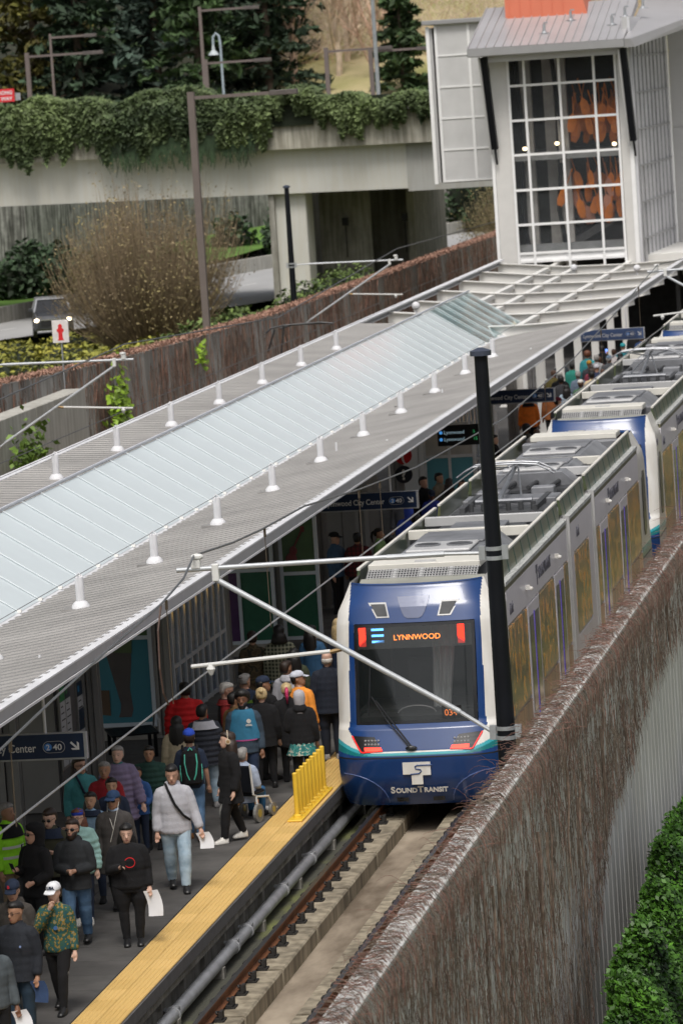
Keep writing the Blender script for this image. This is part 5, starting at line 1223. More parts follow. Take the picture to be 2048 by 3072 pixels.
def bare_tree(lab, x, y, zb, h, mat, n=5, spread=.5):
    t = thing('bare_tree', lab, 'tree', (x, y, zb), random.random()*6, 'pale bare trees on the hillside'); q = MB(); tw = MB()
    def br_(p, d, L, r, lv):
        mid_ = p+d*L*.5+Vector([random.uniform(-1,1)*L*.06 for _ in range(3)]); e = p+d*L
        (q if lv < 2 else tw).tube([p, mid_, e], [r, r*.8, r*.55], 5 if lv < 2 else 3, cap=False)
        if lv < 4:
            for i in range(n if lv else 4):
                a = random.uniform(0, 2*PI); nd = (d+Vector((math.cos(a), math.sin(a), .25))*spread*random.uniform(.6, 1.3)).normalized()
                br_(p+d*L*random.uniform(.35, 1), nd, L*random.uniform(.45, .68), r*.5, lv+1)
    br_(Vector((0,0,-1)), Vector((random.uniform(-.05,.05),0,1)).normalized(), h*.5, h*.022, 0)
    q.build('trunk', mat, t); stuff(tw.build('twigs', mat, t)); return t
pale_bark = M('pale_bark', (.62,.50,.38), .9, var=.2, scale=2, leaf=.2); red_bark = M('reddish_twigs', (.40,.22,.15), .9, var=.25, scale=1, leaf=.3)
bare_tree('pale bare tree at the top edge right of the dark conifers', -47.0, 264, 11, 17, pale_bark, 5)
bare_tree('pale bare tree between the forest edge and the thin pole', -44.5, 276, 12, 17, pale_bark, 5)
bare_tree('pale bare tree in front of the hill above the small conifer', -42.0, 258, 11, 13, pale_bark, 5)
bare_tree('pale bare tree above the roof of the mesh stair box', -30.5, 290, 14, 13, pale_bark, 5)
for i_, (x_, y_, h_) in enumerate(((-44.8,250,15),(-42.2,254,14),(-40.2,266,16),(-46.5,258,16),(-39.0,252,11))): bare_tree(['pale bare tree nearest the dark forest edge','slender pale bare tree left of the thin pole','pale bare tree just behind the thin pole','spreading pale bare tree against the dark forest edge','low pale bare tree between the thin pole and the lone conifer'][i_], x_, y_, 10.5, h_, pale_bark if i_ % 2 else M('pink_bark', (.55,.38,.28), .9, var=.2, leaf=.2), 5)
t = thing('hillside_thicket', 'tangle of pale and reddish bare brush covering the sunlit hill', 'thicket', (-38,280,14.0))
tag(t, t['label'], 'thicket')
for mat, n, zz in ((pale_bark, 12000, 0), (red_bark, 2600, -.5), (M('straw_twigs', (.42,.36,.14), .9, var=.2, leaf=.3), 2200, -.8)):
    x = RNG.uniform(-10, 20, n); y = RNG.uniform(-24, 70, n); st = np.stack([x, y, .17*(y+45)+10.5-15+zz], 1); dd = np.stack([RNG.normal(0,.5,n), RNG.normal(0,.3,n), RNG.uniform(.1,.75,n)], 1)
    v, f = strands(n, st, lambda i, p: p+dd*(1-.1*i)+RNG.normal(0,.08,(n,3)), 4, np.full(n, .022), RNG); stuff(npmesh('brush', v, f, mat, t))
t = thing('far_wood', 'dark wooded slope closing the view behind the conifers', 'wood', (-92,338,10)); 
n = 20000; P = np.stack([RNG.uniform(-50, 42, n), RNG.uniform(0, 12, n), RNG.uniform(-2, 36, n)], 1); v, f = leaves(P, 1.3, RNG, aspect=1.8); stuff(npmesh('leaf', v, f, cf1, t)); t['kind'] = 'stuff'
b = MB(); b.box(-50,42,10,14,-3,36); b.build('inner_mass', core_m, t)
b = MB(); gx = np.linspace(-45, 60, 12); b.loft([[(x, 380+abs(x)*.1, 14) for x in gx], [(x, 500, 80) for x in gx]], False, closed=False); struct(b.build('far_hill', M('far_hill_brush', (.30,.22,.15), .95, var=.3, scale=.25, bump=.5)))
# ================= stair and lift tower =================
tw_w = M('tower_white', (.86,.86,.86), .4, var=.03); tw_g = M('tower_grey', (.50,.50,.50), .45, .1, var=.04, scale=.5); tw_roof = M('tower_roof_metal', (.46,.45,.46), .4, .3, var=.05, scale=.6)
tower = thing('station_tower', 'white framed glass stair tower with standing seam roof at the end of the canopy', 'tower', (0,0,0))
TY = 95.6
cols_x = [-9.62,-9.0,-7.66,-6.33,-5.50]; rows_z = [4.30,4.62,5.72,7.05,8.40,9.72,11.05,12.15]
tglass = M('tower_glass', (.12,.13,.14), .03, alpha=.15, coat=.8, var=.1)
for x in cols_x: q = MB(); q.box(x-.045,x+.045,TY-.10,TY+.06,3.6,12.2); q.build('mullion', tw_w, tower)
for z in rows_z[:-1]: q = MB(); q.box(cols_x[0]+.05,cols_x[-1]-.05,TY-.085,TY+.045,z-.045,z+.045); q.build('transom', tw_w, tower)
for i in range(len(cols_x)-1):
    for j in range(len(rows_z)-1):
        q = MB(); q.box(cols_x[i]+.046,cols_x[i+1]-.046,TY-.01,TY+.01,rows_z[j]+.046,rows_z[j+1]-.046); q.build('pane', tglass if j > 0 else tw_w, tower)
for x0, x1 in ((-10.32,-9.68),(-5.44,-4.98)):
    q = MB(); q.box(x0,x1,TY-.02,TY+.30,3.6,12.3); q.build('corner_cladding', M('tower_cladding', (.64,.63,.61), .5, var=.03), tower)
q = MB(); q.box(-10.45,-10.33,TY-.06,TY+.3,3.6,12.3); q.box(-5.12,-4.96,TY-.08,TY-.021,3.6,12.3); q.build('corner_post', tw_w, tower)
# interior: back wall, floors, columns, escalators
ti = M('tower_interior', (.035,.035,.037), .7, var=.3); tl = M('tower_inner_column', (.55,.53,.50), .5)
q = MB(); q.box(-10.3,-5.0,TY+7,TY+7.2,3,12.6); q.box(-10.3,-10.2,TY+.3,TY+7,3,12.6); q.build('back_wall', ti, tower)
q = MB(); q.box(-10.2,-5.0,TY+.35,TY+6.9,8.15,8.42); q.box(-10.2,-5.0,TY+.35,TY+1.0,4.66,4.92); q.build('floor_slab', M('slab_grey', (.33,.34,.34), .6), tower)
for x, y in ((-9.15,TY+1.5),(-8.35,TY+2.2),(-7.75,TY+1.2)):
    q = MB(); q.box(x-.20,x+.20,y-.2,y+.2,3,12.3); q.build('inner_column', tl, tower)
for x, a in ((-9.45,.15),(-8.0,.3)):
    q = MB(); q.tube([(x,TY+.8,12.0),(x+.1,TY+.9,10.4),(x+a,TY+1.2,8.5)], .09, 8); q.tube([(x+.12,TY+.8,8.0),(x-.05,TY+.8,6.2),(x+.15,TY+1,4.6)], .09, 8); q.build('dark_strut', black_paint, tower)
esc = thing('escalator', 'glass sided escalator climbing inside the glazed tower', 'escalator', (-8.6,TY+2.6,4.4))
q = MB(); q.beam((0,0,0), (3.6,.5,1.9), .7, .3); q.build('truss', M('escalator_steel', (.30,.31,.32), .4, .4), esc); q = MB(); q.tube([(-.2,-.4,.8),(3.6,.1,2.75)], .05, 6); q.tube([(-.2,.4,.8),(3.6,.9,2.75)], .05, 6); q.build('handrail', t_seam, esc)
# suspended oar sculpture
oar_m = M('oar_orange', (.72,.20,.012), .45, var=.2); oar_p = M('oar_pink', (.55,.24,.15), .45, var=.1)
for k in range(64):
    lv = k % 2; x = random.uniform(-7.9,-5.4); z = random.uniform(9.4,10.6) if lv else random.uniform(6.3,7.7); y = TY+random.uniform(.5,2.2)
    if lv and x < -7.3: x += .6
    t = thing('hanging_oar', 'orange painted oar of the sculpture hanging in the upper glazed hall' if lv else 'orange painted oar of the sculpture hanging in the lower glazed hall', 'oar', (x,y,z), random.uniform(-.6,.6), 'orange oars hanging in the tower' if lv else 'orange oars hanging in the lower hall')
    t.rotation_euler = (random.uniform(-.15,.15), random.uniform(-.4,.4), random.uniform(-.8,.8)); m_ = oar_p if k % 6 == 0 else oar_m
    q = MB(); q.loft([[(-w_,-.012,zz),(w_,-.012,zz),(w_,.012,zz),(-w_,.012,zz)] for w_, zz in ((.035,-.05),(.15,-.20),(.17,-.55),(.10,-.78))]); q.build('blade', m_, t)
    q = MB(); q.tube([(0,0,-.06),(0,0,.75)], .022, 6); q.build('shaft', m_, t)
for x, z in ((-9.2,8.62),(-7.95,8.75),(-5.75,8.60)):
    t = thing('floor_lamp', {-9.2:'small lit spotlight at the left end of the upper tower floor', -7.95:'small lit spotlight near the middle of the upper tower floor', -5.75:'small lit spotlight at the right end of the upper tower floor'}[x], 'lamp', (x,TY+.45,z), 0, 'lit spotlights in the tower'); q = MB(); q.ell((0,0,0), (.09,.06,.07), 10, 6); q.build('bulb', M('spot_lit', (1,.78,.45), .4, emit=5, var=0), t); q = MB(); q.box(-.05,.05,.02,.1,-.19,-.05); q.build('bracket', t_seam, t)
# eaves brace struts
for x in (-10.42,-5.10):
    q = MB(); q.beam((x+.05,TY-1.1,12.2), (x+.16,TY-.25,8.7), .24, .20); q.beam((x+.16,TY-.3,8.75), (x+.2,TY-.2,8.1), .06, .06); q.build('raking_strut', black_paint, tower)
    q = MB(); q.beam((x-.12,TY-1.2,12.2), (x+.0,TY-.3,8.5), .07, .16); q.build('strut_cover', tw_g, tower)
# roof: hipped metal roof with seams
rz0 = 12.40
q = MB(); q.hexa([(-10.95,TY-1.5,rz0-.16),(-4.95,TY-1.5,rz0-.16),(-4.95,TY+14,rz0-.16),(-10.95,TY+14,rz0-.16),(-10.95,TY-1.5,rz0+.16),(-4.95,TY-1.5,rz0+.16),(-4.95,TY+14,rz0+.16),(-10.95,TY+14,rz0+.16)]); q.build('eaves_fascia', M('eaves_grey', (.33,.33,.335), .4, .2, var=.03), tower, bevel=.03)
q = MB(); q.box(-10.4,-5.05,TY-1.0,TY-.1,12.0,12.24); q.build('eaves_soffit', tw_g, tower)
def zr(y): return rz0+.17+(y-(TY-1.5))*.24
q = MB(); q.hexa([(-10.95,TY-1.5,rz0+.16),(-4.95,TY-1.5,rz0+.16),(-4.95,TY+5,zr(TY+5)-.3),(-10.95,TY+5,zr(TY+5)-.3),(-10.95,TY-1.5,rz0+.17),(-4.95,TY-1.5,rz0+.17),(-4.95,TY+5,zr(TY+5)),(-10.95,TY+5,zr(TY+5))]); q.build('roof_slope', tw_roof, tower)
for k in range(19):
    x = -10.9+k*.33; q = MB(); q.beam((x,TY-1.5,rz0+.20), (x,TY+5,zr(TY+5)+.02), .025, .06); q.build('standing_seam', tw_roof, tower)
q = MB(); q.hexa([(-4.95,TY-1.5,rz0-.16),(-4.6,TY-1.0,rz0-.16),(-1.2,TY+9,rz0+1.1),(-4.95,TY+9,rz0+.9),(-4.95,TY-1.5,rz0+.16),(-4.75,TY-1.2,rz0+.16),(-1.2,TY+9,rz0+1.5),(-4.95,TY+9,rz0+1.9)]); q.build('side_roof', tw_roof, tower)
for x, y in ((-8.15,TY+.2),(-7.3,TY+2.0),(-5.6,TY+.8),(-5.2,TY+2.0),(-4.6,TY+3.2)):
    q = MB(); z = zr(y); q.tube([(x,y,z),(x,y,z+.08),(x,y,z+.35)], [.14,.06,.05], 10); q.tube([(x,y,z+.33),(x,y,z+.40),(x+.15,y,z+.40)], .03, 6); q.box(x-.2,x+.2,y-.08,y+.08,z,z+.02); q.build('roof_anchor', galv, tower)
# orange lift overrun
t = thing('lift_overrun', 'orange red ribbed metal box on the tower roof', 'roof box', (-9.95,TY+3.0,13.0))
om = M('orange_cladding', (.66,.19,.11), .5, var=.04, scale=.6)
q = MB(); q.prism([(0,0),(4.1,0),(3.2,.62),(2.6,3),(0,3)], lambda u, w_: (u,0,w_), lambda u, w_: (u,3,w_)); q.build('cladding', om, t)
for k in range(8): q = MB(); q.box(.15+.42*k,.18+.42*k,-.03,0,.05,min(3,2.2 if k < 6 else .5)); q.build('panel_rib', om, t)
q = MB(); q.box(-.05,4.15,-.06,-.03,-.02,.09); q.build('base_flashing', tw_roof, t)
# right flank: corrugated translucent wall and grey panels
flk = M('flank_cladding', (.66,.66,.69), .35, .2, var=.05, scale=.8); lat = M('flank_lattice', (.34,.34,.35), .4, .3)
q = MB(); xa, ya, xb, yb = -4.95, TY-.0, -4.55, 106.0
n = 34
for k in range(n):
    a, c = k/n, (k+.62)/n; q.hexa([(xa+(xb-xa)*a,ya+(yb-ya)*a,3.3),(xa+(xb-xa)*a+.10,ya+(yb-ya)*a,3.3),(xa+(xb-xa)*c+.10,ya+(yb-ya)*c,3.3),(xa+(xb-xa)*c,ya+(yb-ya)*c,3.3),(xa+(xb-xa)*a,ya+(yb-ya)*a,13.4),(xa+(xb-xa)*a+.10,ya+(yb-ya)*a,13.4),(xa+(xb-xa)*c+.10,ya+(yb-ya)*c,13.4),(xa+(xb-xa)*c,ya+(yb-ya)*c,13.4)])
stuff(q.build('corrugated_cladding', flk, tower))
q = MB(); q.hexa([(xa-.2,ya,3.3),(xa,ya,3.3),(xb,yb,3.3),(xb-.2,yb,3.3),(xa-.2,ya,13.4),(xa,ya,13.4),(xb,yb,13.4),(xb-.2,yb,13.4)]); q.build('flank_backing', tw_g, tower)
for z in (4.9,6.3,7.7,9.1,10.5,11.9): q = MB(); q.beam((xa+.14,ya+.3,z), (xb+.14,yb,z), .04, .06); q.build('lattice_rail', lat, tower)
for k in range(9): q = MB(); a = k/9; q.box(xa+(xb-xa)*a+.11,xa+(xb-xa)*a+.17,ya+(yb-ya)*a+.3,ya+(yb-ya)*a+.36,3.4,12.8); q.build('lattice_post', lat, tower)
for k in range(6):
    for z0, z1 in ((3.2,5.9),(5.92,8.9),(8.92,12.0),(12.02,15.5)):
        q = MB(); q.box(-4.35+.75*k,-4.35+.75*k+.735,106,106.2,z0,z1); q.build('grey_panel', tw_g, tower)
q = MB(); q.box(-4.3,3,106.2,112,2.9,16); q.build('rear_block', tw_g, tower)
q = MB(); q.tube([(-4.40,105.8,3.4),(-4.40,105.8,13.5)], .06, 8); q.build('downpipe', tw_w, tower)
q = MB(); q.hexa([(-5.4,103.6,14.55),(6,103.6,14.9),(6,113,15.9),(-5.4,113,15.5),(-5.4,103.6,14.85),(6,103.6,15.2),(6,113,16.2),(-5.4,113,15.8)]); q.build('rear_eaves', MATS['eaves_grey'], tower)
q = MB(); q.box(-10.3,-5,TY+7.3,112,3,12.5); q.build('rear_core', tw_g, tower)
# concourse soffit and dark portal under the tower on the right
q = MB(); q.box(-4.9,8,97.0,111,3.75,4.25); q.build('soffit_beam', can_beam, tower); q = MB(); q.box(-12,12,110,110.3,-.6,4.2); q.build('portal_back', ti, tower)
for x in (-3.9,-3.2,-1.9,2.0): q = MB(); q.box(x-.08,x+.08,99,99.2,-.4,3.75); q.build('portal_post', dark_steel, tower)
# mesh stair box at left
t = thing('mesh_stair_box', 'boxy white framed volume with translucent mesh panels left of the tower', 'stair enclosure', (-13.25,100.5,7.4))
mp_ = M('mesh_panel', (.60,.60,.60), .5, .1, var=.06, scale=.9)
for i, x in enumerate((.25,1.55,2.85)):
    q = MB(); q.box(x-.05,x+.05,-.06,.06,0,6.2); q.build('mullion', tw_w, t)
    for j in range(5): 
        if i < 2:
            q = MB(); q.box(x+.051,x+1.249,-.02,.02,.08+j*1.24,.05+(j+1)*1.24-.05); q.build('mesh_pane', mp_, t)
for j in range(6): q = MB(); q.box(.30,2.8,-.05,.05,j*1.24-.0,j*1.24+.075); q.build('transom', tw_w, t)
q = MB(); q.box(-.14,.0,-.05,.10,-.05,6.15); q.build('edge_post', tw_w, t); q = MB(); q.box(-.1,.1,.05,5,0,6.1); q.build('side_wall', tw_g, t)
q = MB(); q.box(-.25,3.2,-.25,5.2,6.22,6.40); q.build('roof_edge', MATS['eaves_grey'], t, bevel=.02)
q = MB(); q.box(.1,2.9,.5,5,-.05,6.15); q.build('stair_core', mp_, t)
# ================= people =================
def fab(name, col, rough=.85, var=.12, scale=9, bump=.25, **k): return M('cloth_'+name, col, rough, var=var, scale=scale, bump=bump, **k)
def plaidmat(name, a, b_, sc=14):
    m = M('cloth_'+name, a, .9, var=.1)
    nt = m.node_tree; L = nt.links.new; bs = nt.nodes['Principled BSDF']; tc = [n for n in nt.nodes if n.type == 'TEX_COORD'][0]
    base = bs.inputs['Base Color'].links[0].from_socket; f = None
    for ax in ('X', 'Z'):
        w = nt.nodes.new('ShaderNodeTexWave'); w.bands_direction = ax; w.inputs['Scale'].default_value = sc/3; L(tc.outputs['Object'], w.inputs['Vector'])
        r = nt.nodes.new('ShaderNodeValToRGB'); r.color_ramp.elements[0].position = .55; r.color_ramp.elements[1].position = .75; L(w.outputs['Fac'], r.inputs[0])
        mx = nt.nodes.new('ShaderNodeMix'); mx.data_type = 'RGBA'; mx.inputs['B'].default_value = tuple(b_)+(1,); ml = nt.nodes.new('ShaderNodeMath'); ml.operation = 'MULTIPLY'; ml.inputs[1].default_value = .6
        L(r.outputs[0], ml.inputs[0]); L(ml.outputs[0], mx.inputs['Factor']); L(base, mx.inputs['A']); base = mx.outputs['Result']
    L(base, bs.inputs['Base Color']); return m
def camomat(name, cols, sc=16):
    m = art('cloth_'+name, cols, sc); m.node_tree.nodes['Principled BSDF'].inputs['Roughness'].default_value = .9; m.node_tree.nodes['Principled BSDF'].inputs['Coat Weight'].default_value = 0; return m
SK = {'light': M('skin_light', (.52,.30,.215), .5, var=.05), 'pale': M('skin_pale', (.60,.38,.29), .5, var=.05), 'tan': M('skin_tan', (.36,.19,.115), .5, var=.05), 'brown': M('skin_brown', (.17,.075,.04), .5, var=.06), 'asian': M('skin_warm', (.48,.28,.18), .5, var=.05)}
HR = {'black': M('hair_black', (.010,.009,.009), .5, var=.3, scale=30), 'dbrown': M('hair_dark_brown', (.028,.016,.011), .5, var=.3, scale=30), 'brown': M('hair_brown', (.075,.036,.02), .5, var=.3, scale=30), 'grey': M('hair_grey', (.26,.25,.24), .6, var=.25, scale=30), 'white': M('hair_white', (.55,.53,.49), .6, var=.15, scale=30), 'blonde': M('hair_blonde', (.48,.36,.19), .5, var=.25, scale=30), 'pink': M('hair_pink', (.50,.03,.12), .5, var=.3, scale=30), 'auburn': M('hair_auburn', (.12,.04,.018), .5, var=.3, scale=30)}
for m_ in HR.values():
    nt = m_.node_tree; bn = nt.nodes.new('ShaderNodeBump'); bn.inputs['Strength'].default_value = .7; bn.inputs['Distance'].default_value = .01; tn = nt.nodes.new('ShaderNodeTexNoise'); tn.inputs['Scale'].default_value = 22; tn.inputs['Detail'].default_value = 3; mp = nt.nodes.new('ShaderNodeMapping'); mp.inputs['Scale'].default_value = (3,3,.5); tc = [n for n in nt.nodes if n.type == 'TEX_COORD'][0]; nt.links.new(tc.outputs['Object'], mp.inputs[0]); nt.links.new(mp.outputs[0], tn.inputs['Vector']); nt.links.new(tn.outputs['Fac'], bn.inputs['Height']); nt.links.new(bn.outputs[0], nt.nodes['Principled BSDF'].inputs['Normal'])
eye_m = M('eye_dark', (.012,.01,.01), .3, var=0); lip_m = M('lip', (.30,.10,.085), .5, var=0); shade_m = M('sunglass_lens', (.008,.008,.01), .08, var=0, coat=.8)
def ring(c, rx, ry, n=14, M_=None):
    out = []
    for j in range(n):
        a = 2*PI*j/n; p = Vector((c[0]+rx*math.cos(a), c[1]+ry*math.sin(a), c[2])); out.append(M_@p if M_ else p)
    return out
def remesh(o, vox, it=3, fac=.5):
    m_ = o.modifiers.new('r', 'REMESH'); m_.mode = 'VOXEL'; m_.voxel_size = vox; m_.use_smooth_shade = True
    s_ = o.modifiers.new('s', 'SMOOTH'); s_.iterations = it; s_.factor = fac; return o
ARMS = {'down': ((.030,.01,-.165),(.045,-.035,-.305)), 'fwd': ((.035,-.005,-.16),(.0,-.13,-.20)), 'hands': ((.035,.0,-.16),(-.075,-.135,-.165)), 'phone': ((.04,-.01,-.16),(-.045,-.14,-.115)),
        'back': ((.03,.06,-.15),(-.02,.075,-.27)), 'face': ((.02,-.10,-.12),(-.085,-.105,.035)), 'out': ((.045,-.02,-.16),(.085,-.075,-.295)), 'pocket': ((.055,.02,-.155),(.005,-.055,-.245)), 'point': ((.02,-.10,-.11),(-.01,-.25,-.09)), 'up': ((.03,-.09,-.10),(.01,-.13,.03)), 'lap': ((.03,-.02,-.15),(-.03,-.15,-.22))}
LEGS = {'stand': ((.055,0,0),(-.055,.0,0)), 'walk': ((.045,-.11,0),(-.045,.12,.02)), 'walk2': ((.045,.12,.02),(-.045,-.11,0)), 'apart': ((.075,.01,0),(-.075,-.01,0))}
def person(label, x, y, H, rot, skin='light', hair=('short','black'), top=('jacket','black_cloth',None), bottom='black', shoes='black', arms=('down','down'), legs='stand', w=1.0, turn=0, tilt=0, near=True, extras=(), group=None, sit=False, z=.362, bend=0):
    t = thing('person', label, 'person', (x, y, z), R(rot), group)
    ws_ = w**.45; wf = lambda z_: ws_+(w-ws_)*max(0, min(1, (.76-z_)/.10))
    sk_ = SK[skin]; h = H; vox = (.013 if near else .022)
    hip = .52*h; drop = 0
    if sit: drop = .27*h
    D = Vector((0,0,-drop))
    lean = Matrix.Rotation(R(bend), 4, 'X'); 
    def U(p): p = Vector(p); q = p-Vector((0,0,.53*h)); return lean@q+Vector((0,0,.53*h))+D if p.z > .53*h else p+D
    # ---- body, one continuous mesh ----
    b = MB()
    b.loft([[U(p) for p in ring((0,cy_*h,z_*h), rx*h*wf(z_), ry*h*wf(z_))] for z_, rx, ry, cy_ in ((.47,.085,.062,0),(.53,.092,.066,0),(.60,.080,.058,0),(.68,.090,.062,0),(.76,.100,.062,0),(.80,.080,.050,0),(.835,.05,.040,.0),(.85,.03,.03,.005))])
    nk = U((0,.005*h,.835*h)); hh = .142*h
    HM = Matrix.Translation(U((0,-.008*h,.857*h)))@Matrix.Rotation(R(turn), 4, 'Z')@Matrix.Rotation(R(tilt), 4, 'X')
    def hp(px, py, pz): return HM@Vector((px*hh, py*hh+.06*hh, pz*hh))
    b.tube([nk, hp(0,.12,.05), hp(0,.08,.35)], [.034*h,.030*h,.030*h], 10)
    b.loft([[HM@Vector((c.x,c.y,c.z)) for c in ring((0,((yf+yb)/2)*hh+.06*hh,z_*hh), rx*hh, (yb-yf)/2*hh, 16)] for z_, rx, yf, yb in ((-.02,.10,-.36,-.16),(.03,.19,-.43,-.02),(.16,.26,-.445,.20),(.34,.31,-.44,.36),(.5,.335,-.425,.43),(.65,.345,-.435,.46),(.8,.32,-.38,.44),(.92,.23,-.26,.33),(1.0,.08,-.08,.12))])
    b.tube([hp(0,-.40,.56), hp(0,-.47,.44), hp(0,-.51,.35), hp(0,-.44,.31)], [.035*hh,.05*hh,.075*hh,.04*hh], 7)
    for s in (-1, 1):
        b.ell(hp(s*.345,.03,.44), (.035*hh,.07*hh,.11*hh), 8, 6)
        b.ell(hp(s*.07,-.42,.205), (.09*hh,.04*hh,.045*hh), 8, 5)
    hands = []
    for si, s in enumerate((-1, 1)):
        an = ARMS[arms[si]]; sh = U((s*.098*h*ws_, 0, .782*h)); e = sh+Vector((s*an[0][0]*h*(1+.5*(w-1)), an[0][1]*h, an[0][2]*h)); wr = sh+Vector((s*an[1][0]*h, an[1][1]*h, an[1][2]*h))
        b.tube([sh+Vector((-s*.05*h*w,0,.02*h)), sh, sh.lerp(e, .5), e, e.lerp(wr, .5), wr], [.022*h,.030*h*w,.027*h*w,.023*h,.021*h,.015*h], 9)
        d = (wr-e).normalized(); side = d.cross(Vector((0,1,.2))).normalized(); nrm = d.cross(side).normalized()
        pal = wr+d*.028*h
        b.tube([wr-d*.01*h, wr+d*.012*h, pal+d*.012*h, pal+d*.024*h], [.013*h,.019*h,.021*h,.014*h], 8)
        curl = .35 if arms[si] in ('down','out','back') else .9
        for k in range(4):
            o_ = side*((k-1.5)*.0105*h); L_ = (.040,.046,.043,.033)[k]*h; p0 = pal+d*.014*h+o_; p1 = p0+d*L_*.5+nrm*L_*.18*curl; p2 = p1+(d*(1-curl*.5)+nrm*curl*.8).normalized()*L_*.5
            b.tube([p0, p1, p2], [.0062*h,.0058*h,.0048*h], 6)
        th = pal-d*.012*h; b.tube([th, th+side*(-s)*.022*h+d*.016*h+nrm*.010*h, th+side*(-s)*.024*h+d*.038*h+nrm*.020*h], [.008*h,.0068*h,.0055*h], 6)
        hands.append((wr, d, sh, e, pal+d*.02*h))
    lg = LEGS[legs]; feet = []
    for si, s in enumerate((-1, 1)):
        fx, fy, fz = lg[1 if s < 0 else 0]; hp_ = Vector((s*.052*h*w, 0, .50*h))+D
        if sit: kn = Vector((s*.065*h, -.25*h, .27*h+.0*h)); an_ = Vector((s*.06*h, -.24*h, .05*h))
        else: kn = Vector((hp_.x*.6+fx*h*.4, fy*h*.55-.025*h*(1 if fy else .4), .285*h)); an_ = Vector((fx*h, fy*h, .045*h+fz*h))
        b.tube([hp_, hp_.lerp(kn, .5), kn, kn.lerp(an_, .35), an_], [.054*h*w,.047*h*w,.033*h,.032*h,.020*h], 10)
        b.tube([an_, an_+Vector((0,-.02*h,-.02*h)), an_+Vector((0,-.09*h,-.028*h))], [.020*h,.016*h,.010*h], 8); feet.append((hp_, kn, an_, s))
    remesh(b.build('body', sk_, t), vox if near else .02, 2, .5)
    # ---- face ----
    if near or True:
        q = MB()
        for s in (-1, 1): q.ell(hp(s*.145,-.415,.50), (.042*hh,.018*hh,.018*hh), 8, 5)
        q.build('eyes', eye_m, t)
        q = MB()
        for s in (-1, 1): q.tube([hp(s*.07,-.445,.585), hp(s*.15,-.435,.61), hp(s*.23,-.40,.585)], .011*hh, 5)
        q.build('eyebrows', HR['grey'] if hair[1] in ('white','grey') else HR['dbrown'], t)
        q = MB(); q.tube([hp(-.10,-.43,.20), hp(0,-.462,.19), hp(.10,-.43,.20)], [.018*hh,.026*hh,.018*hh], 6); q.build('mouth', lip_m, t)
    # ---- upper clothing ----
    style, mat = top[0], top[1]; th = {'tee':.004,'sweater':.010,'jacket':.013,'hoodie':.014,'puffer':.026,'coat':.015,'longcoat':.016,'vest':.013}[style]*h
    hem = {'tee':.475,'sweater':.47,'jacket':.455,'hoodie':.46,'puffer':.44,'coat':.36,'longcoat':.24,'vest':.47}[style]
    if len(top) > 3: hem = top[3]
    q = MB(); prof = [(.848,.036,.036,.004),(.838,.050,.043,.002),(.822,.064,.050,0),(.79,.088,.058,0),(.75,.101,.064,-.001),(.71,.105,.068,-.002),(.68,.103,.068,-.002),(.62,.096,.066,0),(.57,.098,.068,0),(.52,.103,.072,0),(.475,.104,.074,0)]
    rings = []
    z_ = .848
    zz = list(np.arange(.848, hem, -.016))+[hem+.001, hem]
    P_ = np.array(prof[::-1]); 
    for i, z1 in enumerate(zz):
        zc = max(z1, .475); rx, ry, cy_ = [float(np.interp(zc, P_[:, 0], P_[:, k])) for k in (1, 2, 3)]
        fl = max(0, .475-z1)*.16; pf = 1+(.07*math.cos(z1*2*PI/.052) if style == 'puffer' else .012*math.sin(i*1.9+x*7))
        sc_ = .93 if z1 < hem+.012 and style in ('hoodie','puffer','sweater') else 1
        rings.append([U((px, py, z1*h)) for px, py, _ in ring((0,cy_*h,0), ((rx+fl)*h*wf(z1)+th)*pf*sc_, ((ry+fl)*h*wf(z1)+th)*pf*sc_, 18)])
    q.loft(rings)
    for si, s in enumerate((-1, 1)):
        wr, d, sh, e, _ = hands[si]; sw_ = w**.6
        if style == 'tee': pts = [sh, sh.lerp(e, .5), sh.lerp(e, .85)]; rr = [.038*h*sw_+th,.034*h*sw_+th,.033*h+th]
        elif style == 'vest': pts = None
        else:
            n_ = 12; pts = []; rr = []
            for k in range(n_+1):
                u = k/n_; p = sh.lerp(e, u*2) if u < .5 else e.lerp(wr, (u-.5)*2*.97); pts.append(p)
                r_ = float(np.interp(u, [0,.25,.5,.9,1], [.037,.033,.029,.025,.021]))*h*(sw_ if u < .5 else 1)+th*(1 if u < .93 else .6)
                rr.append(r_*(1+.09*math.cos(k*PI) if style == 'puffer' else 1+.03*math.sin(k*2.3+x*5)))
        if pts: q.tube([sh+Vector((-s*.060*h*ws_,0,.028*h)), sh+Vector((-s*.030*h*ws_,0,.016*h)), sh+Vector((-s*.010*h,0,.004*h))]+pts[1:], [.020*h+th*.6,.029*h+th*.8,.034*h*sw_+th]+rr[1:], 12)
    if style in ('hoodie',) or (len(top) > 2 and top[2] == 'hooddown'):
        q.loft([[U(p) for p in ring((0,cy_*h,z_*h), rx*h, ry*h, 12)] for z_, rx, ry, cy_ in ((.80,.05,.03,.065),(.825,.07,.045,.045),(.85,.066,.05,.03),(.868,.05,.042,.028))])
    if style in ('puffer','coat','longcoat','jacket'):
        q.loft([[U(p) for p in ring((0,.004*h,z_*h), rx*h, rx*h, 12)] for z_, rx in ((.83,.05),(.85,.043),(.868,.041))])
    remesh(q.build('upper_clothing', mat, t), .013 if near else .02, 2, .5)
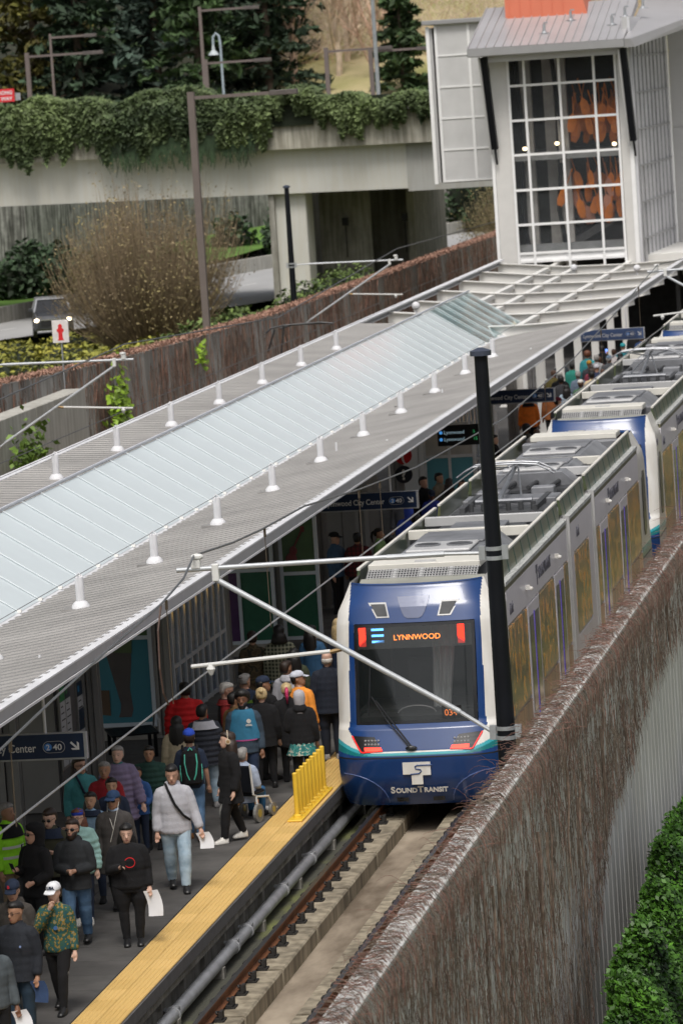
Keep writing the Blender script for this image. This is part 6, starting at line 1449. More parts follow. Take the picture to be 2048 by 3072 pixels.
    if style == 'vest' and len(top) > 2:    # sleeves of the shirt under the vest
        q = MB()
        for si, s in enumerate((-1, 1)):
            wr, d, sh, e, _ = hands[si]; q.tube([sh+Vector((-s*.05*h*w,0,.022*h)), sh+Vector((-s*.01*h,0,0)), sh.lerp(e,.5), e, e.lerp(wr,.5), wr], [.028*h,.040*h*w,.036*h*w,.034*h,.031*h,.024*h], 12)
        remesh(q.build('sleeves', top[2], t), .014)
    # ---- trousers ----
    bm = bottom if not isinstance(bottom, tuple) else bottom[0]; bag = 1.0 if not isinstance(bottom, tuple) else bottom[1]
    q = MB(); q.loft([[p+D for p in ring((0,0,z_*h), rx*h*w, ry*h*w, 16)] for z_, rx, ry in ((.445,.088,.066),(.48,.100,.073),(.53,.099,.072),(.575,.094,.067))])
    for hp_, kn, an_, s in feet:
        pts = []; rr = []
        for k in range(13):
            u = k/12; pts.append(hp_.lerp(kn, u*2) if u < .5 else kn.lerp(an_+Vector((0,0,.004*h)), (u-.5)*2))
            rr.append(float(np.interp(u, [0,.25,.5,.7,1], [.060*w,.053*w,.042*bag,.040*bag,.030*bag]))*h*(1+.035*math.sin(k*2.4+s+x*9)))
        q.tube(pts, rr, 12)
    remesh(q.build('trousers', bm, t), .013 if near else .02, 2, .5)
    for hp_, kn, an_, s in feet:
        q = MB(); f = an_; g0 = f.z-.045*h+.0
        q.loft([[Vector((f.x+px, f.y+yy*h, g0+zz_*h+pz)) for px, pz in [(-r_*h,.0),(-r_*1.0*h,.012*h),(-r_*.7*h,hh_*h),(r_*.7*h,hh_*h),(r_*1.0*h,.012*h),(r_*h,.0)]] for yy, r_, hh_, zz_ in ((.034,.018,.045,0),(.022,.026,.068,0),(-.02,.028,.070,0),(-.045,.029,.046,0),(-.09,.027,.030,0),(-.112,.016,.018,0))])
        q.build('shoe', shoes, t, smooth=True)
    # ---- hair and headwear ----
    hs, hc = hair[0], HR.get(hair[1], hair[1])
    def hl(rows, nm, m_, n=16, jit=.012):
        q = MB(); rng = random.Random(int(abs(x*97+y*31))); rings = []
        for z_, rx, yf, yb in rows: rings.append([HM@(c+Vector((rng.uniform(-jit,jit)*hh, rng.uniform(-jit,jit)*hh, 0))) for c in ring((0,((yf+yb)/2)*hh+.06*hh,z_*hh), rx*hh, (yb-yf)/2*hh, n)])
        q.loft(rings); o = q.build(nm, m_, t, smooth=True); return o
    capped = hs in ('cap','beanie','hijab','hood')
    if hs == 'short' or (capped and hs == 'cap') : hl([(.22,.29,.12,.44),(.45,.355,.06,.50),(.62,.375,-.06,.53),(.76,.380,-.36,.53),(.88,.345,-.45,.49),(.98,.25,-.36,.38),(1.05,.08,-.12,.14)] if hs == 'short' else [(.18,.29,.10,.44),(.45,.36,.06,.50),(.62,.375,-.04,.53),(.72,.36,-.2,.5)], 'hair', hc)
    if hs == 'afro': hl([(.30,.36,.05,.52),(.50,.46,-.05,.60),(.72,.50,-.38,.62),(.90,.47,-.50,.60),(1.06,.36,-.42,.46),(1.16,.14,-.16,.2)], 'hair', hc, jit=.03)
    if hs in ('long','longwavy','ponytail','bun','bob'):
        L_ = {'long':1.15,'longwavy':1.35,'ponytail':0,'bun':0,'bob':.30}[hs]; 
        rows = [(.30,.33,.05,.47),(.45,.375,.02,.53),(.62,.395,-.08,.55),(.76,.395,-.36,.55),(.88,.355,-.46,.50),(.98,.26,-.38,.40),(1.06,.08,-.12,.14)]
        if L_: rows = [(-L_,.28,.10,.42),(-L_*.85,.48,-.02,.54),(-L_*.4,.60,-.18,.62),(.0,.56,-.18,.62),(.2,.50,-.14,.60),(.42,.46,-.10,.58)]+rows[1:]
        hl(rows, 'hair', hc, jit=.02)
        if hs == 'ponytail': q = MB(); q.tube([hp(0,.50,.72), hp(0,.72,.60), hp(0,.78,.2), hp(0,.68,-.35)], [.10*hh,.13*hh,.12*hh,.05*hh], 8); q.build('ponytail', HR.get(hair[2], hc) if len(hair) > 2 else hc, t, smooth=True)
        if hs == 'bun': q = MB(); q.ell(hp(0,.52,.86), (.17*hh,.16*hh,.16*hh), 10, 7); q.build('bun', hc, t, smooth=True)
    if hs == 'bald': hl([(.24,.30,.16,.44),(.40,.35,.12,.485),(.52,.355,.12,.49),(.56,.34,.16,.47)], 'hair', hc)
    if hs == 'fade': hl([(.62,.345,-.12,.50),(.78,.355,-.38,.50),(.92,.31,-.46,.44),(1.02,.20,-.34,.30),(1.06,.06,-.1,.1)], 'hair', hc)
    if hs == 'cap':
        cm = hair[2]; hl([(.64,.385,-.46,.53),(.74,.39,-.47,.54),(.90,.35,-.42,.48),(1.02,.24,-.30,.34),(1.08,.06,-.1,.1)], 'cap', cm, jit=0)
        q = MB(); q.loft([[hp(xx,-.40+.0*abs(xx),.70+zz) for xx in np.linspace(-.30,.30,7)]+[hp(xx,-.40,.66+zz) for xx in np.linspace(.30,-.30,7)] for zz in (0,)]+[[hp(xx,-.80+.9*xx*xx*1.6,.60) for xx in np.linspace(-.30,.30,7)]+[hp(xx,-.80+.9*xx*xx*1.6,.565) for xx in np.linspace(.30,-.30,7)]]); q.build('cap_brim', cm, t)
        if len(hair) > 3: 
            q = hair[3]
            tt = text(q, .22*hh, hair[4], t, hp(-.17,-.475,.78), FRONT, 'cap_lettering', bold=.002); tt.rotation_euler = (R(80)+R(tilt), 0, R(turn))
    if hs == 'beanie': hl([(.58,.385,-.42,.52),(.70,.41,-.46,.56),(.88,.37,-.43,.52),(1.02,.28,-.34,.40),(1.12,.10,-.12,.16)], 'beanie', hair[2], jit=.01)
    if hs == 'hijab': hl([(-.55,.45,-.30,.55),(-.25,.36,-.34,.42),(.05,.36,-.30,.50),(.35,.40,-.20,.56),(.62,.42,-.28,.60),(.82,.40,-.42,.58),(.98,.30,-.38,.46),(1.08,.08,-.12,.16)], 'head_scarf', hair[2], jit=.012)
    if hs == 'hood': hl([(-.30,.50,-.30,.55),(-.05,.42,-.26,.54),(.20,.42,-.20,.58),(.5,.45,-.24,.62),(.78,.44,-.44,.62),(.98,.34,-.46,.52),(1.12,.12,-.2,.24)], 'hood', hair[2], jit=.015)
    # ---- extras ----
    for ex in extras:
        k = ex[0]
        if k == 'beard':
            q = MB(); q.loft([[HM@c for c in ring((0,((yf+yb)/2)*hh+.06*hh,z_*hh), rx*hh, (yb-yf)/2*hh, 16)] for z_, rx, yf, yb in ((-.10-(.25 if len(ex) > 2 else 0),.12,-.42,-.16),(-.02,.20,-.47,-.04),(.10,.27,-.475,.10),(.24,.315,-.452,.20),(.36,.325,-.40,.22))]); q.build('beard', HR[ex[1]], t, smooth=True)
        if k in ('sunglasses','glasses'):
            q = MB()
            for s in (-1, 1):
                if k == 'sunglasses': q.ell(hp(s*.155,-.445,.50), (.125*hh,.03*hh,.085*hh), 10, 6)
                else: q.tube([hp(s*.155+.10*math.cos(a),-.455,.50+.07*math.sin(a)) for a in np.linspace(0,2*PI,11)], .011*hh, 4, cap=False)
                q.tube([hp(s*.27,-.43,.52), hp(s*.36,-.05,.50)], .014*hh, 4)
            q.tube([hp(-.05,-.46,.52), hp(.05,-.46,.52)], .014*hh, 4); q.build(k, shade_m, t)
        if k == 'backpack':
            q = MB(); q.loft([[U((px*h*w, (.085+yb)*h, z1*h)) for px, yb in ((-.085*sc,0),(.085*sc,0),(.085*sc,.05*sc),(.06*sc,.085*sc),(-.06*sc,.085*sc),(-.085*sc,.05*sc))] for z1, sc in ((.52,.8),(.54,1),(.66,1.05),(.78,.95),(.83,.7))]); bp = q.build('backpack', ex[1], t, bevel=.015)
            q = MB()
            for s in (-1, 1):
                q.tube([U((s*.05*h,.16*h,.80*h)), U((s*.055*h,.178*h,.72*h)), U((s*.04*h,.176*h,.62*h)), U((s*.02*h,.170*h,.57*h))], .006*h, 5)
                q.tube([U((s*.095*h,.12*h,.70*h)), U((s*.095*h,.14*h,.62*h)), U((s*.09*h,.13*h,.56*h))], .005*h, 5)
            q.tube([U((-.02*h,.15*h,.83*h)), U((0,.15*h,.855*h)), U((.02*h,.15*h,.83*h))], .006*h, 5); q.build('backpack_trim', ex[2], bp)
            q = MB()
            for s in (-1, 1): q.tube([U((s*.06*h,.07*h,.82*h)), U((s*.065*h,0,.852*h)), U((s*.07*h,-.075*h,.80*h)), U((s*.085*h,-.06*h,.68*h)), U((s*.09*h,.06*h,.60*h))], .012*h, 6)
            q.build('strap', ex[1], bp)
        if k == 'strap':
            q = MB(); s = ex[2]; rows = []
            pts = [(s*.055,.03,.850),(s*.055,-.045,.845),(s*.035,-.090,.79),(0,-.097*w,.70),(-s*.06,-.092*w,.61),(-s*.10*w,-.04,.56),(-s*.11*w,.03,.55)]
            q.tube([U((a*h,c*h,d_*h)) for a, c, d_ in pts], .010*h, 6); q.build('bag_strap', ex[1], t)
        if k in ('phone','paper','bag','pole'):
            wr, d, sh, e, pal = hands[0 if ex[1] < 0 else 1]
        if k == 'phone':
            q = MB(); q.hexa([pal+Vector(v) for v in ((-.036,-.03,-.03),(.036,-.03,-.03),(.036,-.02,-.035),(-.036,-.02,-.035),(-.036,-.09,.10),(.036,-.09,.10),(.036,-.08,.10),(-.036,-.08,.10))]); q.build('phone', ex[2], t)
        if k == 'paper':
            q = MB(); c = pal; rows = []
            for i in range(6):
                u = i/5; rows.append([c+Vector((xx*.10+.05*u+.03*math.sin(u*3), .02*math.sin(u*4+xx)-.02, .03-.30*u*ex[3])) for xx in (-1,-.3,.4,1)])
            q.loft(rows, False, closed=False); o = q.build('paper', ex[2], t, smooth=True)
        if k == 'bag':
            q = MB(); c = U((ex[1]*.135*h*w, .03*h, .52*h)); q.loft([[c+Vector((px*.05*h*sc, py*.10*h*sc, z1*h)) for px, py in ((-1,-1),(1,-1),(1,1),(-1,1))] for z1, sc in ((-.13,.8),(-.11,1),(.02,.95),(.06,.7))]); o = q.build('shoulder_bag', ex[2], t, bevel=.02)
            q = MB(); q.tube([c+Vector((0,-.06*h,.05*h)), U((ex[1]*.10*h*w,-.03*h,.84*h)), U((ex[1]*.10*h*w,.03*h,.84*h)), c+Vector((0,.06*h,.05*h))], .006*h, 5); q.build('bag_handle', ex[2], o)
        if k == 'headphones':
            q = MB(); q.tube([hp(.42*math.cos(a),.02,.50+.60*math.sin(a)) for a in np.linspace(0, PI, 12)], .035*hh, 6); q.build('headband', ex[1], t)
            for s in (-1, 1): q = MB(); q.tube([hp(s*.33,.02,.45), hp(s*.46,.02,.45)], .17*hh, 14); o = q.build('ear_cup', ex[1], t); q = MB(); q.tube([hp(s*.461,.02,.45), hp(s*.475,.02,.45)], .10*hh, 12); q.build('ear_pad', ex[2], o)
        if k == 'earbuds':
            q = MB()
            for s in (-1, 1): q.tube([hp(s*.35,-.05,.40), hp(s*.30,-.30,-.1), U((s*.015*h,-.09*h,.76*h)), U((0,-.095*h,.70*h))], .0028*h, 4)
            q.tube([U((0,-.095*h,.70*h)), U((-.03*h,-.10*h,.60*h))], .0028*h, 4); q.build('earphone_wire', ex[1], t)
        if k == 'skirt':
            q = MB(); n_ = 28; q.loft([[Vector(((rx+.006*amp*math.cos(j*PI))*h*math.cos(2*PI*j/n_), (ry+.006*amp*math.cos(j*PI))*h*math.sin(2*PI*j/n_), z1*h)) for j in range(n_)] for z1, rx, ry, amp in ((.50,.112,.085,0),(.42,.130,.100,1),(.36,.150,.115,2.5))], False); q.build('skirt', ex[1], t, smooth=True)
        if k == 'emblem_ring':
            q = MB(); pts = [U((.012*h+.042*h*math.cos(a), -(.070*w+.022)*h-.004*h*1, .70*h+.040*h*math.sin(a))) for a in np.linspace(0, 2*PI, 25)]; q.tube(pts, .0032*h, 5, cap=False); q.build('printed_ring', ex[1], t)
        if k == 'chest_text':
            q = MB(); c = U((.05*h,-(.070*w+.018)*h,.745*h)); q.tube([c, c+Vector((0,-.004,0))], .020*h, 14); o = q.build('chest_badge', ex[1], t)
            for i, (wd, zz_) in enumerate(((.05,.716),(.06,.705))): q = MB(); c = U((.05*h,-(.070*w+.0185)*h,zz_*h)); q.box(c.x-wd*h/2,c.x+wd*h/2,c.y-.004,c.y,c.z-.003*h,c.z+.003*h); q.build('chest_line', ex[1], o)
        if k == 'band':   # coloured band around the torso: (z, material, thickness)
            rx, ry = [float(np.interp(ex[1], P_[:, 0], P_[:, kk])) for kk in (1, 2)]
            q = MB(); q.loft([[U((px, py, (ex[1]+dz)*h)) for px, py, _ in ring((0,0,0), (rx*h*w+th)*1.035, (ry*h*w+th)*1.035, 22)] for dz in (-ex[3]/2, ex[3]/2)], False); q.build('band', ex[2], t, smooth=True)
        if k == 'shoulders':  # yoke over the shoulders in another colour
            q = MB(); q.loft([[U((px, py, z1*h)) for px, py, _ in ring((0,0,0), rx*h*wf(z1)+th*1.2+.009*h, ry*h*wf(z1)+th*1.2+.007*h, 20)] for z1, rx, ry in ((.845,.045,.040),(.832,.060,.048),(.815,.078,.056),(.79,.094,.062),(ex[2],.113,.069))], False)
            q.build('yoke', ex[1], t, smooth=True)
        if k == 'side_stripe':
            for hp_, kn, an_, s in feet:
                q = MB(); 
                for a_, b_ in ((hp_+Vector((s*.050*h,0,-.03*h)), kn+Vector((s*.036*h,0,0))), (kn+Vector((s*.036*h,0,0)), an_+Vector((s*.024*h,0,.03*h)))): q.beam(a_, b_, .012, .035, (0,1,0))
                q.build('leg_stripe', ex[1], t)
        if k == 'collar':
            q = MB(); q.loft([[U(p) for p in ring((0,-.004*h,z_*h), rx*h, rx*h, 14)] for z_, rx in ((.825,.050),(.850,.045),(.862,.040))]); q.build('collar', ex[1], t, smooth=True)
        if k == 'button': q = MB(); c = U((ex[1]*h,-(.070*w+.018)*h,ex[2]*h)); q.tube([c, c+Vector((0,-.008,0))], ex[4]*h, 12); q.build('badge', ex[3], t)
        if k == 'scarfcap': hl([(.66,.37,-.42,.50),(.80,.385,-.45,.53),(.94,.31,-.40,.46),(1.05,.12,-.16,.2)], 'head_wrap', ex[1], jit=.01)
    return t
def kids_last(): 
    o = COL.objects[-1]; 
    for k in ('label','category'): 
        if k in o: del o[k]
    return o
K = fab('black', (.0055,.0055,.007), .95); NV = fab('navy', (.012,.022,.05)); DG = fab('dark_grey', (.035,.037,.042)); JB = fab('blue_jeans', (.055,.125,.24), col2=(.09,.17,.29), scale=5); JL = fab('light_jeans', (.26,.37,.47), col2=(.38,.48,.56), scale=4); KH = fab('khaki', (.23,.17,.11)); GH = fab('grey_marl', (.42,.42,.46), var=.06); WS = M('shoe_white', (.62,.60,.56), .5); BS = M('shoe_black', (.012,.012,.013), .4); BR = M('boot_tan', (.23,.10,.03), .6); GS = M('shoe_grey_white', (.35,.34,.34), .5)
PAPER = M('paper_white', (.74,.75,.78), .6, var=.03); PH = M('phone_case', (.012,.018,.03), .2, coat=.6)
P = person
P('man in a pale grey hoodie and light jeans walking with a black chest strap', -2.38,-7.97,1.86, 16, 'light', ('fade','black'), ('hoodie',GH), (JL,1.25), BS, ('down','out'), 'walk', 1.12, turn=-8, tilt=14, extras=[('strap',K,-1),('paper',1,PAPER,.8)])
P('woman in a black sweatshirt with a red ring, looking at the phone in her hand', -2.25,-11.8,1.69, 12, 'pale', ('long','black'), ('sweater',K), (K,1.05), BS, ('phone','down'), 'stand', 1.38, tilt=10, extras=[('emblem_ring',M('print_red', (.70,.01,.015), .5, var=0)),('phone',-1,PH),('paper',1,PAPER,1.2)])
P('bearded man in sunglasses, charcoal jacket and blue jeans, hands together in front', -3.02,-11.75,1.77, 2, 'light', ('short','dbrown'), ('jacket',fab('charcoal',(.022,.025,.029)),'hooddown'), (JB,1.2), BS, ('hands','hands'), 'walk2', 1.08, turn=-8, extras=[('beard','dbrown'),('sunglasses',)])
P('person with a black hood up holding a phone, left of the bearded man', -3.45,-12.2,1.80, -35, 'light', ('hood','black',K), ('jacket',K), (K,1.2), BS, ('phone','fwd'), 'stand', 1.15, turn=-18, extras=[('phone',-1,PH),('bag',-1,DG),('sunglasses',)])
P('man in dark sunglasses and olive jacket looking down behind the hooded person', -3.56,-10.75,1.76, -5, 'pale', ('short','dbrown'), ('jacket',fab('olive_jacket',(.05,.05,.03))), K, BS, ('down','phone'), 'stand', 1.0, turn=-8, tilt=14, extras=[('sunglasses',),('shoulders',NV,.77)])
P('woman in glasses with a bright blue head wrap and mint green jacket', -3.28,-10.3,1.66, 5, 'pale', ('longwavy','auburn'), ('puffer',fab('mint',(.30,.50,.47))), NV, WS, ('up','down'), 'stand', 1.0, turn=-12, extras=[('glasses',),('scarfcap',fab('royal_wrap',(.02,.06,.50)))])
P('older person in a blue cap, sunglasses and long brown grey coat with white earphones', -2.93,-9.5,1.76, 4, 'tan', ('cap','dbrown',fab('cap_navy',(.02,.05,.12))), ('longcoat',fab('brown_grey_coat',(.058,.052,.050)),None,.33), K, K, ('down','down'), 'walk', 1.05, turn=-12, extras=[('sunglasses',),('earbuds',WS),('collar',fab('pale_blue_shirt',(.35,.45,.60)))])
P('smiling woman with long black hair and a light blue shirt behind the coated person', -3.45,-8.7,1.62, 4, 'asian', ('long','black'), ('jacket',fab('light_blue',(.22,.34,.48))), NV, K, ('down','down'), extras=[('shoulders',NV,.80)], turn=-5)
P('woman in glasses and a teal raincoat with long brown hair below the first sign', -4.22,-5.95,1.70, 25, 'light', ('longwavy','dbrown'), ('coat',fab('teal_coat',(.06,.27,.29))), NV, K, ('down','down'), extras=[('glasses',),('strap',NV,-1)], turn=22)
P('older man with grey hair in a red jacket over a red shirt', -3.72,-6.5,1.70, 5, 'tan', ('short','grey'), ('jacket',fab('deep_red',(.30,.012,.02))), K, K, ('down','down'), w=1.1, turn=0)
P('tall grey haired woman in a lilac quilted coat', -3.78,-5.3,1.74, 15, 'pale', ('short','grey'), ('puffer',fab('lilac',(.20,.165,.27)),None,.34), NV, K, ('down','out'), w=1.12, turn=-15, extras=[('collar',fab('green_shirt',(.02,.16,.15)))])
P('dark haired woman in a navy jacket in front of the man in the red jacket', -3.42,-7.4,1.60, 8, 'asian', ('bun','black'), ('jacket',NV), K, K, ('fwd','down'), turn=4)
P('smiling woman in a dark green coat with her hair tied back', -3.45,-4.55,1.60, 5, 'tan', ('bun','black'), ('puffer',fab('bottle_green',(.010,.045,.035)),None,.30), K, K, ('down','down'), w=1.25, turn=4)
P('child with dark hair partly hidden behind the lilac coat', -3.58,-4.9,1.34, 0, 'tan', ('short','black'), ('jacket',fab('child_blue',(.03,.10,.30))), NV, K, ('fwd','fwd'))
P('person in a bright red puffer coat seen from behind by the glass screen', -3.90,.55,1.84, 185, 'tan', ('short','black'), ('puffer',fab('bright_red',(.60,.012,.015)),None,.44), K, K, ('down','down'), w=1.35, turn=20)
P('woman with very long black hair in a cream coat carrying a maroon bag', -3.56,-1.85,1.64, 190, 'tan', ('longwavy','black'), ('coat',fab('cream_coat',(.42,.36,.25))), K, K, ('down','down'), extras=[('bag',-1,fab('maroon_bag',(.10,.012,.04)))])
P('person in a blue cap and navy tee with a black backpack trimmed in mint', -2.93,-3.95,1.75, 192, 'light', ('cap','dbrown',fab('royal_blue_cap',(.02,.07,.50))), ('tee',NV), (JB,1.15), BR, ('down','down'), 'walk', 1.05, extras=[('backpack',K,M('mint_trim',(.10,.55,.42),.5))])
P('person in a black puffer jacket with a pale grey hood, back turned', -3.28,-1.07,1.70, 196, 'tan', ('short','black'), ('puffer',fab('black_puffer',(.022,.026,.038)),None,.42), (JL,1.1), GS, ('down','down'), 'apart', 1.15, turn=-25, extras=[('shoulders',GH,.77)])
P('white haired man with glasses in a red hooded top and dark vest, facing right', -3.30,1.0,1.74, 95, 'light', ('short','white'), ('vest',DG,fab('red_hoodie',(.33,.03,.03))), K, K, ('down','fwd'), w=1.15, turn=8, tilt=12, extras=[('glasses',),('shoulders',fab('red_hoodie',(.33,.03,.03)),.80)])
P('dark haired person in a brown jacket behind the staff member', -2.98,.15,1.70, 150, 'tan', ('short','black'), ('jacket',fab('camel',(.16,.09,.035))), K, K, ('down','down'), turn=-20)
P('bearded staff member in a blue vest with pink band and round badge', -2.68,-.75,1.84, 8, 'brown', ('afro','black'), ('jacket',fab('staff_navy',(.03,.05,.075))), fab('dark_denim',(.015,.03,.07)), BR, ('down','down'), 'apart', 1.12, turn=-6, extras=[('beard','black',1),('shoulders',fab('staff_blue',(.025,.15,.26)),.58),('band',.575,M('hi_vis_pink',(.85,.12,.42),.5,emit=.15,var=0),.014),('chest_text',WS),('collar',GH)])
P('woman with cream headphones and long dark hair in a black coat, facing left', -2.28,-4.2,1.72, -55, 'pale', ('longwavy','dbrown'), ('coat',K), (K,1.1), WS, ('down','down'), 'walk', 1.08, turn=-22, extras=[('headphones',M('cream_cup',(.55,.46,.34),.6),M('tan_pad',(.34,.21,.10),.6))])
P('blonde woman in a black coat with a black shoulder bag, back turned', -2.62,.62,1.68, 190, 'pale', ('bun','blonde'), ('longcoat',K,None,.42), K, BS, ('down','down'), 'apart', 1.05, extras=[('bag',1,K)])
P('person in a dark navy cap looking at a blue phone', -2.72,1.4,1.76, 150, 'tan', ('cap','black',NV), ('jacket',K), K, K, ('fwd','up'), turn=-30, extras=[('phone',1,M('phone_blue',(.05,.18,.35),.3))])
P('woman with blonde hair and a bright pink ponytail, black coat', -2.30,1.2,1.66, 190, 'pale', ('ponytail','blonde','pink'), ('coat',K), K, K, ('down','down'))
P('person in an orange long sleeved top and white cap looking right', -2.22,2.0,1.74, 165, 'tan', ('cap','black',fab('white_cap',(.55,.58,.66))), ('sweater',fab('orange_top',(.85,.30,.04))), K, K, ('down','down'), 'stand', 1.0, turn=-68, tilt=-6)
P('woman in a pale grey hijab, black jacket and flowered teal skirt', -1.93,.30,1.66, 190, 'tan', ('hijab','black',fab('grey_hijab',(.42,.41,.44))), ('hoodie',K,None,.46), K, K, ('down','fwd'), 'stand', 1.06, extras=[('skirt',camomat('flower_skirt',[(.02,.14,.14),(.04,.24,.22),(.45,.42,.34)],22))])
P('grey haired woman in navy with a lime green strap across her back', -3.24,2.5,1.66, 185, 'light', ('bun','grey'), ('tee',NV), K, K, ('down','down'), extras=[('band',.72,fab('lime_strap',(.10,.20,.02)),.03)], turn=-30)
P('tall long haired person in a dark green and white plaid flannel shirt', -3.50,7.3,1.84, 185, 'light', ('bob','black'), ('jacket',plaidmat('plaid_green',(.03,.04,.025),(.33,.33,.24)),None,.40), K, K, ('down','down'), w=1.12)
P('brown haired person in a light grey hooded top in front of the orange top', -2.66,3.3,1.74, 180, 'tan', ('short','dbrown'), ('hoodie',GH), K, K, ('down','down'), turn=-30)
P('person with long dark hair in an olive jacket behind the grey hooded top', -2.85,5.1,1.70, 180, 'tan', ('long','black'), ('jacket',fab('olive_dark',(.04,.05,.025))), K, K)
P('woman with very long black hair in a denim blue jacket', -3.02,7.95,1.72, 170, 'tan', ('longwavy','black'), ('jacket',fab('denim_jacket',(.025,.09,.19))), K, K, ('down','down'), turn=-20)
P('blonde tipped long haired woman in navy beside the denim jacket', -2.62,8.7,1.74, 160, 'light', ('long','blonde'), ('jacket',NV), K, K, ('fwd','fwd'), turn=-20)
P('bald man in a dark navy suit seen from behind at the train door', -1.95,3.3,1.88, 188, 'pale', ('bald','white'), ('jacket',fab('midnight',(.008,.012,.024)),None,.43), (fab('midnight',(.008,.012,.024)),1.15), GS, ('down','down'), 'stand', 1.18, extras=[('collar',fab('red_lanyard',(.4,.01,.01)))])
P('person in a brown patterned jacket half hidden by the wind screen post', -4.02,7.4,1.74, 190, 'light', ('short','dbrown'), ('jacket',camomat('brown_camo',[(.06,.045,.025),(.10,.075,.04),(.03,.03,.02)],9)), KH, K)
P('security guard in a black and lime high visibility vest at the left edge', -4.27,-10.4,1.80, 60, 'tan', ('short','grey'), ('jacket',fab('hi_vis_lime',(.30,.75,.02),.7)), KH, K, ('down','down'), w=1.15, turn=10, extras=[('shoulders',K,.735),('band',.66,M('reflective',(.60,.62,.58),.35,var=.05),.022),('band',.58,M('reflective',(.6,.62,.58)),.022)])
P('person in a navy baseball cap and brown grey jacket behind the man in glasses', -2.85,-15.9,1.74, -8, 'light', ('cap','dbrown',NV,'B',M('cap_red',(.6,.03,.05),.6,var=0)), ('jacket',fab('taupe',(.055,.048,.042)),'hooddown'), K, K, ('down','down'), turn=10, tilt=12, w=1.12, extras=[('sunglasses',)])
P('woman in a white USA cap and green patterned pullover, hand raised to her face', -2.33,-15.85,1.68, -4, 'pale', ('cap','dbrown',fab('white_cap2',(.70,.71,.74)),'USA',NV), ('sweater',camomat('pullover_camo',[(.015,.075,.08),(.03,.085,.05),(.26,.15,.015),(.20,.19,.12)],24)), (K,1.0), BS, ('face','down'), 'walk', 1.0, tilt=6, turn=-6, extras=[('side_stripe',WS),('button',.02,.665,M('badge_blue',(.06,.14,.32),.3),.016),('bobhair',)])
P('man with glasses in a black jacket over a dark red shirt at the lower left', -2.44,-17.45,1.76, -14, 'tan', ('fade','black'), ('jacket',fab('black_shell',(.012,.015,.022)),None,.44), (fab('ink_jeans',(.015,.035,.06)),1.15), K, ('down','down'), 'stand', 1.22, turn=-16, tilt=4, extras=[('glasses',),('band',.66,fab('maroon_shirt',(.03,.008,.012)),.001),('paper',1,fab('flyer_blue',(.03,.06,.14)),.9),('button',.07,.70,M('badge_white',(.3,.4,.7),.4),.008)])
P('partly visible person in a grey sleeve holding white paper at the bottom left corner', -2.30,-19.35,1.78, 30, 'brown', ('short','black'), ('sweater',fab('steel_grey',(.07,.085,.095))), K, K, ('down','down'), w=1.0, extras=[('paper',1,PAPER,.8)])
# seated wheelchair user
wc = thing('wheelchair', 'white framed wheelchair with grey castors behind the woman in headphones', 'wheelchair', (-2.42,-2.35,.362), R(165))
tyre = M('castor_grey', (.18,.18,.17), .7); wfr = M('wheelchair_white', (.60,.60,.58), .35)
for px, py, r_ in ((-.30,.18,.15),(.30,.18,.15),(-.26,-.42,.11),(.26,-.42,.11)):
    q = MB(); q.tube([(px-.025,py,r_),(px+.025,py,r_)], r_, 18); o = q.build('wheel', tyre, wc); q = MB(); q.tube([(px-.03,py,r_),(px+.03,py,r_)], r_*.45, 12); q.build('hub', M('hub_yellow', (.35,.28,.06), .4), o)
q = MB()
for s in (-1, 1): q.tube([(s*.27,-.42,.15),(s*.26,-.30,.34),(s*.25,.10,.40),(s*.25,.22,.45),(s*.25,.28,.95)], .018, 6); q.tube([(s*.30,.18,.15),(s*.26,.15,.42)], .018, 6)
q.tube([(-.25,-.62,.10),(.25,-.62,.10)], .016, 6); q.box(-.2,.2,-.70,-.48,.08,.10); q.build('frame', wfr, wc)
q = MB(); q.box(-.24,.24,-.22,.22,.42,.48); q.build('seat', black_paint, wc, bevel=.02); q = MB(); q.box(-.24,.24,.22,.26,.48,.92); q.build('backrest', black_paint, wc, bevel=.02)
P('person in a pale blue jacket seated in the white framed wheelchair', -2.42,-2.35,1.60, 165, 'light', ('short','grey'), ('jacket',fab('powder_blue',(.34,.40,.52))), fab('teal_trousers',(.02,.10,.22)), K, ('lap','lap'), sit=True, w=1.05, near=True)
# ---- people farther along the platform ----
def F(label, x, y, H, rot, skin, hair, topcol, bottom=K, arms=('down','down'), w=1.05, style='jacket', **k):
    m_ = topcol if not isinstance(topcol, tuple) else fab('t%03d%03d%03d' % tuple(int(c*400) for c in topcol), topcol)
    P(label, x, y, H, rot, skin, hair, (style, m_), bottom, K, arms, w=w, near=False, group='waiting crowd farther along the platform', **k)
F('man in a dark cap and blue jacket pointing, near the second sign', -5.05,22.9,1.78, 70,'light',('cap','grey',K),(.04,.09,.16), arms=('down','point'))
F('person in a red and black plaid coat standing between the dark posts', -4.55,22.9,1.75, 190,'tan',('short','black'),plaidmat('plaid_red',(.12,.012,.015),(.012,.01,.01),10), w=1.25)
F('woman with a black ponytail and pale green top by the train roof', -4.30,24.4,1.66, 80,'tan',('ponytail','black'),(.20,.34,.14))
F('person with black hair in a dark blue top beside the ponytail', -3.88,23.1,1.64, 185,'tan',('short','black'),(.03,.06,.10))
F('person in a vivid blue hooded jacket seen below the second sign', -4.20,28.2,1.72, 190,'light',('hood','black',fab('vivid_blue',(.04,.09,.55))),fab('vivid_blue',(.04,.09,.55)), w=1.3)
F('black haired person in front of the vivid blue jacket', -3.80,26.6,1.68, 190,'tan',('afro','black'),K, w=1.2)
F('small faced woman looking out beside the question mark sign', -4.95,32.0,1.66, 10,'light',('short','dbrown'),(.16,.17,.19))
F('tall person in black behind the question mark sign', -4.62,33.6,1.86, 40,'light',('short','black'),K)
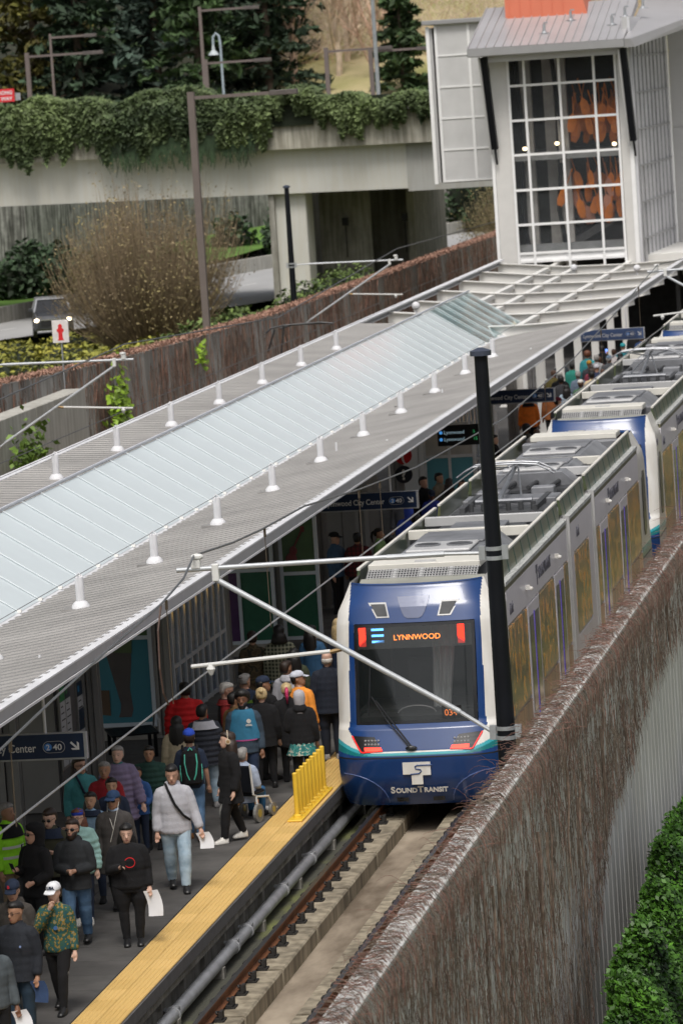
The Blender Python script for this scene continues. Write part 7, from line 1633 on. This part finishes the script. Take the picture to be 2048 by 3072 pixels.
F('man with dark hair in a beige coat before the turquoise panel', -4.55,35.8,1.72, 60,'asian',('short','black'),(.20,.17,.12))
F('woman with long brown hair before the turquoise panel', -4.18,34.9,1.66, 170,'light',('longwavy','dbrown'),(.06,.06,.045))
F('man in a dark blue cap and bright blue jacket looking down', -4.38,33.2,1.56, 15,'brown',('cap','black',NV),(.02,.04,.30), tilt=12, w=1.2)
F('woman with long black hair smiling by the train roof edge', -3.88,34.9,1.62, -5,'tan',('long','black'),K)
F('person with black hair crouched low by the train roof edge', -3.62,33.4,1.38, 10,'tan',('bob','black'),K)
F('person with an afro standing below the third sign', -3.85,48.1,1.75, 190,'brown',('afro','black'),(.05,.05,.04))
F('woman with long brown hair near the second train car roof', -3.50,47.5,1.66, 190,'light',('long','brown'),(.02,.05,.12))
F('person in a dark jacket with arm stretched forward left of the third sign', -4.35,45.0,1.78, 100,'pale',('short','black'),K, arms=('point','down'))
F('person in an orange vest over a black collar seen from behind above the third sign', -4.95,57.8,1.84, 190,'tan',('short','black'),(.85,.20,.02), w=1.15, extras=[('shoulders',K,.79)])
F('person in a grey tee and maroon cap waiting by the pale columns', -3.98,57.2,1.72, 170,'pale',('cap','black',fab('maroon_cap',(.16,.01,.03))),(.11,.12,.14), style='tee', arms=('point','down'), turn=-40)
F('person in a white patterned cap and long black coat by the pale columns', -4.95,66.3,1.80, 190,'light',('cap','grey',WS),K, style='longcoat')
F('person with grey blue jacket behind the long black coat', -4.5,67.5,1.70, 190,'light',('short','grey'),(.12,.16,.22))
F('person in a cream jacket leaning at the train side', -4.02,67.1,1.70, 195,'tan',('short','black'),(.55,.43,.27), w=1.15)
F('person with reddish brown curly hair and teal top below the farthest sign', -5.05,75.6,1.76, 190,'light',('afro','auburn'),(.03,.24,.27))
F('person in a mustard beanie below the farthest sign', -4.72,73.0,1.62, 190,'light',('beanie','brown',fab('mustard',(.40,.20,.02))),(.03,.03,.04))
F('dark haired person with a lit phone below the farthest sign', -4.8,78.0,1.76, 190,'tan',('short','black'),K, arms=('up','down'), extras=[('phone',-1,M('phone_lit',(.10,.25,.9),.4,emit=1.5,var=0))])
F('person in a blue cap and charcoal vest over a pale shirt beside the third car', -4.05,73.0,1.76, 175,'light',('cap','grey',fab('slate_cap',(.10,.15,.22))),(.07,.075,.085), w=1.25)
F('person in an orange top low beside the charcoal vest', -4.1,71.2,1.45, 190,'light',('short','brown'),(.85,.28,.08))
F('person in a white shirt near the farthest sign end', -4.32,77.3,1.66, 190,'light',('short','brown'),(.70,.66,.66))
F('woman with black hair in a black top beside the third car', -3.98,76.0,1.62, 190,'tan',('long','black'),K)
F('woman with blonde hair and a tan coat at the far end of the crowd', -3.72,77.2,1.66, 190,'light',('long','blonde'),(.40,.28,.17))
F('person with pale blonde curls between the first pale columns', -5.72,73.5,1.72, 190,'pale',('afro','blonde'),(.03,.04,.05))
F('person in a teal jacket between the pale columns', -5.25,72.6,1.60, 190,'tan',('short','black'),(.03,.28,.22))
F('person in a salmon pink top between the pale columns', -4.6,75.0,1.60, 190,'light',('short','brown'),(.50,.20,.16))
F('person in a dark blue jacket at the end of the platform', -3.9,83.0,1.74, 190,'light',('short','dbrown'),(.03,.07,.20))
F('person in a magenta top at the end of the platform', -3.55,82.2,1.66, 190,'tan',('short','black'),(.35,.02,.22))
F('person in black at the far end under the dark portal', -4.4,85.5,1.76, 190,'tan',('short','black'),K)
F('person in a yellow scarf and dark coat behind the portal column', -5.4,68.5,1.70, 190,'light',('short','brown'),(.10,.08,.02))
F('person in a rust coloured jacket just right of the third sign', -4.6,60.5,1.74, 190,'light',('short','brown'),(.30,.10,.03))
F('person in a pale blue top and dark hair behind the rust jacket', -4.35,62.6,1.66, 200,'tan',('long','black'),(.30,.38,.46))
F('tall person in a charcoal coat between the second and third pale columns', -4.7,64.4,1.82, 190,'brown',('short','black'),(.03,.03,.035))
F('person in a white cap and green jacket near the train roof edge', -4.0,63.6,1.72, 185,'light',('cap','brown',WS),(.05,.12,.06))
F('person with a grey beanie and navy coat under the open beams', -4.1,69.4,1.74, 190,'light',('beanie','brown',GH),(.02,.03,.07))
F('person in a burgundy coat under the farthest sign', -4.35,70.3,1.68, 190,'tan',('long','dbrown'),(.16,.02,.04))
F('person in a light grey coat right behind the mustard beanie', -4.6,74.2,1.72, 190,'light',('short','grey'),(.30,.30,.31))
F('person in a bright teal hat and jacket near the platform end', -4.2,79.3,1.70, 190,'light',('beanie','brown',fab('teal_hat',(.02,.25,.28))),(.02,.20,.24))
# visitors seen through the tower glass
def T_(label, x, z_, topcol, rot=0, H=1.7, hair=('short','black')):
    P(label, x, TY+3.0, H, rot, 'light', hair, ('sweater', fab('v%03d%03d' % (int(topcol[0]*400), int(topcol[2]*400)), topcol)), K, K, ('fwd','down'), near=False, z=z_)
T_('person in a white tee riding the escalator inside the tower', -8.0, 4.55, (.60,.60,.60), 100)
T_('person in a pink top higher on the escalator inside the tower', -7.1, 5.5, (.45,.22,.25), 100)
T_('person in navy on the escalator behind the pink top', -7.7, 5.35, (.03,.05,.10), 100)
for o in list(bpy.data.objects):
    if o.name.split('.')[0] == 'phone':
        for k in ('label','category'):
            if k in o: del o[k]
